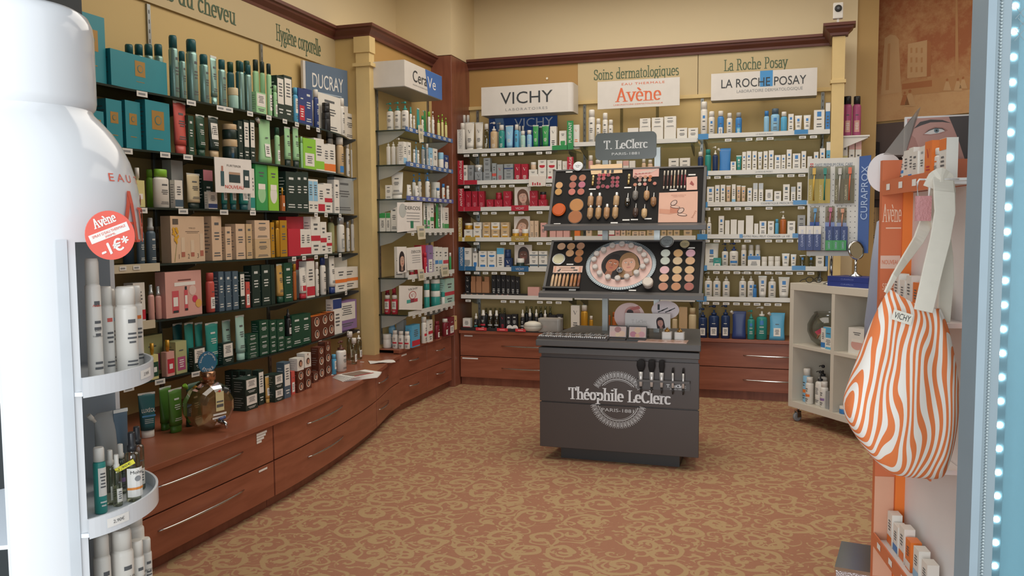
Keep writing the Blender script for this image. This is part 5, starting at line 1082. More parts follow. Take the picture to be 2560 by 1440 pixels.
# fish bowl with small packets
p=cabp(.22,.155,zm+.012); s=thing('glass_bowl','round clear bowl filled with coloured sachets in the upper left compartment','bowl',p)
MB().lathe([(.07,0.002),(.115,.04),(.14,.10),(.14,.15),(.115,.20),(.095,.225),(.10,.235)],glass('#eef0ec',.08,'bowl_glass'),32,cap1=False).build('bowl',s)
rq=random.Random(11)
for i in range(16):
    c=['#d9486a','#e0b45a','#6f8fb0','#c9c3b8','#9a6a86','#d98a6a'][i%6]; o=MB().box(-.035,.035,-.004,.004,-.02,.02,mat(c,.4)).build('sachet',s); a=rq.random()*6.28; r=.02+.055*rq.random(); o.location=(r*math.cos(a),r*math.sin(a),.045+.055*rq.random()); o.rotation_euler=(rq.random()*1.5,rq.random(),rq.random()*6)
def cabprod(kind,x,y,z,w,h,t,cb,cc,ls,lc,lab,grp=None,rz=0):
    o=product(kind,w,h,t,cb,cc,ls,lc,lab,grp); o.location=cabp(x,y,z); o.rotation_euler=(0,0,CR+rz); return o
cabprod('pouch',.31,.33,zm+.012,.15,.30,.05,'lb','lb','no',None,'light blue plastic pouch behind the round bowl')
cabprod('box',.355,.05,zm+.012,.10,.15,.03,'sk','w','pt','w','blue and white carton leaning right of the round bowl')
cabprod('box',.31,.045,zm+.012,.04,.14,.03,'w',None,'bd','bl','white carton with blue base between the bowl and the blue carton')
cabprod('box',.60,.10,zm+.012,.15,.17,.1,'w',None,'jr','rs','white carton with a pink picture in the upper right compartment'); cabprod('box',.66,.22,zm+.012,.17,.30,.09,'w','w','tp','sk','taller white carton with blue top behind the pink pictured one')
zb_=z0+.045
cabprod('can',.10,.08,zb_,.055,.24,.055,'lb','w','md','or_','blue and white spray can in the lower left compartment')
for i,(x,y,h) in enumerate(((.17,.16,.27),(.235,.08,.245),(.30,.17,.27))): cabprod('pump',x,y,zb_,.066,h,.062,'w','bk','sm','w',f'white bottle with black pump in the lower left compartment, {O3[i]} of three','black pump bottles in the cube cabinet')
cabprod('bottle',.165,.05,zb_,.055,.19,.055,'w','w','md','or_','short white bottle in front of the black pump bottles'); cabprod('bottle',.30,.06,zb_,.055,.18,.055,'w','w','md','pu','short white bottle with violet band at the right of the pump bottles')
cabprod('box',.35,.06,zb_,.03,.12,.04,'gy',None,'no',None,'narrow grey carton beside the divider of the lower left compartment'); cabprod('jar',.50,.05,zb_,.06,.05,.06,'bl','w','no',None,'small blue jar with white lid in the lower right compartment')
# ------------------------------------------------------------------ toothbrush stand on the cabinet
YB=6.03; a=atY(2021,397,YB); c=atY(2143,640,YB); cx_=(a.x+c.x)/2; w=c.x-a.x; z_t,z_b=a.z,c.z
st=thing('toothbrush_stand','white pegboard toothbrush stand with a blue side panel on top of the white cabinet','display stand',(cx_,YB,1.0))
PEG=mat('#d9d8d2',.4,name='pegboard_white'); zt,zb=z_t-1.0,z_b-1.0
MB().box(-w/2,w/2,0,.012,zb,zt,PEG).build('pegboard',st)
b=MB(); mp=front(0); hole=mat('#6e6f70',.6)
for i in range(11):
    for j in range(15): b.oval(mp,-w/2+.02+i*(w-.04)/10,zb+.05+j*(zt-zb-.16)/14,.0035,.0035,hole,.0006,8)
b.build('peg_holes',st)
t=MB(); t.text(mp,'SWISS PREMIUM ORAL CARE',.0,zt-.045,mat('#5d6f86',.5),w=w*.74,h=.022,d=.001); t.rect(mp,-w*.46,-w*.40,zt-.058,zt-.032,mat('#c3303a',.5),.001); t.rect(mp,-w*.437,-w*.423,zt-.055,zt-.035,PAPER,.002); t.rect(mp,-w*.452,-w*.408,zt-.049,zt-.041,PAPER,.002); t.build('lettering',st)
blu=mat('#2f5598',.4,name='side_panel_blue'); b=MB(); b.slab((w/2+.001,0,0),(1,-.25,0),(0,0,1),(-.25,-1,0),[(0,zb+.02),(.066,zb+.02),(.07,zt+.01),(0,zt+.005)],.008,blu); so=b.build('side_panel',st)
t=MB(); m3=plane((w/2+.034,-.018,0),(0,0,1),Vector((-1,.25,0)).normalized()); t.text(m3,'CURAPROX',zt-.24,0,mat('#a9bfe0',.5),w=.36,h=.042,d=.006); t.build('lettering',so)
MB().lathe([(.011,.005),(.011,zb+.02)],CHROME,14,c=(0,.022)).build('pole',st); MB().lathe([(.05,0),(.05,.008),(.02,.022)],CHROME,24,c=(0,.022)).build('foot',st)
MB().box(-w/2-.04,w/2,-.11,-.003,zb+.035,zb+.04,glass('#dfe3e0',.12)).build('clear_tray',st)
def blister(x,y0,y1,wp,cc,bc,lab,kind=0):
    P=atY(x,y1,YB-.02); Q=atY(x,y0,YB-.02); w_=wp/FPX*6.1; h=Q.z-P.z; s=thing('toothbrush_pack',lab,'toothbrush',(P.x,YB-.018,P.z),0,'toothbrush packs on the pegboard')
    MB().box(-w_/2,w_/2,0,.003,0,h*(.66 if kind==0 else .35),mat(cc,.4)).build('backing_card',s); MB().box(-w_/2,w_/2,0,.002,h*(.66 if kind==0 else .35),h,glass('#e3e3dc',.1)).build('blister',s)
    b=MB(); b.tube([(0,-.012,.02),(0,-.013,h*.5),(.004,-.012,h*.8)],[.006,.005,.004],mat(bc,.35),8); b.box(-.008,.012,-.022,-.008,h*.78,h*.95,mat(bc,.4)); b.build('toothbrush',s)
    if kind==0: t=MB(); t.text(plane((-w_*.3,0,h*.3),(0,0,1),(-1,0,0)),'CURAPROX',0,0,mat('#d8d2b0',.5),w=h*.4,h=w_*.22,d=.001); t.build('print',s)
blister(2033,416,509,22,'#a8953c','#d6b04a','toothbrush pack with a yellow brush on gold card, leftmost of the upper row')
blister(2060,416,508,25,'#b59f3f','#2a8a7c','toothbrush pack with a teal brush on gold card, second of the upper row')
blister(2097,416,509,19,'#6a6243','#c9c7c2','toothbrush pack with a white brush on olive card, third of the upper row')
blister(2122,414,508,22,'#6a6243','#e06f4a','toothbrush pack with an orange brush on olive card, right end of the upper row')
blister(2036,518,575,20,'#2c4d9a','#5f9ac9','toothbrush pack with a light blue brush, left of the lower row',1)
blister(2074,516,577,20,'#7f92c4','#c06a8a','toothbrush pack with a pink brush, middle of the lower row',1)
blister(2104,519,577,20,'#8f9cc0','#d79a7a','toothbrush pack with a peach brush, right of the lower row',1)
def tray_box(x0,x1,y0,y1,Yq,cb,cc,lab,grp,ls,lc,txt=None):
    a=atY(x0,y0,Yq); c=atY(x1,y1,Yq); w_=c.x-a.x; h=a.z-c.z; o=product('box',w_,h,.04,cb,None,ls,lc,lab,grp); o.location=((a.x+c.x)/2,Yq,1.0+zb+.041)
    t=MB(); t.text(plane((0,-.02,h*.5),(0,0,1),(-1,0,0)),'CURAPROX',0,0,mat('#b9c3e6',.5),w=h*.7,h=w_*.3,d=.0012); t.build('lettering',o)
for i in range(3):
    tray_box(1996+18.5*i,2014+18.5*i,573,634,5.97,'nv',None,f'blue upright carton in the left clear tray of the toothbrush stand, {O3[i]} of three','cartons in the toothbrush stand trays','tq','w')
    tray_box(2064+18*i,2081.5+18*i,575,634,5.99,'nv',None,f'blue upright carton in the right tray behind the green ones, {O3[i]} of three','cartons in the toothbrush stand trays','no',None)
    tray_box(2063+17.3*i,2080+17.3*i,612,637,5.94,'gr',None,f'low green carton in the right tray of the toothbrush stand, {O3[i]} of three','cartons in the toothbrush stand trays','no',None)
# blue boxes and round mirror on the cabinet
for i,(za,lab) in enumerate(((1.0,'long flat blue box lying on the right of the cabinet top, lower one'),(1.034,'long flat blue box on top of the other flat blue box'))):
    p=cabp(.50,.13,za); o=thing('flat_box',lab,'box',p,CR+R(8),'flat blue boxes on the cabinet'); MB().box(-.16,.16,-.09,.09,0,.033,mat('#2f3f86',.4,name='box_blue')).build('carton_body',o); t=MB(); t.text(front(-.09),'CURAPROX',0,.016,mat('#7f8cc8',.5),w=.1,h=.01,d=.001); t.build('lettering',o)
p=cabp(.50,.12,1.067); s=thing('table_mirror','round chrome table mirror standing on the flat blue boxes','mirror',p,R(38)); MB().lathe([(.04,0),(.04,.006),(.012,.02),(.008,.05),(.011,.06),(.008,.07),(.008,.11)],CHROME,20).build('mirror_stand',s)
T=Matrix.Translation((0,0,.175))@Matrix.Rotation(R(80),4,'X'); MB().lathe([(.056,-.008),(.064,-.005),(.064,.005),(.056,.008)],CHROME,32,M=T,cap0=False,cap1=False).build('mirror_ring',s); MB().lathe([(.057,-.004),(.057,.004)],mat('#c9cfd2',.05,1.0,name='mirror_glass'),32,M=T).build('mirror_face',s)
p=cabp(.10,.12,1.0); s=thing('eyeglasses','pair of dark rimmed glasses lying on the left of the cabinet top','glasses',p,R(20)); b=MB()
for k in(-1,1): b.tube([(k*.032+.026*math.cos(R(a)),-.01,.024+.02*math.sin(R(a))) for a in range(0,361,24)],.003,BLACK,6)
b.build('rims',s); MB().box(-.008,.008,-.013,-.008,.026,.031,BLACK).build('bridge',s); [MB().tube([(k*.06,-.01,.03),(k*.058,.06,.02),(k*.05,.12,.004)],.003,BLACK,6).build('temple',s) for k in(-1,1)]
# ================================================================== SIDE SHELF BEHIND THE POST
s=thing('side_shelf','small white bracketed shelf on the far side of the right post','shelf',(.46,7.05,2.10)); b=MB(); b.box(0,.23,-.16,.26,-.012,0,WHITE); b.build('shelf_board',s); b=MB(); b.slab((0.0,-.14,-.013),(1,0,0),(0,0,1),(0,-1,0),[(0,0),(0,-.1),(.22,-.008),(.22,0)],.01,WHITE); b.build('bracket',s)
for i,x in enumerate((2104,2120,2143)):
    P=atY(x,241,6.97); o=product('bottle',.062,P.z-2.1005,.055,'vi','bk','pt','rs',f'pink mouthwash bottle with black cap on the side shelf, {O3[i]} of three','pink bottles on the side shelf'); o.location=(P.x,6.97,2.1005)
s=thing('side_shelf','lower white shelf with cartons on the far side of the right post','shelf',(.46,7.05,1.80)); b=MB(); b.box(0,.23,-.16,.26,-.012,0,WHITE); b.build('shelf_board',s)
for i,(x0,x1,y,c) in enumerate(((2106,2120,342,'w'),(2122,2137,350,'w'),(2138,2154,350,'w'))):
    a=atY(x0,y,6.97); c_=atY(x1,y,6.97); o=product('box',c_.x-a.x-.004,a.z-1.8005,.05,c,None,['md','tp','tp'][i],['ye','rs','rs'][i],f'white carton on the lower side shelf behind the post, {O3[i]} of three','cartons on the lower side shelf'); o.location=((a.x+c_.x)/2,6.97,1.8005)
# ================================================================== MURAL WALL AND DARK SHELVING
MA=Vector((.70,7.613,0)); MBv=Vector((1.75,7.02,0)); md=(MBv-MA).normalized(); mn=Vector((md.y,-md.x,0)); ml=(MBv-MA).length
def mural_mat():
    m=bpy.data.materials.new('toile_mural'); m.use_nodes=True; nt=m.node_tree; N=nt.nodes; L=nt.links; b=N['Principled BSDF']; b.inputs['Roughness'].default_value=.7
    tc=N.new('ShaderNodeTexCoord'); n1=N.new('ShaderNodeTexNoise'); n1.inputs['Scale'].default_value=15; n1.inputs['Detail'].default_value=9; n1.inputs['Roughness'].default_value=.72; L.new(tc.outputs['Object'],n1.inputs[0])
    n2=N.new('ShaderNodeTexNoise'); n2.inputs['Scale'].default_value=2.2; n2.inputs['Detail'].default_value=2; L.new(tc.outputs['Object'],n2.inputs[0])
    sx=N.new('ShaderNodeSeparateXYZ'); L.new(tc.outputs['Object'],sx.inputs[0])
    g=N.new('ShaderNodeMapRange'); g.inputs['From Min'].default_value=2.45; g.inputs['From Max'].default_value=2.75; L.new(sx.outputs['Z'],g.inputs[0])
    a=N.new('ShaderNodeMath'); a.operation='MULTIPLY_ADD'; a.inputs[1].default_value=.9; L.new(n2.outputs[0],a.inputs[0]); L.new(n1.outputs[0],a.inputs[2])
    s=N.new('ShaderNodeMath'); s.operation='MULTIPLY_ADD'; s.inputs[2].default_value=.0; L.new(a.outputs[0],s.inputs[0]); 
    mr=N.new('ShaderNodeMapRange'); mr.inputs['To Min'].default_value=.55; mr.inputs['To Max'].default_value=1.0; L.new(g.outputs[0],mr.inputs[0]); L.new(mr.outputs[0],s.inputs[1])
    cr=N.new('ShaderNodeValToRGB'); cr.color_ramp.elements[0].position=.52; cr.color_ramp.elements[0].color=lin('#c29a6c'); cr.color_ramp.elements[1].position=1.0; cr.color_ramp.elements[1].color=lin('#a0603a'); e=cr.color_ramp.elements.new(.80); e.color=lin('#b07e52')
    L.new(s.outputs[0],cr.inputs[0]); L.new(cr.outputs[0],b.inputs['Base Color']); return m
b=MB(); b.slab(MA+Vector((0,0,2.27)),md,(0,0,1),mn,[(0,0),(ml,0),(ml,1.28),(0,1.28)],.012,mural_mat(),LTAN)
mu=tag(b.build('wall_mural'),'sepia toile landscape mural with trees, a fountain and a building, high on the right','mural')
mp=plane(MA+mn*.012,md,(0,0,1)); px2m=lambda x,y:(lambda P:((P-MA).dot(md),P.z))(atP(x,y,MA+mn*.012,mn))
PL=mat('#c09a6e',.7,name='mural_pale'); PD=mat('#a5693f',.7,name='mural_rust'); PM_=mat('#b38557',.7,name='mural_mid')
t=MB(); 
def ms(pts,m,d): t.shape(mp,[px2m(*q) for q in pts][::-1],m,d)
ms([(2212,95),(2225,87),(2238,88),(2247,98),(2253,230),(2202,238)],PL,.001); ms([(2220,110),(2226,108),(2222,225),(2214,226)],PM_,.0015)
ms([(2270,110),(2318,100),(2328,106),(2327,190),(2268,196)],PL,.001); ms([(2318,100),(2328,106),(2327,190),(2317,192)],PD,.0015)
for k in range(3):
    for j in range(3): ms([(2276+k*13,120+j*24),(2281+k*13,119+j*24),(2281+k*13,132+j*24),(2276+k*13,133+j*24)],PM_,.0015)
ms([(2255,205),(2400,188),(2440,200),(2440,222),(2255,240)],PM_,.001)
ms([(2255,210),(2330,200),(2330,216),(2255,224)],PD,.0013)
for cx,cy_,k in((2275,250,1.0),(2368,215,.7),(2395,215,.75),(2408,210,.7),(2262,250,.8)):
    ms([(cx-14*k,cy_+16*k),(cx-5*k,cy_-16*k),(cx+5*k,cy_-16*k),(cx+15*k,cy_+16*k)],PL if k!=.8 else PD,.002); t.oval(mp,*px2m(cx,cy_-22*k),.012*k,.014*k,PD,.002)
for x,y0,y1 in((2392,0,190),(2440,40,200),(2175,60,235)): ms([(x-4,y1),(x-3,y0),(x+2,y0),(x+5,y1)],PM_,.0012)
t.build('painted_scene',mu)
b=MB(); b.slab(MA-mn*.05,md,(0,0,1),mn,[(0,0),(ml,0),(ml,3.55),(0,3.55)],.045,LTAN); struct(b.build('wall_angled'))
ds=thing('dark_shelving','dark brown wall shelving below the toile mural on the right','shelving'); DKW=mat('#4b3f3c',.5,name='dark_brown_wood'); DKB=mat('#5a4c48',.6,name='dark_back')
b=MB(); b.slab(MA+mn*.002,md,(0,0,1),mn,[(0.0,0),(ml,0),(ml,2.25),(0.0,2.25)],.02,DKB); b.build('back_board',ds)
for z in(1.25,1.62,1.95): b=MB(); b.slab(MA+mn*.022+Vector((0,0,z)),md,(0,0,1),mn,[(0.0,0),(ml,0),(ml,.025),(0.0,.025)],.16,DKW); b.build('shelf_board',ds)
for i,(x0,x1,y0,z,cb,cc) in enumerate(((2157,2172,358,1.975,'bw',None),(2166,2176,352,1.975,'cr',None),(2184,2196,356,1.975,'bk',None),(2140,2152,470,1.645,'w','nv'),(2154,2166,400,1.645,'w','nv'),(2170,2183,405,1.645,'be',None),(2160,2178,500,1.275,'nv',None),(2180,2195,480,1.275,'be',None))):
    PP=MA+mn*.12; a=atP(x0,y0,PP,mn); c=atP(x1,y0,PP,mn); 
    if (a-MA).dot(md)<.04: continue
    w_=(c-a).length; h=max(.06,a.z-z); h=min(h,.28)
    o=product('box',w_,h,.05,cb,cc,'ln',None,f'small {PAL[cb][1]} carton on the dark shelving, {ORD[i]} counted from the top left','cartons on the dark shelving'); o.location=(a+c)/2*1; o.location.z=z; o.rotation_euler=(0,0,math.atan2(md.y,md.x))
# ================================================================== ORANGE FLOOR DISPLAY AT THE RIGHT
ORG=mat('#e8792f',.35,var=.02,name='orange_board'); ORD_=mat('#cf7148',.4,var=.02,name='orange_card'); ORT=mat('#d9713c',.3,alpha=.88,name='orange_acrylic'); DW=mat('#e4e0de',.45,var=.02,name='display_white')
E1=Vector((.40,2.75,0)); E2=Vector((.472,2.26,0)); ed=(E2-E1).normalized(); en=Vector((ed.y,-ed.x,0)); en=en if en.x<0 else -en   # en: out of the front, towards the doorway
eL=(E2-E1).length; ER=math.atan2(ed.y,ed.x)
od=thing('cosmetics_display','orange and white floor display stand holding sun care, right of the doorway','display stand',E1,ER)
# local: x along the front (far to near), y = -out ... (rotating -90 about z maps y to +X side)
sgn=1 if Vector((-math.sin(ER),math.cos(ER),0)).dot(en)<0 else -1
def oy(v): return v*sgn       # positive = into the display
HT=1.60
def ob(x0,x1,a,c,z0,z1,m,nm,par=None): 
    y0,y1=sorted((oy(a),oy(c))); return MB().box(x0,x1,y0,y1,z0,z1,m).build(nm,par or od)
ob(0,eL,.0,.30,0,1.50,DW,'back_panel')
# far side panel standing proud of the front; its printed face looks at the doorway
pw=(atY(2213,700,2.78)-atY(2290,700,2.78)).length
sd=ob(-.03,-.005,-pw-.0,.30,0,HT,ORD_,'side_panel'); ob(-.005,.004,-.028,.0,0,HT+.0,ORG,'corner_post')
msd=plane(E1+Vector((0,0,0)),Vector((0,0,1)),en)
def face_pt(): pass
yf=-.0045
mpS=lambda x,z,d=0.0: Vector((-.0045+d,oy(x),z))        # x: negative = out (image left)
t=MB(); 
def bm_(x0,x1,z0,z1,m,d): t.poly([mpS(x0,z0,d),mpS(x1,z0,d),mpS(x1,z1,d),mpS(x0,z1,d)][::1],m)
pale=mat('#e9c3a8',.5,name='pale_peach')
bm_(-pw,-.03,1.27,1.31,mat('#dcb9a6',.5),.001); bm_(-pw,-.03,.3,.62,mat('#d9a487',.5),.001)
t.text(mpS,'Avène',-pw/2-.014,1.44,pale,w=.055,h=.055,font='serif',d=.0015,pen=(.05,.02)); bm_(-pw*.85,-.03,1.392,1.396,pale,.0015)
t.text(mpS,'NOUVEAU',-pw/2-.014,1.29,ORD_,w=.05,h=.013,d=.002); t.text(mpS,'SPRAY',-pw/2-.014,1.215,pale,w=.045,h=.02,d=.0015); t.text(mpS,'SOLAIRE',-pw/2-.014,1.165,pale,w=.055,h=.02,d=.0015); t.text(mpS,'50+',-pw/2-.014,1.12,pale,w=.035,h=.02,d=.0015)
t.build('lettering',sd)
ob(eL-.03,eL,-.012,.30,0,1.46,ORG,'corner_post')
TZ=(1.515,1.155,.78,.42)
for i,z in enumerate(TZ):
    tr_=ob(.005,eL-.03,-.085,-.001,z-.012,z,DW,'tray'); 
    q=MB(); y0,y1=sorted((oy(-.089),oy(-.085))); q.box(.004,eL-.0,y0,y1,z-.022,z+.022,ORD_); lo=q.build('tray_lip',tr_)
    q=MB(); mpl=lambda x,zz,d=0.0: Vector((x,oy(-.089-d),zz))
    for k in range(4): x=.05+k*.12; q=MB(); q.poly([mpl(x,z-.008,.001),mpl(x+.035,z-.008,.001),mpl(x+.035,z+.01,.001),mpl(x,z+.01,.001)],PAPER); q.build('price_tag',lo)
# head poster with a printed eye, fixed behind the far end of the display
def hold(o,par): o.parent=par; o.matrix_parent_inverse=par.matrix_basis.inverted(); return o
a=atY(2262,293,2.79); c=atY(2450,400,2.79); w=c.x-a.x; h=a.z-1.50
hp=MB().box(a.x,a.x+w,2.786,2.80,1.50,a.z,mat('#e0d9d5',.4)).build('head_card'); hold(hp,od)
t=MB(); mph=plane((a.x,2.786,0),(1,0,0),(0,0,1)); q_=lambda x,y:(lambda P:(P.x-a.x,P.z))(atY(x,y,2.786))
def hs(pts,m,d): t.poly([mph(*q_(x,y),d) for x,y in pts][::-1],m)
SKN=mat('#b98a7e',.5,name='print_skin'); SK2=mat('#a67468',.5,name='print_skin_mid'); HR=mat('#4a4240',.6,name='print_hair')
hs([(2268,297),(2446,288),(2446,399),(2266,399)],SKN,.0006); hs([(2372,292),(2446,288),(2446,399),(2412,399),(2396,350),(2384,320)],HR,.001); hs([(2268,330),(2288,345),(2300,380),(2298,399),(2266,399)],SK2,.001)
hs([(2284,322),(2300,305),(2326,299),(2356,300),(2378,308),(2356,305),(2326,306),(2302,314)],HR,.0014)
hs([(2306,338),(2318,325),(2336,317),(2356,318),(2370,326),(2352,334),(2326,338)],SK2,.0014); hs([(2310,335),(2322,326),(2338,321),(2354,322),(2362,328),(2346,333),(2326,336)],mat('#d9cfc9',.4),.0018)
def iris(x,y,r,m,d): hs([(x+r*math.cos(k*.35),y+r*.9*math.sin(k*.35)) for k in range(18)],m,d)
iris(2341,326.5,6.5,mat('#6f7f86',.3),.0022); iris(2341,326.5,2.8,BLACK,.0026); hs([(2310,335),(2322,325),(2338,319.5),(2356,321),(2364,327),(2354,323),(2338,321.5),(2323,327)],HR,.003)
hold(t.build('print'),hp).matrix_parent_inverse=Matrix.Identity(4); 
# clear wedge panel beside the poster
pts=[atY(2208,387,2.785),atY(2262,388,2.785),atY(2293,275,2.785),atY(2301,268,2.785)]
q=MB(); q.slab((0,2.784,0),(1,0,0),(0,0,1),(0,-1,0),[(p.x,p.z) for p in pts],.004,mat('#a39c94',.2,alpha=.55,name='grey_acrylic')); hold(q.build('acrylic_wing'),od)
# round white sign
P=atY(2212,432,2.86); s=thing('round_sign','blank round white sign sticking out at the left of the orange display','sign',P); n=40; rx_=36/FPX*2.95; rz_=43/FPX*2.95
q=MB(); q.slab((0,0,0),(1,0,0),(0,0,1),(0,-1,0),[(rx_*math.cos(2*math.pi*i/n),rz_*math.sin(2*math.pi*i/n)) for i in range(n)],.005,mat('#e3dfdd',.4)); q.build('sign_disc',s); MB().box(.0,.012,-.09,.001,-.02,.0,DW).build('sign_arm',s)
# sun care on the trays
def dprod(kind,x,out,z,w,h,t_,cb,cc,ls,lc,lab,grp=None):
    o=product(kind,w,h*(.70-.35*x),t_,cb,cc,ls,lc,lab,grp); o.location=E1+ed*x+en*out+Vector((0,0,z)); o.rotation_euler=(0,0,math.atan2(en.y,en.x)+R(90)); return o
g='sun care packs on the orange display'
ZT=TZ[0]+.0005
for i,(x,out,kind,w,h,cb,cc,ls,lc,lab) in enumerate((
 (.03,.035,'tube','.',.135,'w','w','md','bl','white tube with blue band, nearest the orange post on the top tray'),(.065,.03,'tube','.',.14,'w','w','md','or_','white tube with orange band, second from the orange post'),
 (.11,.04,'box',.045,.155,'w',None,'bd','or_','white carton with orange base on the top tray of the orange display'),(.155,.04,'box',.042,.165,'w',None,'bd','bl','white carton with blue base on the top tray of the orange display'),
 (.205,.045,'box',.05,.145,'w',None,'ln',None,'plain white carton in front on the top tray of the orange display'),(.20,.012,'box',.05,.175,'w',None,'tp','or_','tall white carton with orange top at the back of the top tray'),(.25,.04,'box',.04,.165,'w',None,'ln','gy','white carton with grey print on the top tray of the orange display'),
 (.30,.04,'box',.055,.185,'or_',None,'V','rd','tall orange carton printed with a V, top tray of the orange display'),(.355,.04,'bottle',.045,.15,'w','w','ln','or_','white bottle beside the tall orange carton on the top tray'),(.41,.04,'box',.05,.19,'w',None,'tp','or_','white carton at the near end of the top tray'))):
    dprod(kind,x,out,ZT,.038 if w=='.' else w,h,.028,cb,cc,ls,lc,lab,g)
for i,(x,h,cb,lc) in enumerate(((.05,.15,'w','or_'),(.11,.13,'w','bl'),(.17,.16,'w','or_'),(.23,.14,'or_','w'),(.30,.15,'w','lb'),(.37,.14,'w','or_'))):
    for zi,zn in((1,'second'),(3,'lowest')): dprod('box',x,.04,TZ[zi]+.0005,.045,h,.03,cb,None,'bd',lc,f'{PAL[cb][1]} carton with {PAL[lc][1]} base, {ORD[i]} from far end, {zn} orange display tray',g)
# wire clip with a glittery pink sample card
P=atP(2308,520,E1+en*.16,en); s=thing('sample_card','small glittery pink sample pouch hanging from a white wire clip on the orange display','sample',P,math.atan2(RT.y,RT.x))
b=MB(); b.prism([(-.018,-.003),(.018,-.003),(.018,.003),(-.018,.003)],-.03,.028,mat('#c98f90',.5,bump=.6,scale=160,name='glitter_rose')); b.build('pouch',s)
WW=mat('#e2dfdc',.35,name='white_wire'); b=MB(); b.tube([(-.014,0,.026),(-.015,0,.06),(-.011,0,.066),(.014,0,.066),(.016,0,.06),(.012,0,.026)],.0022,WW,8); b.build('wire_loop',s); b=MB(); hk=Matrix.Rotation(-math.atan2(RT.y,RT.x),3,'Z')@(-en*.075); b.tube([(.0,0,.066),(hk.x,hk.y,.066)],.002,WW,6); b.build('wire_hook',s)
# ================================================================== ZEBRA PRINT TOTE BAG
def zebra():
    m=bpy.data.materials.new('zebra_canvas'); m.use_nodes=True; nt=m.node_tree; N=nt.nodes; L=nt.links; b=N['Principled BSDF']; b.inputs['Roughness'].default_value=.85
    tc=N.new('ShaderNodeTexCoord'); nz=N.new('ShaderNodeTexNoise'); nz.inputs['Scale'].default_value=6.5; nz.inputs['Detail'].default_value=1.2; L.new(tc.outputs['Object'],nz.inputs[0])
    mp_=N.new('ShaderNodeMapping'); mp_.inputs['Scale'].default_value=(1,1,.30); mp_.inputs['Rotation'].default_value=(0,R(-14),0); L.new(tc.outputs['Object'],mp_.inputs[0])
    n3=N.new('ShaderNodeTexNoise'); n3.inputs['Scale'].default_value=12; n3.inputs['Detail'].default_value=.6; L.new(mp_.outputs[0],n3.inputs[0])
    ad=N.new('ShaderNodeVectorMath'); ad.operation='MULTIPLY_ADD'; ad.inputs[1].default_value=(.14,.06,.04); L.new(n3.outputs['Color'],ad.inputs[0]); L.new(mp_.outputs[0],ad.inputs[2])
    wv=N.new('ShaderNodeTexWave'); wv.wave_type='BANDS'; wv.bands_direction='X'; wv.inputs['Scale'].default_value=16.5; wv.inputs['Distortion'].default_value=1.2; wv.inputs['Detail'].default_value=1; wv.inputs['Detail Scale'].default_value=1.4; L.new(ad.outputs[0],wv.inputs[0])
    mr=N.new('ShaderNodeMapRange'); mr.inputs['From Min'].default_value=.47; mr.inputs['From Max'].default_value=.53; L.new(wv.outputs['Fac'],mr.inputs[0])
    mx=N.new('ShaderNodeMix'); mx.data_type='RGBA'; mx.inputs['A'].default_value=lin('#e8e2da'); mx.inputs['B'].default_value=lin('#df7b45'); L.new(mr.outputs[0],mx.inputs['Factor']); L.new(mx.outputs['Result'],b.inputs['Base Color'])
    bp=N.new('ShaderNodeBump'); bp.inputs['Strength'].default_value=.25; bp.inputs['Distance'].default_value=.01; L.new(nz.outputs[0],bp.inputs['Height']); L.new(bp.outputs[0],b.inputs['Normal']); return m
ZB=zebra(); STRAP=mat('#ddd6c8',.85,var=.05,scale=40,name='cream_canvas')
BD=1.92; n_v=Vector((RT.x,RT.y,0)).normalized(); back=Vector((-n_v.y,n_v.x,0))
OB=Vector(atP(2250,960,back*BD,back)); bag=thing('tote_bag','orange and white zebra striped cloth tote bag hanging from the orange display','bag',OB,math.atan2(n_v.y,n_v.x))
def bl(x,y,off=0.0):
    P=atP(x,y,back*(BD+off),back)-OB; return (P.dot(n_v),P.z)
rowsL=[(2222,722),(2196,770),(2172,830),(2150,890),(2128,950),(2106,1012),(2122,1062),(2152,1108),(2186,1150),(2216,1180),(2250,1192)]
rowsR=[(2352,772),(2366,812),(2374,860),(2381,910),(2388,960),(2390,1010),(2386,1060),(2380,1110),(2372,1150),(2360,1188),(2350,1200)]
rings=[]; n=36
for k,(l_,r_) in enumerate(zip(rowsL,rowsR)):
    (xa,za),(xb,zb2)=bl(*l_),bl(*r_); f=k/10; th=[.012,.03,.045,.055,.06,.062,.06,.05,.038,.022,.004][k]; q=[]
    for i in range(n):
        a=2*math.pi*i/n; cxx=math.copysign(abs(math.cos(a))**.75,math.cos(a)); u_=(cxx+1)/2
        fold=.006*math.sin(u_*14+f*3)*math.sin(math.pi*min(1,f*1.2)) + (.010*math.exp(-((u_-.83)/.05)**2) if f<.9 else 0)
        y=-th*math.copysign(abs(math.sin(a))**.8,math.sin(a))*-1
        q.append(Vector((xa+(xb-xa)*u_,(y-(fold if y<0 else 0)),za+(zb2-za)*u_-(.012*math.sin(math.pi*u_) if k==0 else 0))))
    rings.append(q)
b=MB(); b.loft(rings,ZB,cap0=False,cap1=True); bo=b.build('bag_body',bag); sub=bo.modifiers.new('sub','SUBSURF'); sub.levels=1; sub.render_levels=2
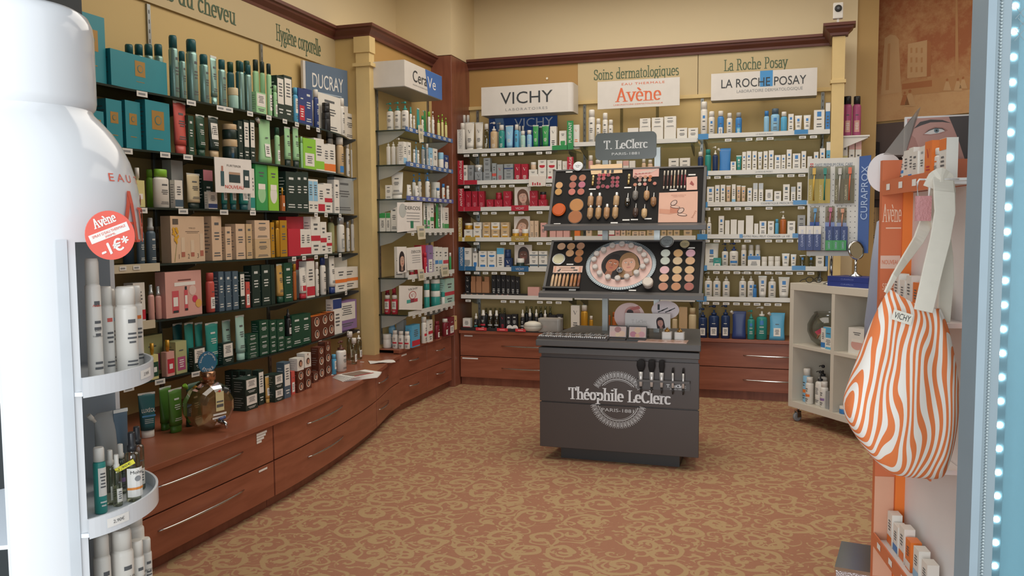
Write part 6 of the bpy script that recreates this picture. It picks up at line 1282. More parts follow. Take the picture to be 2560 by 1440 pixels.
def strap(pts,w,offs,nm,tw=0):
    P=[]; 
    for (x,y),o_ in zip(pts,offs): q=bl(x,y,o_); P.append(Vector((q[0],o_,q[1])))
    b=MB(); rings=[]
    fine=[]
    for i in range(len(P)-1):
        for k in range(6): fine.append((P[i].lerp(P[i+1],k/6),i+k/6))
    fine.append((P[-1],len(P)-1))
    for i,(p,ti) in enumerate(fine):
        t=(fine[min(i+1,len(fine)-1)][0]-fine[max(0,i-1)][0]).normalized(); s=t.cross(Vector((0,1,0))).normalized(); ang=tw*ti/len(P); s=(s*math.cos(ang)+Vector((0,1,0))*math.sin(ang)); nn=t.cross(s); ww=w[0]+(w[1]-w[0])*i/len(fine)
        rings.append([p+s*ww+nn*.0025,p-s*ww+nn*.0025,p-s*ww-nn*.0025,p+s*ww-nn*.0025])
    b.loft(rings,STRAP,smooth=False); return bevel(b.build(nm,bag),.0015)
strap([(2318,552),(2296,600),(2262,650),(2236,690),(2214,732)],(.017,.005),(.05,.03,.0,-.03,-.035),'handle_strap',.6)
strap([(2356,440),(2360,480),(2362,530),(2350,600),(2332,672),(2308,778)],(.025,.0205),(-.0,-.025,-.035,-.045,-.05,-.055),'handle_strap',-.2)
strap([(2346,442),(2344,490),(2350,560),(2362,640),(2366,700),(2358,806)],(.024,.0185),(.012,.03,.04,.04,.03,.02),'handle_strap',.3)
strap([(2326,470),(2338,445),(2352,437),(2366,447),(2371,480),(2370,540)],(.017,.017),(.0,-.005,-.01,-.005,.0,.006),'handle_strap',.2)
q=MB(); pts=[bl(2208,767),(bl(2254,781)),bl(2247,806),bl(2200,791)]; yy=-.055; q.slab((0,yy,0),(1,0,0),(0,0,1),(0,-1,0),[pts[3],pts[2],pts[1],pts[0]],.002,mat('#e6e0d2',.7)); lo=q.build('cloth_label',bag)
c=(bl(2227,786)); uv=(Vector((pts[1][0]-pts[0][0],0,pts[1][1]-pts[0][1]))).normalized(); vv=Vector((-uv.z,0,uv.x)); t=MB(); t.text(plane((c[0],yy-.002,c[1]),uv,vv),'VICHY',0,0,INK,w=.038,h=.014,d=.0008); t.build('lettering',lo)
P=atP(2352,449,back*BD,back); b=MB(); b.tube([P-en*.16,P-en*.02,P+en*.012,P+en*.02+Vector((0,0,.016))],.004,WW,8); hold(b.build('hanging_hook'),od)
# ================================================================== SILVER BOX AT THE LOWER RIGHT
YS=2.95; a=atY(2090,1416,YS); s=thing('silver_box','low glittery silver box at the bottom right edge of the view','box',(a.x,YS,0),R(-9)); SVB=mat('#b9b4b6',.25,.7,bump=.5,scale=220,name='glitter_silver')
MB().box(0,.20,0,.25,0,a.z-.012,SVB).build('box_body',s); MB().box(-.004,.204,-.004,.254,a.z-.012,a.z,CHROME).build('lid_edge',s)
# ================================================================== PERSON BEHIND THE DISPLAY
PX,PY=.65,3.72
pe=thing('person','person in a light grey blue shirt and dark trousers standing behind the orange display','person',(PX,PY,0),R(200))
def skinned(name,verts,edges,rad,m,parent,lvl=2,root=0):
    me=bpy.data.meshes.new(name); me.from_pydata(verts,edges,[]); o=bpy.data.objects.new(name,me); COL.objects.link(o); o.parent=parent; me.materials.append(m)
    sk=o.modifiers.new('skin','SKIN'); sk.use_smooth_shade=True; d=me.skin_vertices[0].data if me.skin_vertices else None
    if d is None: me.skin_vertices.new() if hasattr(me.skin_vertices,'new') else None
    d=me.skin_vertices[0].data if len(me.skin_vertices) else None
    if d:
        for i,r in enumerate(rad): d[i].radius=(r if isinstance(r,tuple) else (r,r)); d[i].use_root=(i==root)
    ss=o.modifiers.new('sub','SUBSURF'); ss.levels=1; ss.render_levels=lvl; return o
SKIN=mat('#c2937a',.5,name='skin'); SHIRT=mat('#9aa3b8',.8,var=.05,scale=20,name='grey_blue_shirt'); TRO=mat('#34333f',.8,name='dark_trousers'); HAIRM=mat('#3b2a22',.6,bump=.5,scale=60,name='brown_hair'); SHOE=mat('#26262a',.5,name='shoe_leather')
def ell_loft(name,secs,m,parent,n=24):
    b=MB(); b.loft([[Vector((cx+rx*math.cos(2*math.pi*i/n),cy_+ry*math.sin(2*math.pi*i/n),z)) for i in range(n)] for z,cx,cy_,rx,ry in secs],m); return b.build(name,parent)
# one continuous body: head, neck, trunk, legs and arms grown as overlapping tapered lofts joined by a remesh
def limb(b,pts,rad,n=14):
    pts=[Vector(p) for p in pts]; rg=[]
    for i,p in enumerate(pts):
        t=(pts[min(i+1,len(pts)-1)]-pts[max(0,i-1)]).normalized(); s=t.cross(Vector((0,1,0))); s=s.normalized() if s.length>.05 else Vector((1,0,0)); c=s.cross(t); r=rad[i]; r=r if isinstance(r,tuple) else (r,r)
        rg.append([p+s*r[0]*math.cos(2*math.pi*k/n)+c*r[1]*math.sin(2*math.pi*k/n) for k in range(n)])
    b.loft(rg,SKIN)
b=MB()
limb(b,[(0,0,.92),(0,0,1.02),(0,.005,1.15),(0,.0,1.30),(0,.01,1.40),(0,.015,1.46),(0,.01,1.50)],[(.15,.105),(.145,.10),(.135,.095),(.155,.11),(.15,.095),(.08,.07),(.052,.052)],20)
limb(b,[(0,.01,1.46),(0,.0,1.52),(0,-.005,1.57)],[.052,.050,.055])
limb(b,[(0,-.03,1.525),(0,-.025,1.545),(0,-.01,1.59),(0,0,1.64),(0,.005,1.69),(0,.005,1.735),(0,.005,1.752)],[(.03,.03),(.05,.055),(.066,.082),(.074,.094),(.073,.094),(.052,.066),(.015,.02)],20)
limb(b,[(0,-.105,1.60),(0,-.118,1.612),(0,-.098,1.665)],[.012,.016,.008],8)
for k in(-1,1):
    limb(b,[(k*.085,0,.95),(k*.095,0,.80),(k*.10,.0,.50),(k*.10,.01,.30),(k*.10,.015,.08)],[.09,.082,.056,.054,.038])
    limb(b,[(k*.10,.05,.05),(k*.10,-.0,.05),(k*.105,-.08,.035),(k*.11,-.17,.025)],[.032,.045,.042,.025])
    limb(b,[(k*.15,.0,1.40),(k*.20,0,1.38),(k*.225,.015,1.25),(k*.24,.02,1.12),(k*.235,-.03,1.0),(k*.225,-.08,.88)],[.055,.058,.047,.040,.037,.027])
    limb(b,[(k*.225,-.08,.88),(k*.225,-.09,.84),(k*.222,-.10,.79)],[(.02,.028),(.018,.042),(.014,.038)],10)
    for j in range(4): limb(b,[(k*.222,-.127+.019*j,.80),(k*.215,-.135+.021*j,.755),(k*.20,-.135+.022*j,.715+.006*abs(j-1.5))],[.0095,.0085,.007],8)
    limb(b,[(k*.215,-.118,.84),(k*.20,-.145,.81),(k*.19,-.155,.775)],[.011,.0095,.008],8)
    limb(b,[(k*.073,.01,1.60),(k*.082,.015,1.64),(k*.074,.015,1.665)],[(.008,.016),(.009,.02),(.006,.012)],8)
bo=b.build('body',pe); rm=bo.modifiers.new('remesh','REMESH'); rm.mode='VOXEL'; rm.voxel_size=.008; rm.use_smooth_shade=True; sm=bo.modifiers.new('smooth','SMOOTH'); sm.factor=.5; sm.iterations=3
for k in(-1,1):
    e=MB().lathe([(.001,-.013),(.009,-.009),(.013,0),(.009,.009),(.001,.013)],mat('#e5e2dd',.2),14,M=Matrix.Translation((k*.032,-.083,1.648))).build('eye',pe); MB().lathe([(.006,0),(.001,.002)],mat('#3a2c22',.2),12,M=Matrix.Translation((k*.032,-.0955,1.648))@Matrix.Rotation(R(90),4,'X')).build('iris',e)
MB().tube([(-.024,-.097,1.572),(0,-.107,1.570),(.024,-.097,1.572)],[.003,.006,.003],mat('#a8645a',.5),8).build('mouth',pe)
ell_loft('hair',[(1.50,0,.07,.075,.035),(1.56,0,.06,.085,.055),(1.62,0,.04,.088,.078),(1.68,0,.025,.087,.095),(1.73,0,.012,.075,.09),(1.765,0,.008,.04,.05),(1.772,0,.008,.01,.012)],HAIRM,pe)
sh=ell_loft('shirt',[(.80,0,.0,.185,.135),(.86,0,0,.18,.13),(1.0,0,0,.165,.118),(1.15,0,.0,.16,.113),(1.30,0,0,.178,.125),(1.38,0,.005,.19,.115),(1.43,0,.01,.155,.095),(1.465,0,.012,.085,.075)],SHIRT,pe)
for k in(-1,1): b=MB(); limb(b,[(k*.13,.0,1.40),(k*.20,0,1.385),(k*.23,.015,1.25),(k*.245,.02,1.12),(k*.24,-.03,1.0),(k*.23,-.07,.90)],[.065,.07,.06,.056,.05,.042]); b.m=[b.mi(SHIRT)]*len(b.m); b.build('sleeve',pe)
for k in(-1,1): b=MB(); limb(b,[(k*.08,0,.95),(k*.095,0,.80),(k*.10,.0,.50),(k*.10,.01,.30),(k*.10,.012,.07)],[(.102,.112),.098,.075,.07,.065]); b.m=[b.mi(TRO)]*len(b.m); b.build('trouser_leg',pe)
for k in(-1,1): b=MB(); b.loft([[Vector((k*.10+rx*math.cos(2*math.pi*i/16),y+ry*math.sin(2*math.pi*i/16),z)) for i in range(16)] for z,y,rx,ry in((.0,-.06,.05,.14),(.03,-.06,.054,.145),(.06,-.03,.05,.11),(.10,.01,.045,.06))],SHOE); b.build('shoe',pe)
# ================================================================== SHOP WINDOW EDGE WITH LED STRIP
VY=1.50; vx=lambda x: atY(x,700,VY).x
wf=thing('window_light_panel','tall illuminated window panel with a beaded aluminium edge and LED strip at the right','light panel',(vx(2440),VY,0),math.atan2(n_v.y,n_v.x)*.55)
x1=vx(2462)-vx(2440); x2=vx(2492)-vx(2440); x3=vx(2505)-vx(2440); AL=mat('#7d8b91',.5,.2,name='aluminium'); AL2=mat('#83929a',.5,.1,name='aluminium_blue')
MB().box(0,x1,-.012,.05,-.01,2.4,AL2).build('frame_profile',wf); MB().box(x1,x3,-.006,.05,-.01,2.4,AL).build('frame_channel',wf)
b=MB(); z=.2
while z<2.3:
    b.lathe([(.001,-.002),(.0026,0),(.001,.002)],mat('#9aa6a8',.5,.1),8,c=((x1+x2)/2,-.009),M=Matrix.Translation((0,0,z))); z+=.0052
o=b.build('beading',wf); o['kind']='stuff'
MB().box(x3,.60,.0,.004,-.01,2.4,glass('#dbe8eb',.06,'window_glass',.28)).build('window_pane',wf)
bp=bpy.data.materials.new('frosted_panel'); bp.use_nodes=True; pb=bp.node_tree.nodes['Principled BSDF']; pb.inputs['Base Color'].default_value=lin('#b7d0d8'); pb.inputs['Roughness'].default_value=.15; pb.inputs['Specular IOR Level'].default_value=.8
MB().box(x3,.60,.04,.05,-.01,2.4,bp).build('back_panel',wf)
xl=vx(2541)-vx(2440); ls_=MB().box(xl-.008,xl+.008,.032,.039,-.0,2.35,mat('#7f959d',.4)).build('led_strip',wf)
LED=emis('#e8fbff',34,'lit_led'); LW=mat('#d7e2e5',.3)
for i in range(44):
    z=.62+.0405*i; q=MB(); q.lathe([(.0052,0),(.0046,.0025),(.002,.004)],LED,12,M=Matrix.Translation((xl,.032,z))@Matrix.Rotation(R(90),4,'X')); q.build('led',ls_)
q=MB(); GX=mat('#6f7c80',.6); mpv=plane((0,-.0005,0),(1,0,0),(0,0,1))
for j in range(3):
    cx_=.052+.004*(j%2); cz_=1.735-.017*j
    for s_ in(-1,1): q.shape(mpv,[(cx_-.008,cz_-s_*.009),(cx_-.0065,cz_-s_*.009),(cx_+.008,cz_+s_*.009),(cx_+.0065,cz_+s_*.009)][::s_],GX,.0006)
q.build('window_sticker',wf)
# ================================================================== PRODUCTS ON THE SHELVES
# each line: kind colour[/cap] left right top (photograph pixels of its front) and options
# n= repeats side by side, ls= print style, lc= print colour, d= distance behind the shelf edge, f=Y turned to the room, up = stacked, b= pixel row of its base, t= depth
TAB={
'L1':"""
box tl 190 268 36 ls=gt t=.12
box tl 270 428 140 ls=gt t=.10
can ms/dt 314 412 113 n=4 d=.17
can ms/dt 424 448 91 ls=ln
can ms/dt 448 466 130 ls=ln
can ms/dt 467 496 101 ls=ln d=.008
can ms/dt 500 523 138 ls=ln
tube ms 526 545 141 ls=ln
bottle ms/dt 546 567 151 ls=ln
bottle dt/dg 568 588 157 d=.09
jar mg/cr 571 596 221 lc=cr
bottle ms/dt 598 613 157
bottle ms/dt 614 631 164
bottle dt/dg 590 630 154 n=2 d=.09
bottle pg/bg 633 650 151 d=.075
bottle pg/bg 651 665 156 d=.07
bottle pg/bg 667 681 161 ls=pt
box pg 640 666 232 ls=sm lc=w t=.03
bottle pg/pg 683 694 215 ls=pt
box bg 694 711 191 ls=sm lc=w
box bg 712 731 191 ls=sm lc=w
bottle sk/sk 732 746 220 ls=sm lc=w
box nv 748 763 222 ls=pt lc=rd
box nv 764 780 224 ls=ln
bottle nv/w 783 798 225 ls=ln
box w 803 842 238 d=.058 t=.03 ls=ln
jar bk/bk 805 826 282
jar bk/bk 806 825 258 up
bottle w/w 847 863 247 ls=ln
box w 868 887 285 ls=ln
box w 889 901 296 ls=ln
box w 903 910 302 ls=ln
""",
'L2':"""
box tl 230 262 278 ls=gt
box tl 266 309 250 ls=gt t=.06
box tl 313 356 254 ls=gt t=.06
box tl 361 431 255 ls=gt t=.06
tube co/co 432 470 255 ls=ln
box dg 471 487 290 ls=ln t=.08
tube dg/dg 488 515 288 ls=ln
tube bg/be 519 550 292 ls=sm lc=w
jar bg/be 556 594 350 lc=w
jar bg/be 557 593 312 up lc=w
box bg 596 609 303 ls=ln
box bg 610 625 301 ls=sm lc=w
box bg 626 639 301 ls=sm lc=w
pouch pg/w 641 684 300 ls=pt
bottle pg/dg 686 701 320 ls=pt
tube pg/bg 709 729 318 ls=ln
tube pg/bg 730 750 318 ls=ln
bottle pg/pg 751 758 342 ls=no
box lg 761 788 347 ls=pt lc=w
box w 788 809 347 ls=bd lc=lg
bottle cr/w 793 807 333 d=.09
box w 810 823 362 ls=bd lc=or_
box w 823 837 361 ls=bd lc=or_
bottle be/w 819 836 336 d=.10
bottle be/w 839 861 342 ls=bd lc=bl
bottle w/w 864 875 352 ls=ln
bottle w/w 876 886 352 ls=ln
pump w/w 888 899 350 ls=ln
box w 900 907 367 ls=ln
""",
'L3':"""
perf ye/w 327 362 420 lc=ye
bottle lg/lg 366 385 424 d=.12
bottle w/lg 379 427 424 ls=ln t=.05
box gy 428 462 402 d=.07 ls=no
box w 436 459 451 ls=bd lc=sl t=.03
tube cr/bg 464 504 434 ls=ln
box bg 508 535 425 ls=tp lc=pk d=.03
box w 519 545 480 ls=bd lc=nv t=.025 d=.0
tube te/dt 552 569 440 ls=pt
tube te/dt 573 592 440 ls=pt
tube te/dt 595 622 440 ls=pt
box w 626 638 422 ls=bd lc=te
box gr 640 670 404 ls=jr lc=pg
box lg 672 697 409 ls=jr lc=w
perf am/go 699 713 470 lc=am d=.0
box bg 702 714 432 ls=no d=.06
box bg 717 741 430 ls=ln
box bg 742 756 430 ls=ln
box bg 757 771 430 ls=ln
box w 772 783 448 ls=sm lc=lb
box w 784 795 449 ls=sm lc=lb
box w 796 811 461 ls=bd lc=rd
box w 812 829 459 ls=md lc=rd
bottle w/w 822 838 437 d=.09
box w 838 847 450 ls=ln
box sv 848 870 445 ls=ln
box w 871 892 447 ls=md lc=sl
bottle w/w 882 897 440 d=.09
box gy 896 915 470 ls=ln
""",
'L4':"""
mist sl/sl 306 336 600 d=.10
mist sl/gy 341 362 545 ls=ln
mist sl/gy 365 391 545 ls=ln
box ch 529 557 541 ls=ln t=.07
box ch 563 581 567 ls=ln
box ch 589 615 560 ls=ln t=.07
box be 616 632 560 ls=ln
box be 637 677 598 ls=ln
box ch 637 676 551 up ls=ln
box go 678 687 556 ls=ln
bottle go/go 688 700 552 ls=no
box go 702 718 551 ls=ln
box rd 722 736 572 ls=no
box rd 737 751 572 ls=no
box w 752 764 573 ls=bd lc=rd
box w 765 777 573 ls=bd lc=rd
box rd 718 780 542 n=3 d=.075 ls=no
box w 780 800 542 ls=md lc=rd
box w 803 816 555 ls=md lc=rd
box w 817 829 581 ls=md lc=rd
bottle ol/cl 818 838 537 d=.07
bottle w/sv 841 863 543 ls=pt lc=gy
bottle w/sv 865 875 555 ls=pt lc=gy
bottle w/sv 876 890 543 ls=pt lc=gy
box w 891 900 556 ls=ln
box w 901 916 545 ls=md lc=nv
box w 917 926 553 ls=ln
""",
'L5':"""
box w 333 366 707 ls=bd lc=rd
mist rs/sv 370 387 712 ls=no
mist rs/sv 388 405 716 ls=no
bottle co/co 514 538 682 ls=pt
box sl 547 562 679 ls=ln
box sl 564 580 679 ls=ln
box sl 582 598 678 ls=ln
box bg 600 614 680 ls=sm lc=w
box co 615 626 705 ls=pt
box bg 630 652 664 ls=ln
box bg 655 677 662 ls=ln
box bg 678 688 662 ls=no
tube sa/dg 689 710 660 ls=ln
box dg 712 731 657 ls=ln
bottle am/go 732 742 660 ls=no
tube w/rd 745 768 668 ls=bd lc=rd
box w 744 782 646 ls=tp lc=rd d=.07
box w 769 786 653 ls=bd lc=rd
bottle w/w 788 798 655 ls=ln
bottle w/nv 799 816 644 ls=ln
tube w/nv 820 840 640 ls=ln
box w 842 862 668 ls=md lc=or_
box w 863 883 668 ls=md lc=or_
box w 843 890 643 n=3 d=.08 ls=no
bottle ol/w 892 910 632 ls=no
box w 911 920 622 ls=md lc=nv
bottle w/w 921 931 614 ls=ln
""",
'L6':"""
box ol 322 358 862 ls=no d=.02
box ol 352 412 838 ls=pt lc=vi d=.10
perf ye/go 367 396 858 lc=dg d=.0
perf rs/go 404 436 850 lc=rd d=.0
box ol 438 470 853 ls=pt lc=vi t=.07
tube dt/dt 432 460 808 d=.09
tube te/te 461 487 806 d=.05
tube te/te 487 510 806 d=.05
tube te/te 511 550 806 ls=ln
box bg 482 517 868 ls=sm lc=w t=.03 d=.0
tube mg/mg 554 580 800 d=.06 ls=ln
box bg 555 586 856 ls=sm lc=w t=.03 d=.0
tube mg/mg 587 615 788 ls=ln
box dg 618 647 890 ls=ln
box dg 618 647 863 up ls=ln
box dg 618 647 835 up ls=ln
box dg 649 673 848 ls=ln
box dg 649 673 801 up ls=ln
box dg 675 692 850 ls=ln
box dg 675 692 801 up ls=ln
box dg 694 712 852 ls=ln
box dg 694 712 800 up ls=ln
box dg 714 730 842 ls=ln
drop bk/bk 714 729 772 up ls=pt
box dg 732 754 788 ls=ln
box dg 756 776 784 ls=ln
box br/or_ 781 804 822 ls=fc
box br/or_ 781 804 790 up ls=fc
box br/or_ 806 820 815 ls=fc
box br/or_ 806 820 785 up ls=fc
box br/or_ 822 835 808 ls=fc
box br/or_ 822 835 780 up ls=fc
box w 836 852 747 ls=tp lc=nv
box pu 855 877 752 ls=sm lc=w
box rd 879 898 738 d=.06 ls=no
box rd 884 899 784 ls=sm lc=w t=.03
bottle gr/gr 899 913 727 ls=no
bottle w/w 914 921 714 ls=ln
bottle w/w 922 929 716 ls=bd lc=bl
""",
'L7':"""
tube gg/gg 398 432 965 b=1078 ls=no
tube gg/gg 420 459 962 b=1084 ls=ln
pouch dg/lg 462 508 948 b=1066 ls=ln
box bg 580 632 926 n=3 b=1000 ls=ln
box bg 614 645 985 b=1024 ls=sm lc=w t=.08
box bg 614 645 945 up b=1024 ls=sm lc=w t=.08
box bg 647 661 925 b=1012 ls=sm lc=w
tube sa/sa 662 675 940 b=1009 ls=pt
box bg 687 709 972 b=1003 ls=sm lc=w t=.07
box bg 687 709 935 up b=1003 ls=sm lc=w t=.07
box sl 711 727 905 b=995 ls=sm lc=w
box co 729 738 928 b=986 ls=pt
box br 744 761 954 b=980 ls=fc
box br 744 761 926 up b=980 ls=fc
box w 744 761 895 up b=980 ls=fc
box br 763 779 945 b=972 ls=fc
box br 763 779 918 up b=972 ls=fc
box w 763 779 890 up b=972 ls=fc
box w 763 779 862 up b=972 ls=fc
box br 783 796 930 b=956 ls=fc
box br 797 812 918 b=948 ls=fc
box br 797 812 888 up b=948 ls=fc
box br 797 812 858 up b=948 ls=fc
box br 814 828 910 b=940 ls=fc
box br 814 828 880 up b=940 ls=fc
box br 814 828 850 up b=940 ls=fc
box br 814 828 822 up b=940 ls=fc
can sk/sk 829 841 886 b=938 ls=sm lc=w
pump w/br 838 868 828 b=932 ls=ln
bottle cl/w 866 884 828 b=902 ls=pt
bottle cl/w 878 893 845 b=912 ls=pt
pump cl/w 889 906 822 b=900 ls=pt
box gy 908 934 815 b=870 ls=ln
""",
'S1':"""
pump w/te 967 985 257 f=Y ls=ln
pump w/te 986 1003 255 f=Y ls=ln
pump w/te 1004 1022 254 f=Y ls=ln
mist w/te 1023 1031 268 ls=ln
bottle w/w 1032 1038 290 ls=ln
tube te/w 1040 1051 271 ls=no
bottle w/gr 1053 1060 290 ls=ln
pouch gr/w 1057 1068 278 ls=no d=.05
bottle w/lg 1069 1077 280 ls=ln
pump w/w 1078 1087 279 ls=ln
pump ye/lg 1092 1101 289 ls=no
pump ye/lg 1102 1110 286 ls=no
pump ye/lg 1111 1119 295 ls=no
""",
'S2':"""
pump w/w 966 977 345 f=Y ls=no
pump w/w 978 990 345 f=Y ls=no
pump w/w 991 1004 345 f=Y ls=no
box w 1009 1017 355 ls=bd lc=lb
box w 1019 1028 356 ls=ln
pump lb/lb 1036 1045 355 ls=no d=.05
bottle w/w 1032 1039 374 ls=ln d=.0
bottle w/w 1042 1049 376 ls=ln d=.0
pump gy/sk 1052 1063 353 ls=pt
bottle gy/w 1064 1072 360 ls=pt
box lb 1073 1082 370 ls=pt
box w 1083 1094 372 ls=ln
jar w/lb 1095 1109 382
box nv 1110 1122 388 ls=jr lc=w
""",
'S3':"""
box w 963 979 463 f=Y ls=ln
tube w/w 978 1009 431 f=Y ls=ln
pump w/bl 1029 1041 436 d=.06 ls=ln
pump w/bl 1043 1055 433 d=.06 ls=ln
pump w/bl 1062 1076 432 ls=ln
tube w/w 1014 1031 462 ls=ln
tube w/w 1034 1050 464 ls=ln
jar w/w 1077 1100 456 d=.05
bottle w/bl 1090 1100 470 ls=ln
bottle w/bl 1104 1113 460 ls=md lc=or_
bottle w/w 1115 1124 465 ls=ln
""",
'S4':"""
box w 949 964 532 f=Y ls=tp lc=gr
box w 965 976 532 f=Y ls=tp lc=gr
box w 977 994 515 f=Y ls=ln
tube w/gr 1057 1065 508 ls=bd lc=gr
tube w/gr 1066 1075 512 ls=bd lc=gr
box w 1076 1085 508 ls=md lc=gr
pouch gr/w 1087 1099 510 ls=pt
pouch w/w 1100 1109 510 ls=bd lc=gr
box w 1110 1122 519 ls=bd lc=gr
""",
'S5':"""
box w 986 1010 617 f=Y ls=ln
box rd 1052 1068 613 ls=no d=.03
bottle rd/rd 1058 1068 632 ls=pt d=.0
box pu 1070 1083 613 ls=pt
box w 1088 1096 617 ls=md lc=bl
box w 1097 1106 618 ls=md lc=sk
box w 1108 1121 619 ls=md lc=rd
bottle gr/w 1122 1129 632 ls=no
jar rd/w 1024 1034 672 d=.0
jar w/w 1012 1022 674 d=.0
""",
'S6':"""
bottle rd/w 961 977 738 f=Y ls=sm lc=w
bottle rd/w 979 995 738 f=Y ls=sm lc=w
bottle mr/rd 963 975 718 f=Y d=.06 ls=no
bottle mr/rd 980 992 720 f=Y d=.06 ls=no
jar te/w 1060 1074 725 lc=rd
jar te/w 1060 1074 700 up lc=rd
jar te/w 1077 1100 727 lc=rd
jar te/w 1077 1100 698 up lc=rd
jar w/te 1103 1112 730 lc=rd
box mg 1112 1136 697 ls=md lc=rd
""",
'S7':"""
jar w/w 958 978 835 f=Y lc=rd
bottle w/w 981 995 826 f=Y ls=md lc=rd
bottle w/w 996 1010 828 f=Y ls=md lc=rd
bottle w/w 1011 1025 829 f=Y ls=md lc=rd
bottle lb/lb 972 990 804 f=Y d=.12 ls=pt
box gy 991 1010 800 f=Y d=.12 ls=no
box sk 1030 1050 812 ls=bd lc=rd
bottle w/w 1052 1068 792 ls=md lc=rd
box w 1071 1082 800 ls=md lc=rd
bottle mr/mr 1085 1100 803 ls=pt
bottle mr/w 1104 1121 797 ls=pt
box mr 1124 1136 793 ls=pt
""",
'V1':"""
can w/w 1148 1176 288 n=3 d=.17 ls=no
can w/w 1151 1163 308 ls=V lc=nv
tube w/w 1164 1187 306 ls=V
tube w/w 1188 1209 306 ls=V
bottle cl/w 1210 1223 310 ls=V lc=w
pump be/w 1226 1245 305 ls=V lc=w
pump w/w 1243 1257 306 d=.12 ls=no
bottle te/w 1247 1262 313 ls=V lc=w
tube lb/lb 1264 1284 314 ls=V lc=w
bottle sk/w 1286 1298 312 ls=ln
bottle lb/w 1296 1312 315 n=2 d=.09 ls=no
bottle mg/w 1301 1314 328 ls=V lc=w
bottle lb/w 1317 1330 326 ls=V lc=w
tube gr/gr 1332 1347 313 ls=V lc=w
tube dg/dg 1348 1356 316 d=.06 ls=no
tube gr/gr 1355 1373 313 ls=V lc=w
box w 1375 1391 316 ls=V lc=bk
box w 1398 1416 327 ls=jr lc=gr
box w 1418 1430 323 ls=V lc=sl
box w 1433 1448 312 ls=V lc=or_
""",
'V2':"""
box w 1157 1169 413 ls=ln
box sv 1170 1184 413 ls=ln
box sv 1187 1206 430 ls=V
jar sv/w 1188 1207 413 up
box sv 1208 1229 430 ls=ln
box sv 1209 1226 395 up ls=ln
box sv 1230 1241 408 ls=md lc=co
box sv 1242 1258 411 ls=V lc=rd
box sv 1260 1283 430 ls=ln
box sv 1260 1283 410 up ls=md lc=nv
box cd 1286 1302 410 ls=V lc=w
box cd 1303 1320 410 ls=V lc=w
box w 1322 1343 424 ls=jr lc=rd
box w 1345 1366 424 ls=jr lc=rd
box w 1368 1382 424 ls=jr lc=rd
jar ch/w 1327 1341 406 up
box w 1345 1366 400 up ls=jr lc=rd
box w 1368 1391 400 up ls=jr lc=rd
box w 1394 1404 401 ls=V
box w 1406 1418 403 ls=V lc=go
box be 1423 1433 403 ls=ln
can rs/w 1471 1483 389 ls=no
""",
'V3':"""
box cd 1154 1163 478 ls=ln lc=pk
box cd 1164 1178 478 ls=V lc=pk
box cd 1180 1194 478 ls=V lc=pk
box cd 1196 1211 478 ls=V lc=pk
box cd 1216 1234 499 ls=V lc=pk
box cd 1236 1256 499 ls=V lc=pk
box cd 1258 1277 499 ls=V lc=pk
jar cd/cd 1240 1255 482 up
box cd 1258 1278 478 up ls=V lc=pk
box cd 1324 1344 499 ls=V lc=pk
box cd 1346 1367 499 ls=V lc=pk
box cd 1324 1344 477 up ls=V lc=pk
jar cd/bk 1350 1366 480 up
""",
'V4':"""
box w 1160 1181 574 ls=jr lc=go
box w 1183 1203 574 ls=jr lc=go
box be 1206 1226 574 ls=jr lc=go
box be 1228 1249 574 ls=jr lc=go
box be 1252 1273 574 ls=jr lc=go
jar go/w 1163 1182 558 up
box w 1184 1204 556 up ls=jr lc=go
box be 1207 1226 556 up ls=jr lc=go
box w 1228 1249 556 up ls=jr lc=go
box be 1252 1273 556 up ls=jr lc=go
jar go/w 1281 1298 573 d=.0
jar go/w 1305 1322 573 d=.0
box ch 1325 1335 552 ls=V
box ch 1336 1346 552 ls=V
box rs 1351 1366 557 ls=ln
box rs 1374 1390 562 ls=no
box rs 1391 1407 562 ls=no
box rs 1408 1424 562 ls=no
box or_ 1436 1450 562 ls=no
""",
'V5':"""
box w 1157 1179 620 ls=jr lc=gy
box w 1182 1194 633 ls=jr lc=bl
bottle sv/sv 1183 1193 620 up ls=no
box w 1197 1217 646 ls=jr lc=bl
box w 1219 1240 646 ls=jr lc=bl
box w 1197 1217 628 up ls=jr lc=bl
box w 1219 1240 628 up ls=jr lc=bl
box w 1242 1260 620 ls=tp lc=sk
box db 1261 1279 645 ls=V lc=w
jar db/db 1262 1278 624 up
jar bg/w 1291 1311 646 d=.0
box w 1324 1345 646 ls=md lc=sl
box w 1347 1368 646 ls=md lc=sl
box w 1324 1345 628 up ls=md lc=sl
box w 1347 1368 628 up ls=md lc=sl
""",
'V6':"""
box bk 1163 1175 707 ls=V lc=w d=.06
box bk 1163 1175 690 up ls=V lc=w d=.06
box tn 1177 1189 704 ls=no d=.06
box tn 1190 1204 704 ls=no d=.06
box tn 1205 1223 704 ls=no d=.06
box tn 1178 1189 691 up ls=no d=.06
box tn 1191 1204 691 up ls=no d=.06
box tn 1211 1223 692 up ls=no d=.06
box bk 1229 1240 688 ls=V lc=w d=.06
box bk 1241 1252 688 ls=V lc=w d=.06
box bk 1253 1264 688 ls=V lc=w d=.06
box bk 1265 1276 689 ls=V lc=w d=.06
box bk 1277 1288 690 ls=V lc=w d=.06
box bk 1289 1299 692 ls=V lc=w d=.06
box rs 1319 1348 718 ls=no d=.02
""",
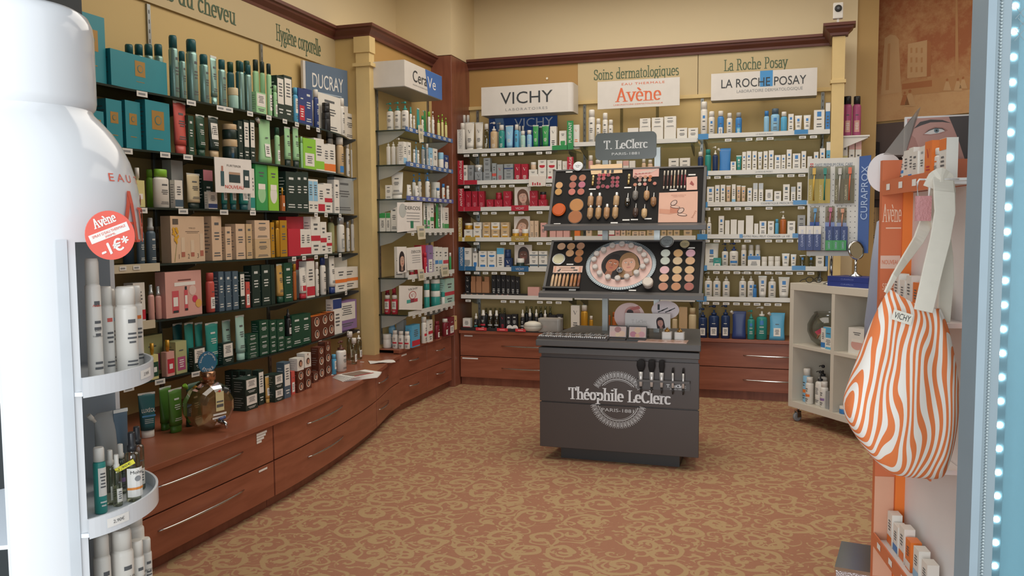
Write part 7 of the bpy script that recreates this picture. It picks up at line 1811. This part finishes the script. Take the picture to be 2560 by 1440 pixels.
'V7':"""
box w 1157 1176 796 ls=bd lc=rd
drop bk/w 1185 1196 783 ls=md lc=te
mist bk/w 1201 1216 775 ls=md lc=rd
mist cl/w 1219 1233 776 ls=md lc=gy
mist cl/w 1235 1248 776 ls=md lc=gy
mist bk/cl 1210 1268 770 n=5 d=.14 ls=no
box bk 1250 1263 785 ls=V lc=rd
box bk 1265 1278 787 ls=ln
box bk 1279 1293 786 ls=ln
drop bk/w 1301 1313 774 ls=md lc=gy
drop bk/w 1319 1331 772 ls=md lc=gy
drop bk/w 1335 1347 773 ls=md lc=gy
drop bk/w 1357 1369 775 ls=md lc=rd
mist bk/cl 1311 1382 766 n=6 d=.14 ls=no
box bk 1372 1390 788 ls=ln
box bk 1391 1406 786 ls=ln
box w 1427 1449 764 ls=V
bottle go/w 1452 1470 763 ls=no
""",
'M1':"""
can w/w 1471 1488 275 ls=ln
can w/w 1490 1502 297 ls=ln
can w/w 1506 1520 283 ls=ln
can w/w 1521 1533 300 ls=ln
box w 1569 1596 320 ls=no
box w 1598 1627 320 ls=no
box w 1629 1658 320 ls=no
box w 1660 1690 320 ls=no
box w 1599 1626 296 up ls=ln
box w 1629 1658 294 up ls=ln
box w 1660 1690 291 up ls=ln
box w 1692 1718 320 ls=ln
box w 1720 1745 320 ls=ln
""",
'M2':"""
bottle be/w 1487 1504 400 ls=no
jar ch/w 1512 1528 402
box w 1541 1556 402 ls=no
box w 1557 1572 402 ls=tp lc=rs
box w 1573 1588 402 ls=no
bottle ch/w 1604 1615 398 ls=no
bottle ch/w 1619 1632 400 ls=no
pump rs/rs 1638 1652 384 ls=no
box w 1671 1697 396 ls=ln
box w 1699 1725 395 ls=ln
""",
'M4':"""
box ch 1465 1479 565 ls=ln
box w 1494 1536 575 ls=md lc=cd
box rs 1538 1550 572 ls=ln
box ch 1552 1564 572 ls=ln
box be 1566 1577 572 ls=ln
box ch 1580 1597 578 ls=ln
box ch 1598 1614 578 ls=ln
box be 1617 1636 574 ls=ln
box be 1653 1666 570 ls=ln
box be 1668 1682 570 ls=ln
box be 1684 1699 570 ls=ln
box be 1709 1730 570 ls=ln
""",
'M7':"""
bottle go/w 1473 1483 790 ls=no
pump am/cr 1505 1527 765 ls=no
bottle am/am 1530 1541 780 ls=no
bottle cr/cr 1680 1694 785 ls=no
box be 1697 1718 768 ls=no
bottle cr/cr 1721 1741 770 ls=no
""",
'R1':"""
can w/w 1751 1769 255 ls=sq
can w/w 1771 1787 279 ls=sq
bottle bl/w 1793 1810 278 ls=pt
bottle w/w 1816 1831 283 ls=sq
bottle bl/gy 1838 1855 282 ls=pt lc=sk
bottle lb/bl 1909 1923 278 ls=no
bottle lb/sl 1926 1949 272 ls=sq
bottle sk/w 1951 1968 280 ls=no
box w 1970 1984 285 ls=sq
tube w/w 1986 2005 289 ls=sq
tube w/w 2008 2027 288 ls=sq
box w 2034 2061 275 ls=sq
box bl 2063 2075 257 ls=tp lc=w
""",
'R2':"""
bottle db/w 1744 1758 380 ls=no
bottle te/te 1762 1778 374 ls=no
pump db/w 1781 1795 366 ls=no
pouch bl/w 1797 1828 371 ls=no
box w 1826 1840 404 ls=sq d=.0 t=.03
tube te/te 1840 1854 389 ls=sq lc=w d=.02
box w 1855 1865 380 ls=sq
box w 1866 1878 378 ls=sq
box w 1880 1892 378 ls=sq
tube w/w 1894 1906 380 ls=sq
box w 1908 1919 378 ls=sq
box w 1921 1934 376 ls=sq
box w 1936 1952 388 ls=sq
box w 1953 1964 387 ls=sq
box w 1966 1979 374 ls=sq
box w 1981 2001 384 ls=sq
box w 2003 2015 378 ls=sq
box w 2018 2030 391 ls=sq
box w 2034 2046 380 ls=sq
box w 2049 2062 371 ls=sq
box sk 2065 2076 355 ls=tp lc=w
""",
'R3':"""
box w 1754 1765 468 ls=sq
box w 1767 1785 467 ls=sq
box w 1787 1799 463 ls=sq
box w 1801 1813 462 ls=sq
tube ch/w 1815 1827 464 ls=sq
box w 1829 1839 461 ls=bd lc=lb
tube ch/w 1841 1852 464 ls=sq
tube ch/w 1853 1864 465 ls=sq
box w 1868 1880 470 ls=sq
box w 1882 1894 458 ls=tp lc=sv
box w 1896 1908 458 ls=tp lc=sv
box w 1913 1932 474 ls=bd lc=bl
box w 1935 1953 478 ls=ln
box w 1957 1974 461 ls=sq lc=sl
box w 1977 1989 467 ls=tp lc=sv
box w 1992 2004 456 ls=sq lc=sl
""",
'R4':"""
bottle w/w 1754 1764 540 ls=sq
mist w/w 1767 1779 543 ls=sq
box w 1796 1810 540 ls=sq
box w 1812 1824 551 ls=no
box w 1826 1842 549 ls=no
box w 1844 1860 551 ls=no
box w 1864 1883 539 ls=no
box w 1885 1896 559 ls=no
box w 1898 1916 553 ls=sq
box w 1919 1935 553 ls=ln
bottle sk/sk 1937 1947 548 ls=no
pump am/w 1949 1966 528 ls=no
box w 1968 1988 553 ls=ln
box gy 1993 2013 538 ls=ln
""",
'R5':"""
pouch w/w 1760 1798 608 d=.03 ls=sq
box te 1783 1803 645 d=.0 t=.025 ls=pt
pump w/db 1804 1821 608 ls=sq
pump w/nv 1823 1846 607 ls=md lc=bl
can w/w 1852 1866 612 ls=sq
can w/w 1870 1884 612 d=.06 ls=sq
can w/w 1887 1901 612 d=.06 ls=sq
box w 1869 1901 640 ls=tp lc=bl t=.05
jar w/w 1903 1918 642
jar w/w 1920 1935 641 lc=bl
jar w/w 1936 1951 641 lc=bl
tube w/w 1954 1974 634 ls=sq
tube w/w 1976 1991 636 ls=sq
tube cl/bl 1998 2014 638 ls=sq
tube cl/bl 2018 2037 638 ls=sq
box w 2039 2060 640 ls=ln
box bl 2063 2073 640 ls=no
""",
'R6':"""
jar te/te 1748 1757 722 d=.0
pump w/w 1761 1781 680 ls=sq
pump w/w 1782 1802 680 ls=sq
pump w/w 1806 1825 681 ls=sq
pump w/w 1847 1866 680 ls=sq
pump w/w 1868 1886 680 ls=sq
bottle bl/bl 1882 1892 712 d=.0 ls=no
tube w/w 1895 1917 690 ls=sq
pump w/w 1920 1940 681 ls=sq
tube w/w 1945 1974 693 ls=sq
""",
'R7':"""
pump db/db 1746 1768 770 ls=pt
pump db/db 1771 1798 763 ls=pt
pump db/db 1802 1825 762 ls=pt
pouch nv/w 1829 1866 778 ls=no
pump te/te 1868 1887 775 ls=sq
pump te/w 1890 1918 766 ls=sq
pouch sk/w 1922 1963 782 ls=pt
"""}
SHN={'L':'left-wall shelf','S':'alcove shelf','V':'back-left shelf','M':'back-middle shelf','R':'back-right shelf'}
def shelf_name(k):
    if k[1]=='7': return {'L':'on curved worktop','S':'on alcove drawers','V':'on back-left counter','M':'on back-middle counter','R':'on back-right counter'}[k[0]]
    return NTH[int(k[1])-1]+' '+SHN[k[0]]
LSN=dict(gt='with gold patch',bd='with {} base band',md='with {} stripe',tp='with {} top',sm='with {} label',fc='with round portrait',jr='with {} jar picture',sq='with {} square',V='with {} V mark',pt='with {} label')
def look(kind,cb,cc,ls,lc):
    s=PAL[cb][1]+' '+KT[kind]
    if kind in('box','pouch'):
        if ls in LSN: s+=' '+LSN[ls].format(PAL[lc][1] if lc else {'sq':'blue','V':'grey'}.get(ls,'white'))
    else:
        if cc and cc!=cb: s+=f' with {PAL[cc][1]} '+('lid' if kind=='jar' else 'pump' if kind=='pump' else 'cap')
        elif ls in('sq','V','bd','md') and lc: s+=' '+LSN[ls].format(PAL[lc][1])
    return s
def bis(fn,lo,hi):
    for _ in range(46):
        m=(lo+hi)/2
        if fn(m)<0: lo=m
        else: hi=m
    return (lo+hi)/2
PRODUCTS=[]
for key,txt in TAB.items():
    z0,facing,_=SH[key]; placed=[]; zmax=SH[key[0]+str(int(key[1])-1)][0]-.013 if key[1]!='1' else 9
    for ln in txt.strip().split('\n'):
        p=ln.split(); kind=p[0]; cb,_,cc=p[1].partition('/'); x0,x1,yt=map(float,p[2:5]); o={'ls':'no','lc':None,'d':'.012','f':facing}
        if kind not in('box',) and not cc: cc=cb
        for q in p[5:]:
            if q=='up': o['up']=1
            else: a_,_,v_=q.partition('='); o[a_]=v_
        n=int(o.get('n',1)); d=float(o['d'])
        for i in range(n):
            a=x0+(x1-x0)*i/n; c=x0+(x1-x0)*(i+1)/n-(.8 if n>1 else 0); xc=(a+c)/2; rnd_=kind not in('box',); t=float(o['t']) if 't' in o else None
            zb=z0
            if o['f']=='X':
                if 'b' in o: # stands on the worktop: fix the front from the base pixel
                    Pb=atZ(xc,float(o['b']),z0); fx=lambda y,X=Pb.x: X; d_=0
                else:
                    fx=(lf if key[0]=='L' else (lambda y: SX)); d_=d
                def at_px(px,dep): 
                    return bis(lambda y: proj((fx(y)-dep,y,z0+.05))[0]-px,2.0,7.0)
                if rnd_:
                    y=at_px(xc,d_+.02); X=fx(y)-d_; dz=proj((X,y,z0))[2]; w=(c-a)/FPX*dz*(dz/math.hypot(X,y)); 
                    w*={'tube':1.32,'pouch':1.22,'bottle':1.12,'pump':1.1,'mist':1.12,'jar':1.04}.get(kind,1.0)
                    tt=t or (w if kind in('can','jar','drop','stick') else w*.72 if kind in('bottle','pump','mist') else min(w*.62,.045))
                    y=at_px(xc,d_+tt/2); X=fx(y)-d_-tt/2
                else:
                    ya,yc_=at_px(a,d_),at_px(c,d_); w=max(.008,yc_-ya-.003); y=(ya+yc_)/2; tt=t or min(.055,max(.03,w*.8)); X=fx(y)-d_-tt/2
                pos=Vector((X,y,0)); rz=R(90); top=atX(xc,yt,X+tt/2 if not rnd_ else X).z
            else:
                Yf=(FY+.004 if key[0]!='S' else 5.645)+d
                P0=atY(xc,700,Yf); dz=proj(P0)[2]
                Xa=bis(lambda x: proj((x,Yf,z0+.05))[0]-a,-3.5,1.5); Xc=bis(lambda x: proj((x,Yf,z0+.05))[0]-c,-3.5,1.5); w=max(.008,Xc-Xa-.0025)
                tt=t or (w if kind in('can','jar','drop') else w*.75 if kind in('bottle','pump','mist') else min(w*.62,.05) if kind in('tube','pouch') else min(.055,max(.028,w*.8)))
                Y=Yf+tt/2; 
                Xm=bis(lambda x: proj((x,Y if rnd_ else Yf,z0+.05))[0]-xc,-3.5,1.5); pos=Vector((Xm,Y,0)); rz=0; top=atY(xc,yt,Yf if not rnd_ else Y).z
            if 'up' in o:
                cand=[q for q in placed if q[0]-1<xc<q[1]+1 and (q[2].xy-pos.xy).length<.06]
                if cand: 
                    s_=max(cand,key=lambda q:q[3]); zb=s_[3]
            top=min(top,zmax); h=max(.018,top-zb); placed.append((a,c,pos,zb+h+.0006))
            PRODUCTS.append(dict(key=key,kind=kind,cb=cb,cc=cc or None,ls=o['ls'],lc=o['lc'],w=w,h=h,t=tt,pos=(pos.x,pos.y,zb+.0006),rz=rz,x=xc,look=look(kind,cb,cc or None,o['ls'],o['lc'])))
cnt={}
for p in PRODUCTS: cnt.setdefault((p['key'],p['look']),[]).append(p)
ORDW=ORD+['thirteenth','fourteenth','fifteenth','sixteenth','seventeenth','eighteenth']; NUMW=['one','two','three','four','five','six','seven','eight','nine','ten','eleven','twelve','thirteen','fourteen','fifteen','sixteen','seventeen','eighteen']
for (key,lk),L in cnt.items():
    L.sort(key=lambda p:(round(p['x']/6),-p['pos'][2]))
    # items of one stack share a column; name the tier
    for i,p in enumerate(L):
        nm=shelf_name(key)
        if len(L)==1: p['label']=f'{lk}, {nm}'; p['group']=None
        else: p['label']=f'{lk}, {ORDW[i]} of {NUMW[len(L)-1]} from left, {nm}'; p['group']=f'{lk} group, {nm}'
        ws=p['label'].split()
        if len(ws)>16: p['label']=p['label'].replace(' from left','')
for p in PRODUCTS:
    o=product(p['kind'],p['w'],p['h'],p['t'],p['cb'],p['cc'],p['ls'],p['lc'],p['label'],p['group']); o.location=p['pos']; o.rotation_euler=(0,0,p['rz']); p['o']=o
# ------------------------------------------------------------------ special packs with pictures
def gift(x0,x1,yt,key,t,cb,lab,art):
    z=SH[key][0]; ya=bis(lambda y: proj((lf(y)-.012,y,z+.05))[0]-x0,2,7); yb=bis(lambda y: proj((lf(y)-.012,y,z+.05))[0]-x1,2,7); y=(ya+yb)/2; X=lf(y)-.012
    h=min(atX((x0+x1)/2,yt,X).z-z,SH[key[0]+str(int(key[1])-1)][0]-.013-z); w=yb-ya-.003; o=product('box',w,h,t,cb,None,'no',None,lab,None,'gift_box','box'); o.location=(X-t/2,y,z+.0006); o.rotation_euler=(0,0,R(90))
    b=MB(); art(b,front(-t/2),w,h,t); b.build('print',o)
GO=mat('#d9a52e',.5); PINKP=mat('#cf5a62',.5)
def art_set(b,mp,w,h,t):
    for i,(x,z_,hh) in enumerate(((-.16,.12,.42),(.12,.12,.36),(.40,.12,.50))):
        b.rect(mp,w*(x-.05),w*(x+.05),h*z_,h*(z_+hh),mat('#dcc6ab',.5),.0008); b.rect(mp,w*(x-.05),w*(x+.05),h*z_,h*(z_+hh*.25),mat('#b06a58',.5),.0012); b.text(mp,str(i+1),w*(x-.12),h*.13,mat('#7a6a5c',.6),h=h*.1,d=.0008)
    b.text(mp,'TRIO',w*.12,h*.74,mat('#7a6a5c',.6),w=w*.2,h=h*.03,d=.0008); b.rect(mp,-w*.08,w*.34,h*.66,h*.675,mat('#8a7866',.6),.0008); b.rect(mp,-w*.04,w*.30,h*.63,h*.64,mat('#8a7866',.6),.0008); b.rect(mp,-w*.44,-w*.28,h*.82,h*.94,mat('#5f5348',.6),.0008)
    rq=random.Random(2)
    for k in range(16): b.oval(mp,-w*(.30+.13*rq.random()),h*(.40+.34*rq.random()),w*.04,h*.028,GO,.0014+.0001*k,10,rq.random()*180)
    b.shape(mp,[(-w*.42,h*.02),(-w*.405,h*.02),(-w*.30,h*.6),(-w*.31,h*.6)],mat('#8a8a4a',.6),.0008)
gift(422,518,541,'L4',.06,'ch','large beige gift box with yellow orchid picture, fourth left-wall shelf',art_set)
def art_pink(b,mp,w,h,t):
    b.rect(mp,-w*.26,w*.32,h*.68,h*.76,PAPER,.0008); b.rect(mp,-w*.16,w*.2,h*.79,h*.82,mat('#7a4a44',.6),.0008)
    for x,z_,ww,hh in((-.24,.1,.09,.48),(.05,.12,.05,.46)): b.rect(mp,w*(x-ww),w*(x+ww),h*z_,h*(z_+hh),PINKP,.0008); b.rect(mp,w*(x-ww*.7),w*(x+ww*.7),h*(z_+.14),h*(z_+.34),PAPER,.0014); b.rect(mp,w*(x-ww*.8),w*(x+ww*.8),h*z_,h*(z_+.05),INK,.0014)
    b.rect(mp,w*.02,w*.08,h*.58,h*.66,INK,.0008); b.oval(mp,w*.24,h*.56,w*.1,h*.11,mat('#e0c4ba',.5),.0008); b.oval(mp,w*.30,h*.36,w*.075,h*.08,mat('#cf3a5a',.5),.001); b.oval(mp,w*.40,h*.25,w*.09,h*.095,mat('#d9a85a',.5),.0014)
gift(408,511,678,'L5',.06,'rs','large pale pink gift box with printed tubes, fifth left-wall shelf',art_pink)
# dark tube with white lettering near the dispenser
P=atZ(370,1093,.456); o=product('tube',.078,atX(370,980,P.x).z-.457,.045,'dt','w','no',None,'dark teal tube with white cap and white letters, nearest on the worktop'); o.location=(P.x,P.y,.4566); o.rotation_euler=(0,0,R(62))
t=MB(); t.text(front(-.019),'LUXÉOL',0,.13,PAPER,w=.06,h=.022,d=.001); t.rect(front(-.021),-.03,.03,.098,.106,mat('#4a8fc0',.4),.001); [t.rect(front(-.023),-.02,.02,.085-.008*i,.088-.008*i,mat('#b9c4c4',.5),.001) for i in range(3)]; t.build('lettering',o)
# ------------------------------------------------------------------ promotional cards
def promo(corners,Xp,lab,art,hexc='#e6e1db',name='promo_card',cat='card'):
    Pq=[atX(x,y,Xp) for x,y in corners]; c=sum(Pq,Vector())/4; s=thing(name,lab,cat,c,R(90)); pts=[((p-c).y,(p-c).z) for p in Pq]
    b=MB(); b.slab((0,.0015,0),(1,0,0),(0,0,1),(0,-1,0),[pts[3],pts[2],pts[1],pts[0]],.003,mat(hexc,.5)); b.build('card_sheet',s)
    w=(abs(pts[1][0]-pts[0][0])+abs(pts[2][0]-pts[3][0]))/2; h=(abs(pts[0][1]-pts[3][1])+abs(pts[1][1]-pts[2][1]))/2; t=MB(); art(t,front(-.0015),w,h); t.build('print',s); return s
def a1(t,mp,w,h):
    t.text(mp,'FURTERER',0,h*.28,mat('#6a6660',.6),w=w*.38,h=h*.06,d=.001)
    t.rect(mp,-w*.36,-w*.27,-h*.32,h*.1,mat('#3a5a60',.5),.001); t.rect(mp,-w*.34,-w*.29,h*.1,h*.25,mat('#b07a6a',.5),.001); t.rect(mp,-w*.14,w*.16,-h*.2,h*.03,mat('#2e3f42',.5),.001); t.rect(mp,-w*.14,w*.16,h*.03,h*.1,mat('#b09078',.5),.001); t.rect(mp,w*.25,w*.42,-h*.32,h*.2,mat('#2e4548',.5),.001); t.rect(mp,w*.29,w*.39,-h*.1,h*.02,PAPER,.0015)
    t.text(mp,'NOUVEAU',0,-h*.33,mat('#d0402f',.5),w=w*.5,h=h*.1,d=.0015)
s=promo(((535,392),(627,400),(632,484),(539,481)),-2.775,'white card with printed dark jars and red word, hanging before the third left-wall shelf',a1)
MB().box(-.01,.01,-.001,.004,.0,.15,glass('#e0e0dc',.1)).build('clip',s)
def dercos(sub):
    def f(t,mp,w,h):
        t.text(mp,'DERCOS',w*.1,h*.3,INK,w=w*.6,h=h*.12,d=.001); 
        for i in range(4): t.rect(mp,-w*.15,w*.38,h*(.12-.1*i),h*(.14-.1*i),GREYTXT,.001)
        if sub: t.rect(mp,w*.0,w*.12,-h*.4,-h*.15,mat('#2a7a5a',.5),.0012); t.oval(mp,-w*.3,h*.2,w*.14,h*.24,mat('#b9bdb9',.5),.001)
    return f
promo(((993,506),(1055,505),(1056,574),(993,581)),SX+.014,'white card with grey lettering and a green bottle, fourth alcove shelf',dercos(1))
promo(((1015,620),(1053,616),(1056,673),(1018,676)),SX+.014,'white card with grey lettering beside the portrait picture, fifth alcove shelf',dercos(0))
def a_face(t,mp,w,h): face_art(t,lambda x,y,d=0.0: mp(max(-w*.49,min(w*.49,x)),max(-h*.49,min(h*.49,y)),d),0,-h*.02,h*.40,'#c9a08c','#2f2426',True,.001)
promo(((992,617),(1014,617),(1016,680),(994,684)),SX+.012,'printed portrait card of a dark haired woman on the fifth alcove shelf',a_face)
def a_v(t,mp,w,h):
    t.text(mp,'VICHY',w*.08,h*.36,INK,w=w*.42,h=h*.09,d=.001); t.oval(mp,w*.06,h*.1,w*.16,h*.17,mat('#b04a4a',.5),.001,24); t.oval(mp,w*.06,h*.1,w*.13,h*.14,PAPER,.0014,24); t.text(mp,'N°1',w*.06,h*.1,mat('#b04a4a',.5),w=w*.14,d=.002)
    for i,c in enumerate(('#4aa39a','#8a3a4a','#b8404a')): t.rect(mp,w*(-.2+.16*i),w*(-.04+.16*i),-h*.2,-h*.06,mat(c,.5),.001)
promo(((998,714),(1056,715),(1055,775),(998,774)),SX+.014,'white card with red ring and three colour blocks, sixth alcove shelf',a_v)
def a_tag(t,mp,w,h): t.rect(mp,-w*.3,w*.3,-h*.3,h*.0,mat('#a9a58a',.6),.001); t.rect(mp,-w*.3,w*.3,h*.15,h*.3,GREYTXT,.001)
for i,(x,y,lab) in enumerate(((1052,335,'slim cream hang tag below the top alcove shelf'),(1053,582,'cream hang tag dangling from the fourth alcove shelf'),(1053,688,'cream hang tag left on the fifth alcove shelf edge'),(1112,678,'cream hang tag right on the fifth alcove shelf edge'))):
    w2=(7,11,9,11)[i]; h2=(22,17,14,14)[i]; promo(((x-w2,y-h2),(x+w2-3,y-h2-1),(x+w2,y+h2-2),(x-w2+4,y+h2)),SX+.018+.002*i,lab,a_tag,'#d6cdb4','hang_tag','tag')
def cardY(x0,x1,y0,y1,Yp,lab,art,hexc='#d9cfc6',name='portrait_card'):
    a=atY(x0,y0,Yp); c=atY(x1,y1,Yp); w=c.x-a.x; h=a.z-c.z; s=thing(name,lab,'card',((a.x+c.x)/2,Yp,(a.z+c.z)/2)); MB().box(-w/2,w/2,0,.003,-h/2,h/2,mat(hexc,.5)).build('card_sheet',s); t=MB(); art(t,front(0),w,h); t.build('print',s); return s
def fa(skin,hair,tilt=0):
    def f(t,mp,w,h):
        face_art(t,lambda x,y,d=0.0: mp(max(-w*.49,min(w*.49,x)),max(-h*.49,min(h*.49,y)),d),w*.02,h*.0,h*.46,skin,hair,True,.0008,'#b07068',tilt)
    return f
cardY(1286,1327,468,518,FY+.02,'portrait card of a woman between the red cartons, third back-left shelf',fa('#c9a08f','#6a4a3a',8))
cardY(1285,1325,541,592,FY+.05,'portrait card of a tilted face behind the gold jars, fourth back-left shelf',fa('#d3a892','#8a6a52',-25))
cardY(1286,1330,612,662,FY+.06,'portrait card of a dark face behind the dark jar, fifth back-left shelf',fa('#6f4a3f','#4a3f3c',0))
for i,(y0,y1,Z,hexc) in enumerate(((517,529,1.561,'#b3283a'),(589,603,1.296,'#a9904a'),(660,675,1.037,'#2f6591'))):
    a=atY(1278,y0,FY-.016); c=atY(1321,y1,FY-.016); w=c.x-a.x; s=thing('brand_plate',f'{["red","gold","blue"][i]} brand plate in the middle of the price rail, {NTH[i+2]} back-left shelf','sign',((a.x+c.x)/2,FY-.0145,Z-.008)); MB().box(-w/2,w/2,0,.004,0,.048,mat(hexc,.4)).build('plate',s); t=MB(); t.text(front(0),'VICHY',0,.022,mat('#d9cfcf',.5),w=w*.5,h=.02,d=.001); t.build('lettering',s)
s=cardY(1322,1364,441,465,FY-.03,'small white card with red bottles hanging under the second back-left shelf',lambda t,mp,w,h:[t.rect(mp,-w*.3+w*.14*i,-w*.22+w*.14*i,-h*.4,-h*(.1+.08*(i%2)),mat('#b8303f',.5),.001) for i in range(4)],'#dfd6cc','hang_card'); MB().box(-.01,.01,.003,.02,.02,.06,WHITE).build('clip',s)
# black tester stand and red price cards on the back-left bay
a=atY(1158,720,FY+.004); c=atY(1318,734,FY+.004); s=thing('tester_stand','low black tester stand with a row of round swatches, sixth back-left shelf','stand',((a.x+c.x)/2,FY+.004,.791)); w=c.x-a.x; MB().box(-w/2,w/2,0,.05,0,.042,BLACK).build('stand_base',s)
xm=(a.x+c.x)/2
for px_,hx_ in((1164,'#b3845f'),(1179,'#c08e72'),(1193,'#c08a6e'),(1209,'#c08a78'),(1243,'#b3776a'),(1256,'#b97f70'),(1269,'#bd8a82')):
    q=MB(); q.oval(front(0),atY(px_,728,FY+.004).x-xm,.022,.0125,.0125,mat(hx_,.6),.001,18); q.build('swatch',s)
s=thing('counter_mat','black lacquered display mat on the back-left counter','mat',(-2.16,FY+.003,.4985)); MB().box(-.49,.5,0,.30,0,.0015,BLACK).build('mat_sheet',s); MB().box(-.49,.5,-.004,0,.0,.028,BLACK).build('mat_edge',s)
for i,(x0,x1,y) in enumerate(((1189,1216,817),(1242,1269,819),(1288,1314,821))):
    a=atY(x0,y-4,FY-.012); c=atY(x1,y+4,FY-.012); w=c.x-a.x; s=thing('price_card',f'red price card on the edge of the black mat, {O3[i]} of three','price card',((a.x+c.x)/2,FY-.006,.503),0,'red price cards on the black mat'); MB().box(-w/2,w/2,-.004,0,0,.026,mat('#d03a3f',.5)).build('card_sheet',s); t=MB(); t.rect(front(-.004),-w*.25,w*.25,.01,.015,mat('#efc9c6',.5),.001); t.build('print',s)
for i,x in enumerate((1274,1287)):
    P=atY(x,811,FY+.0); s=thing('round_card',f'small round white card standing among the black cartons, {["left","right"][i]} one','card',(P.x,FY+.002+.003*i,.5005)); T=Matrix.Translation((0,0,.030))@Matrix.Rotation(R(90),4,'X'); MB().lathe([(.028,0),(.028,.002)],PAPER,24,M=T).build('card_sheet',s); t=MB(); t.rect(front(-.002),-.014,.014,.028,.032,GREYTXT,.001); t.build('print',s)
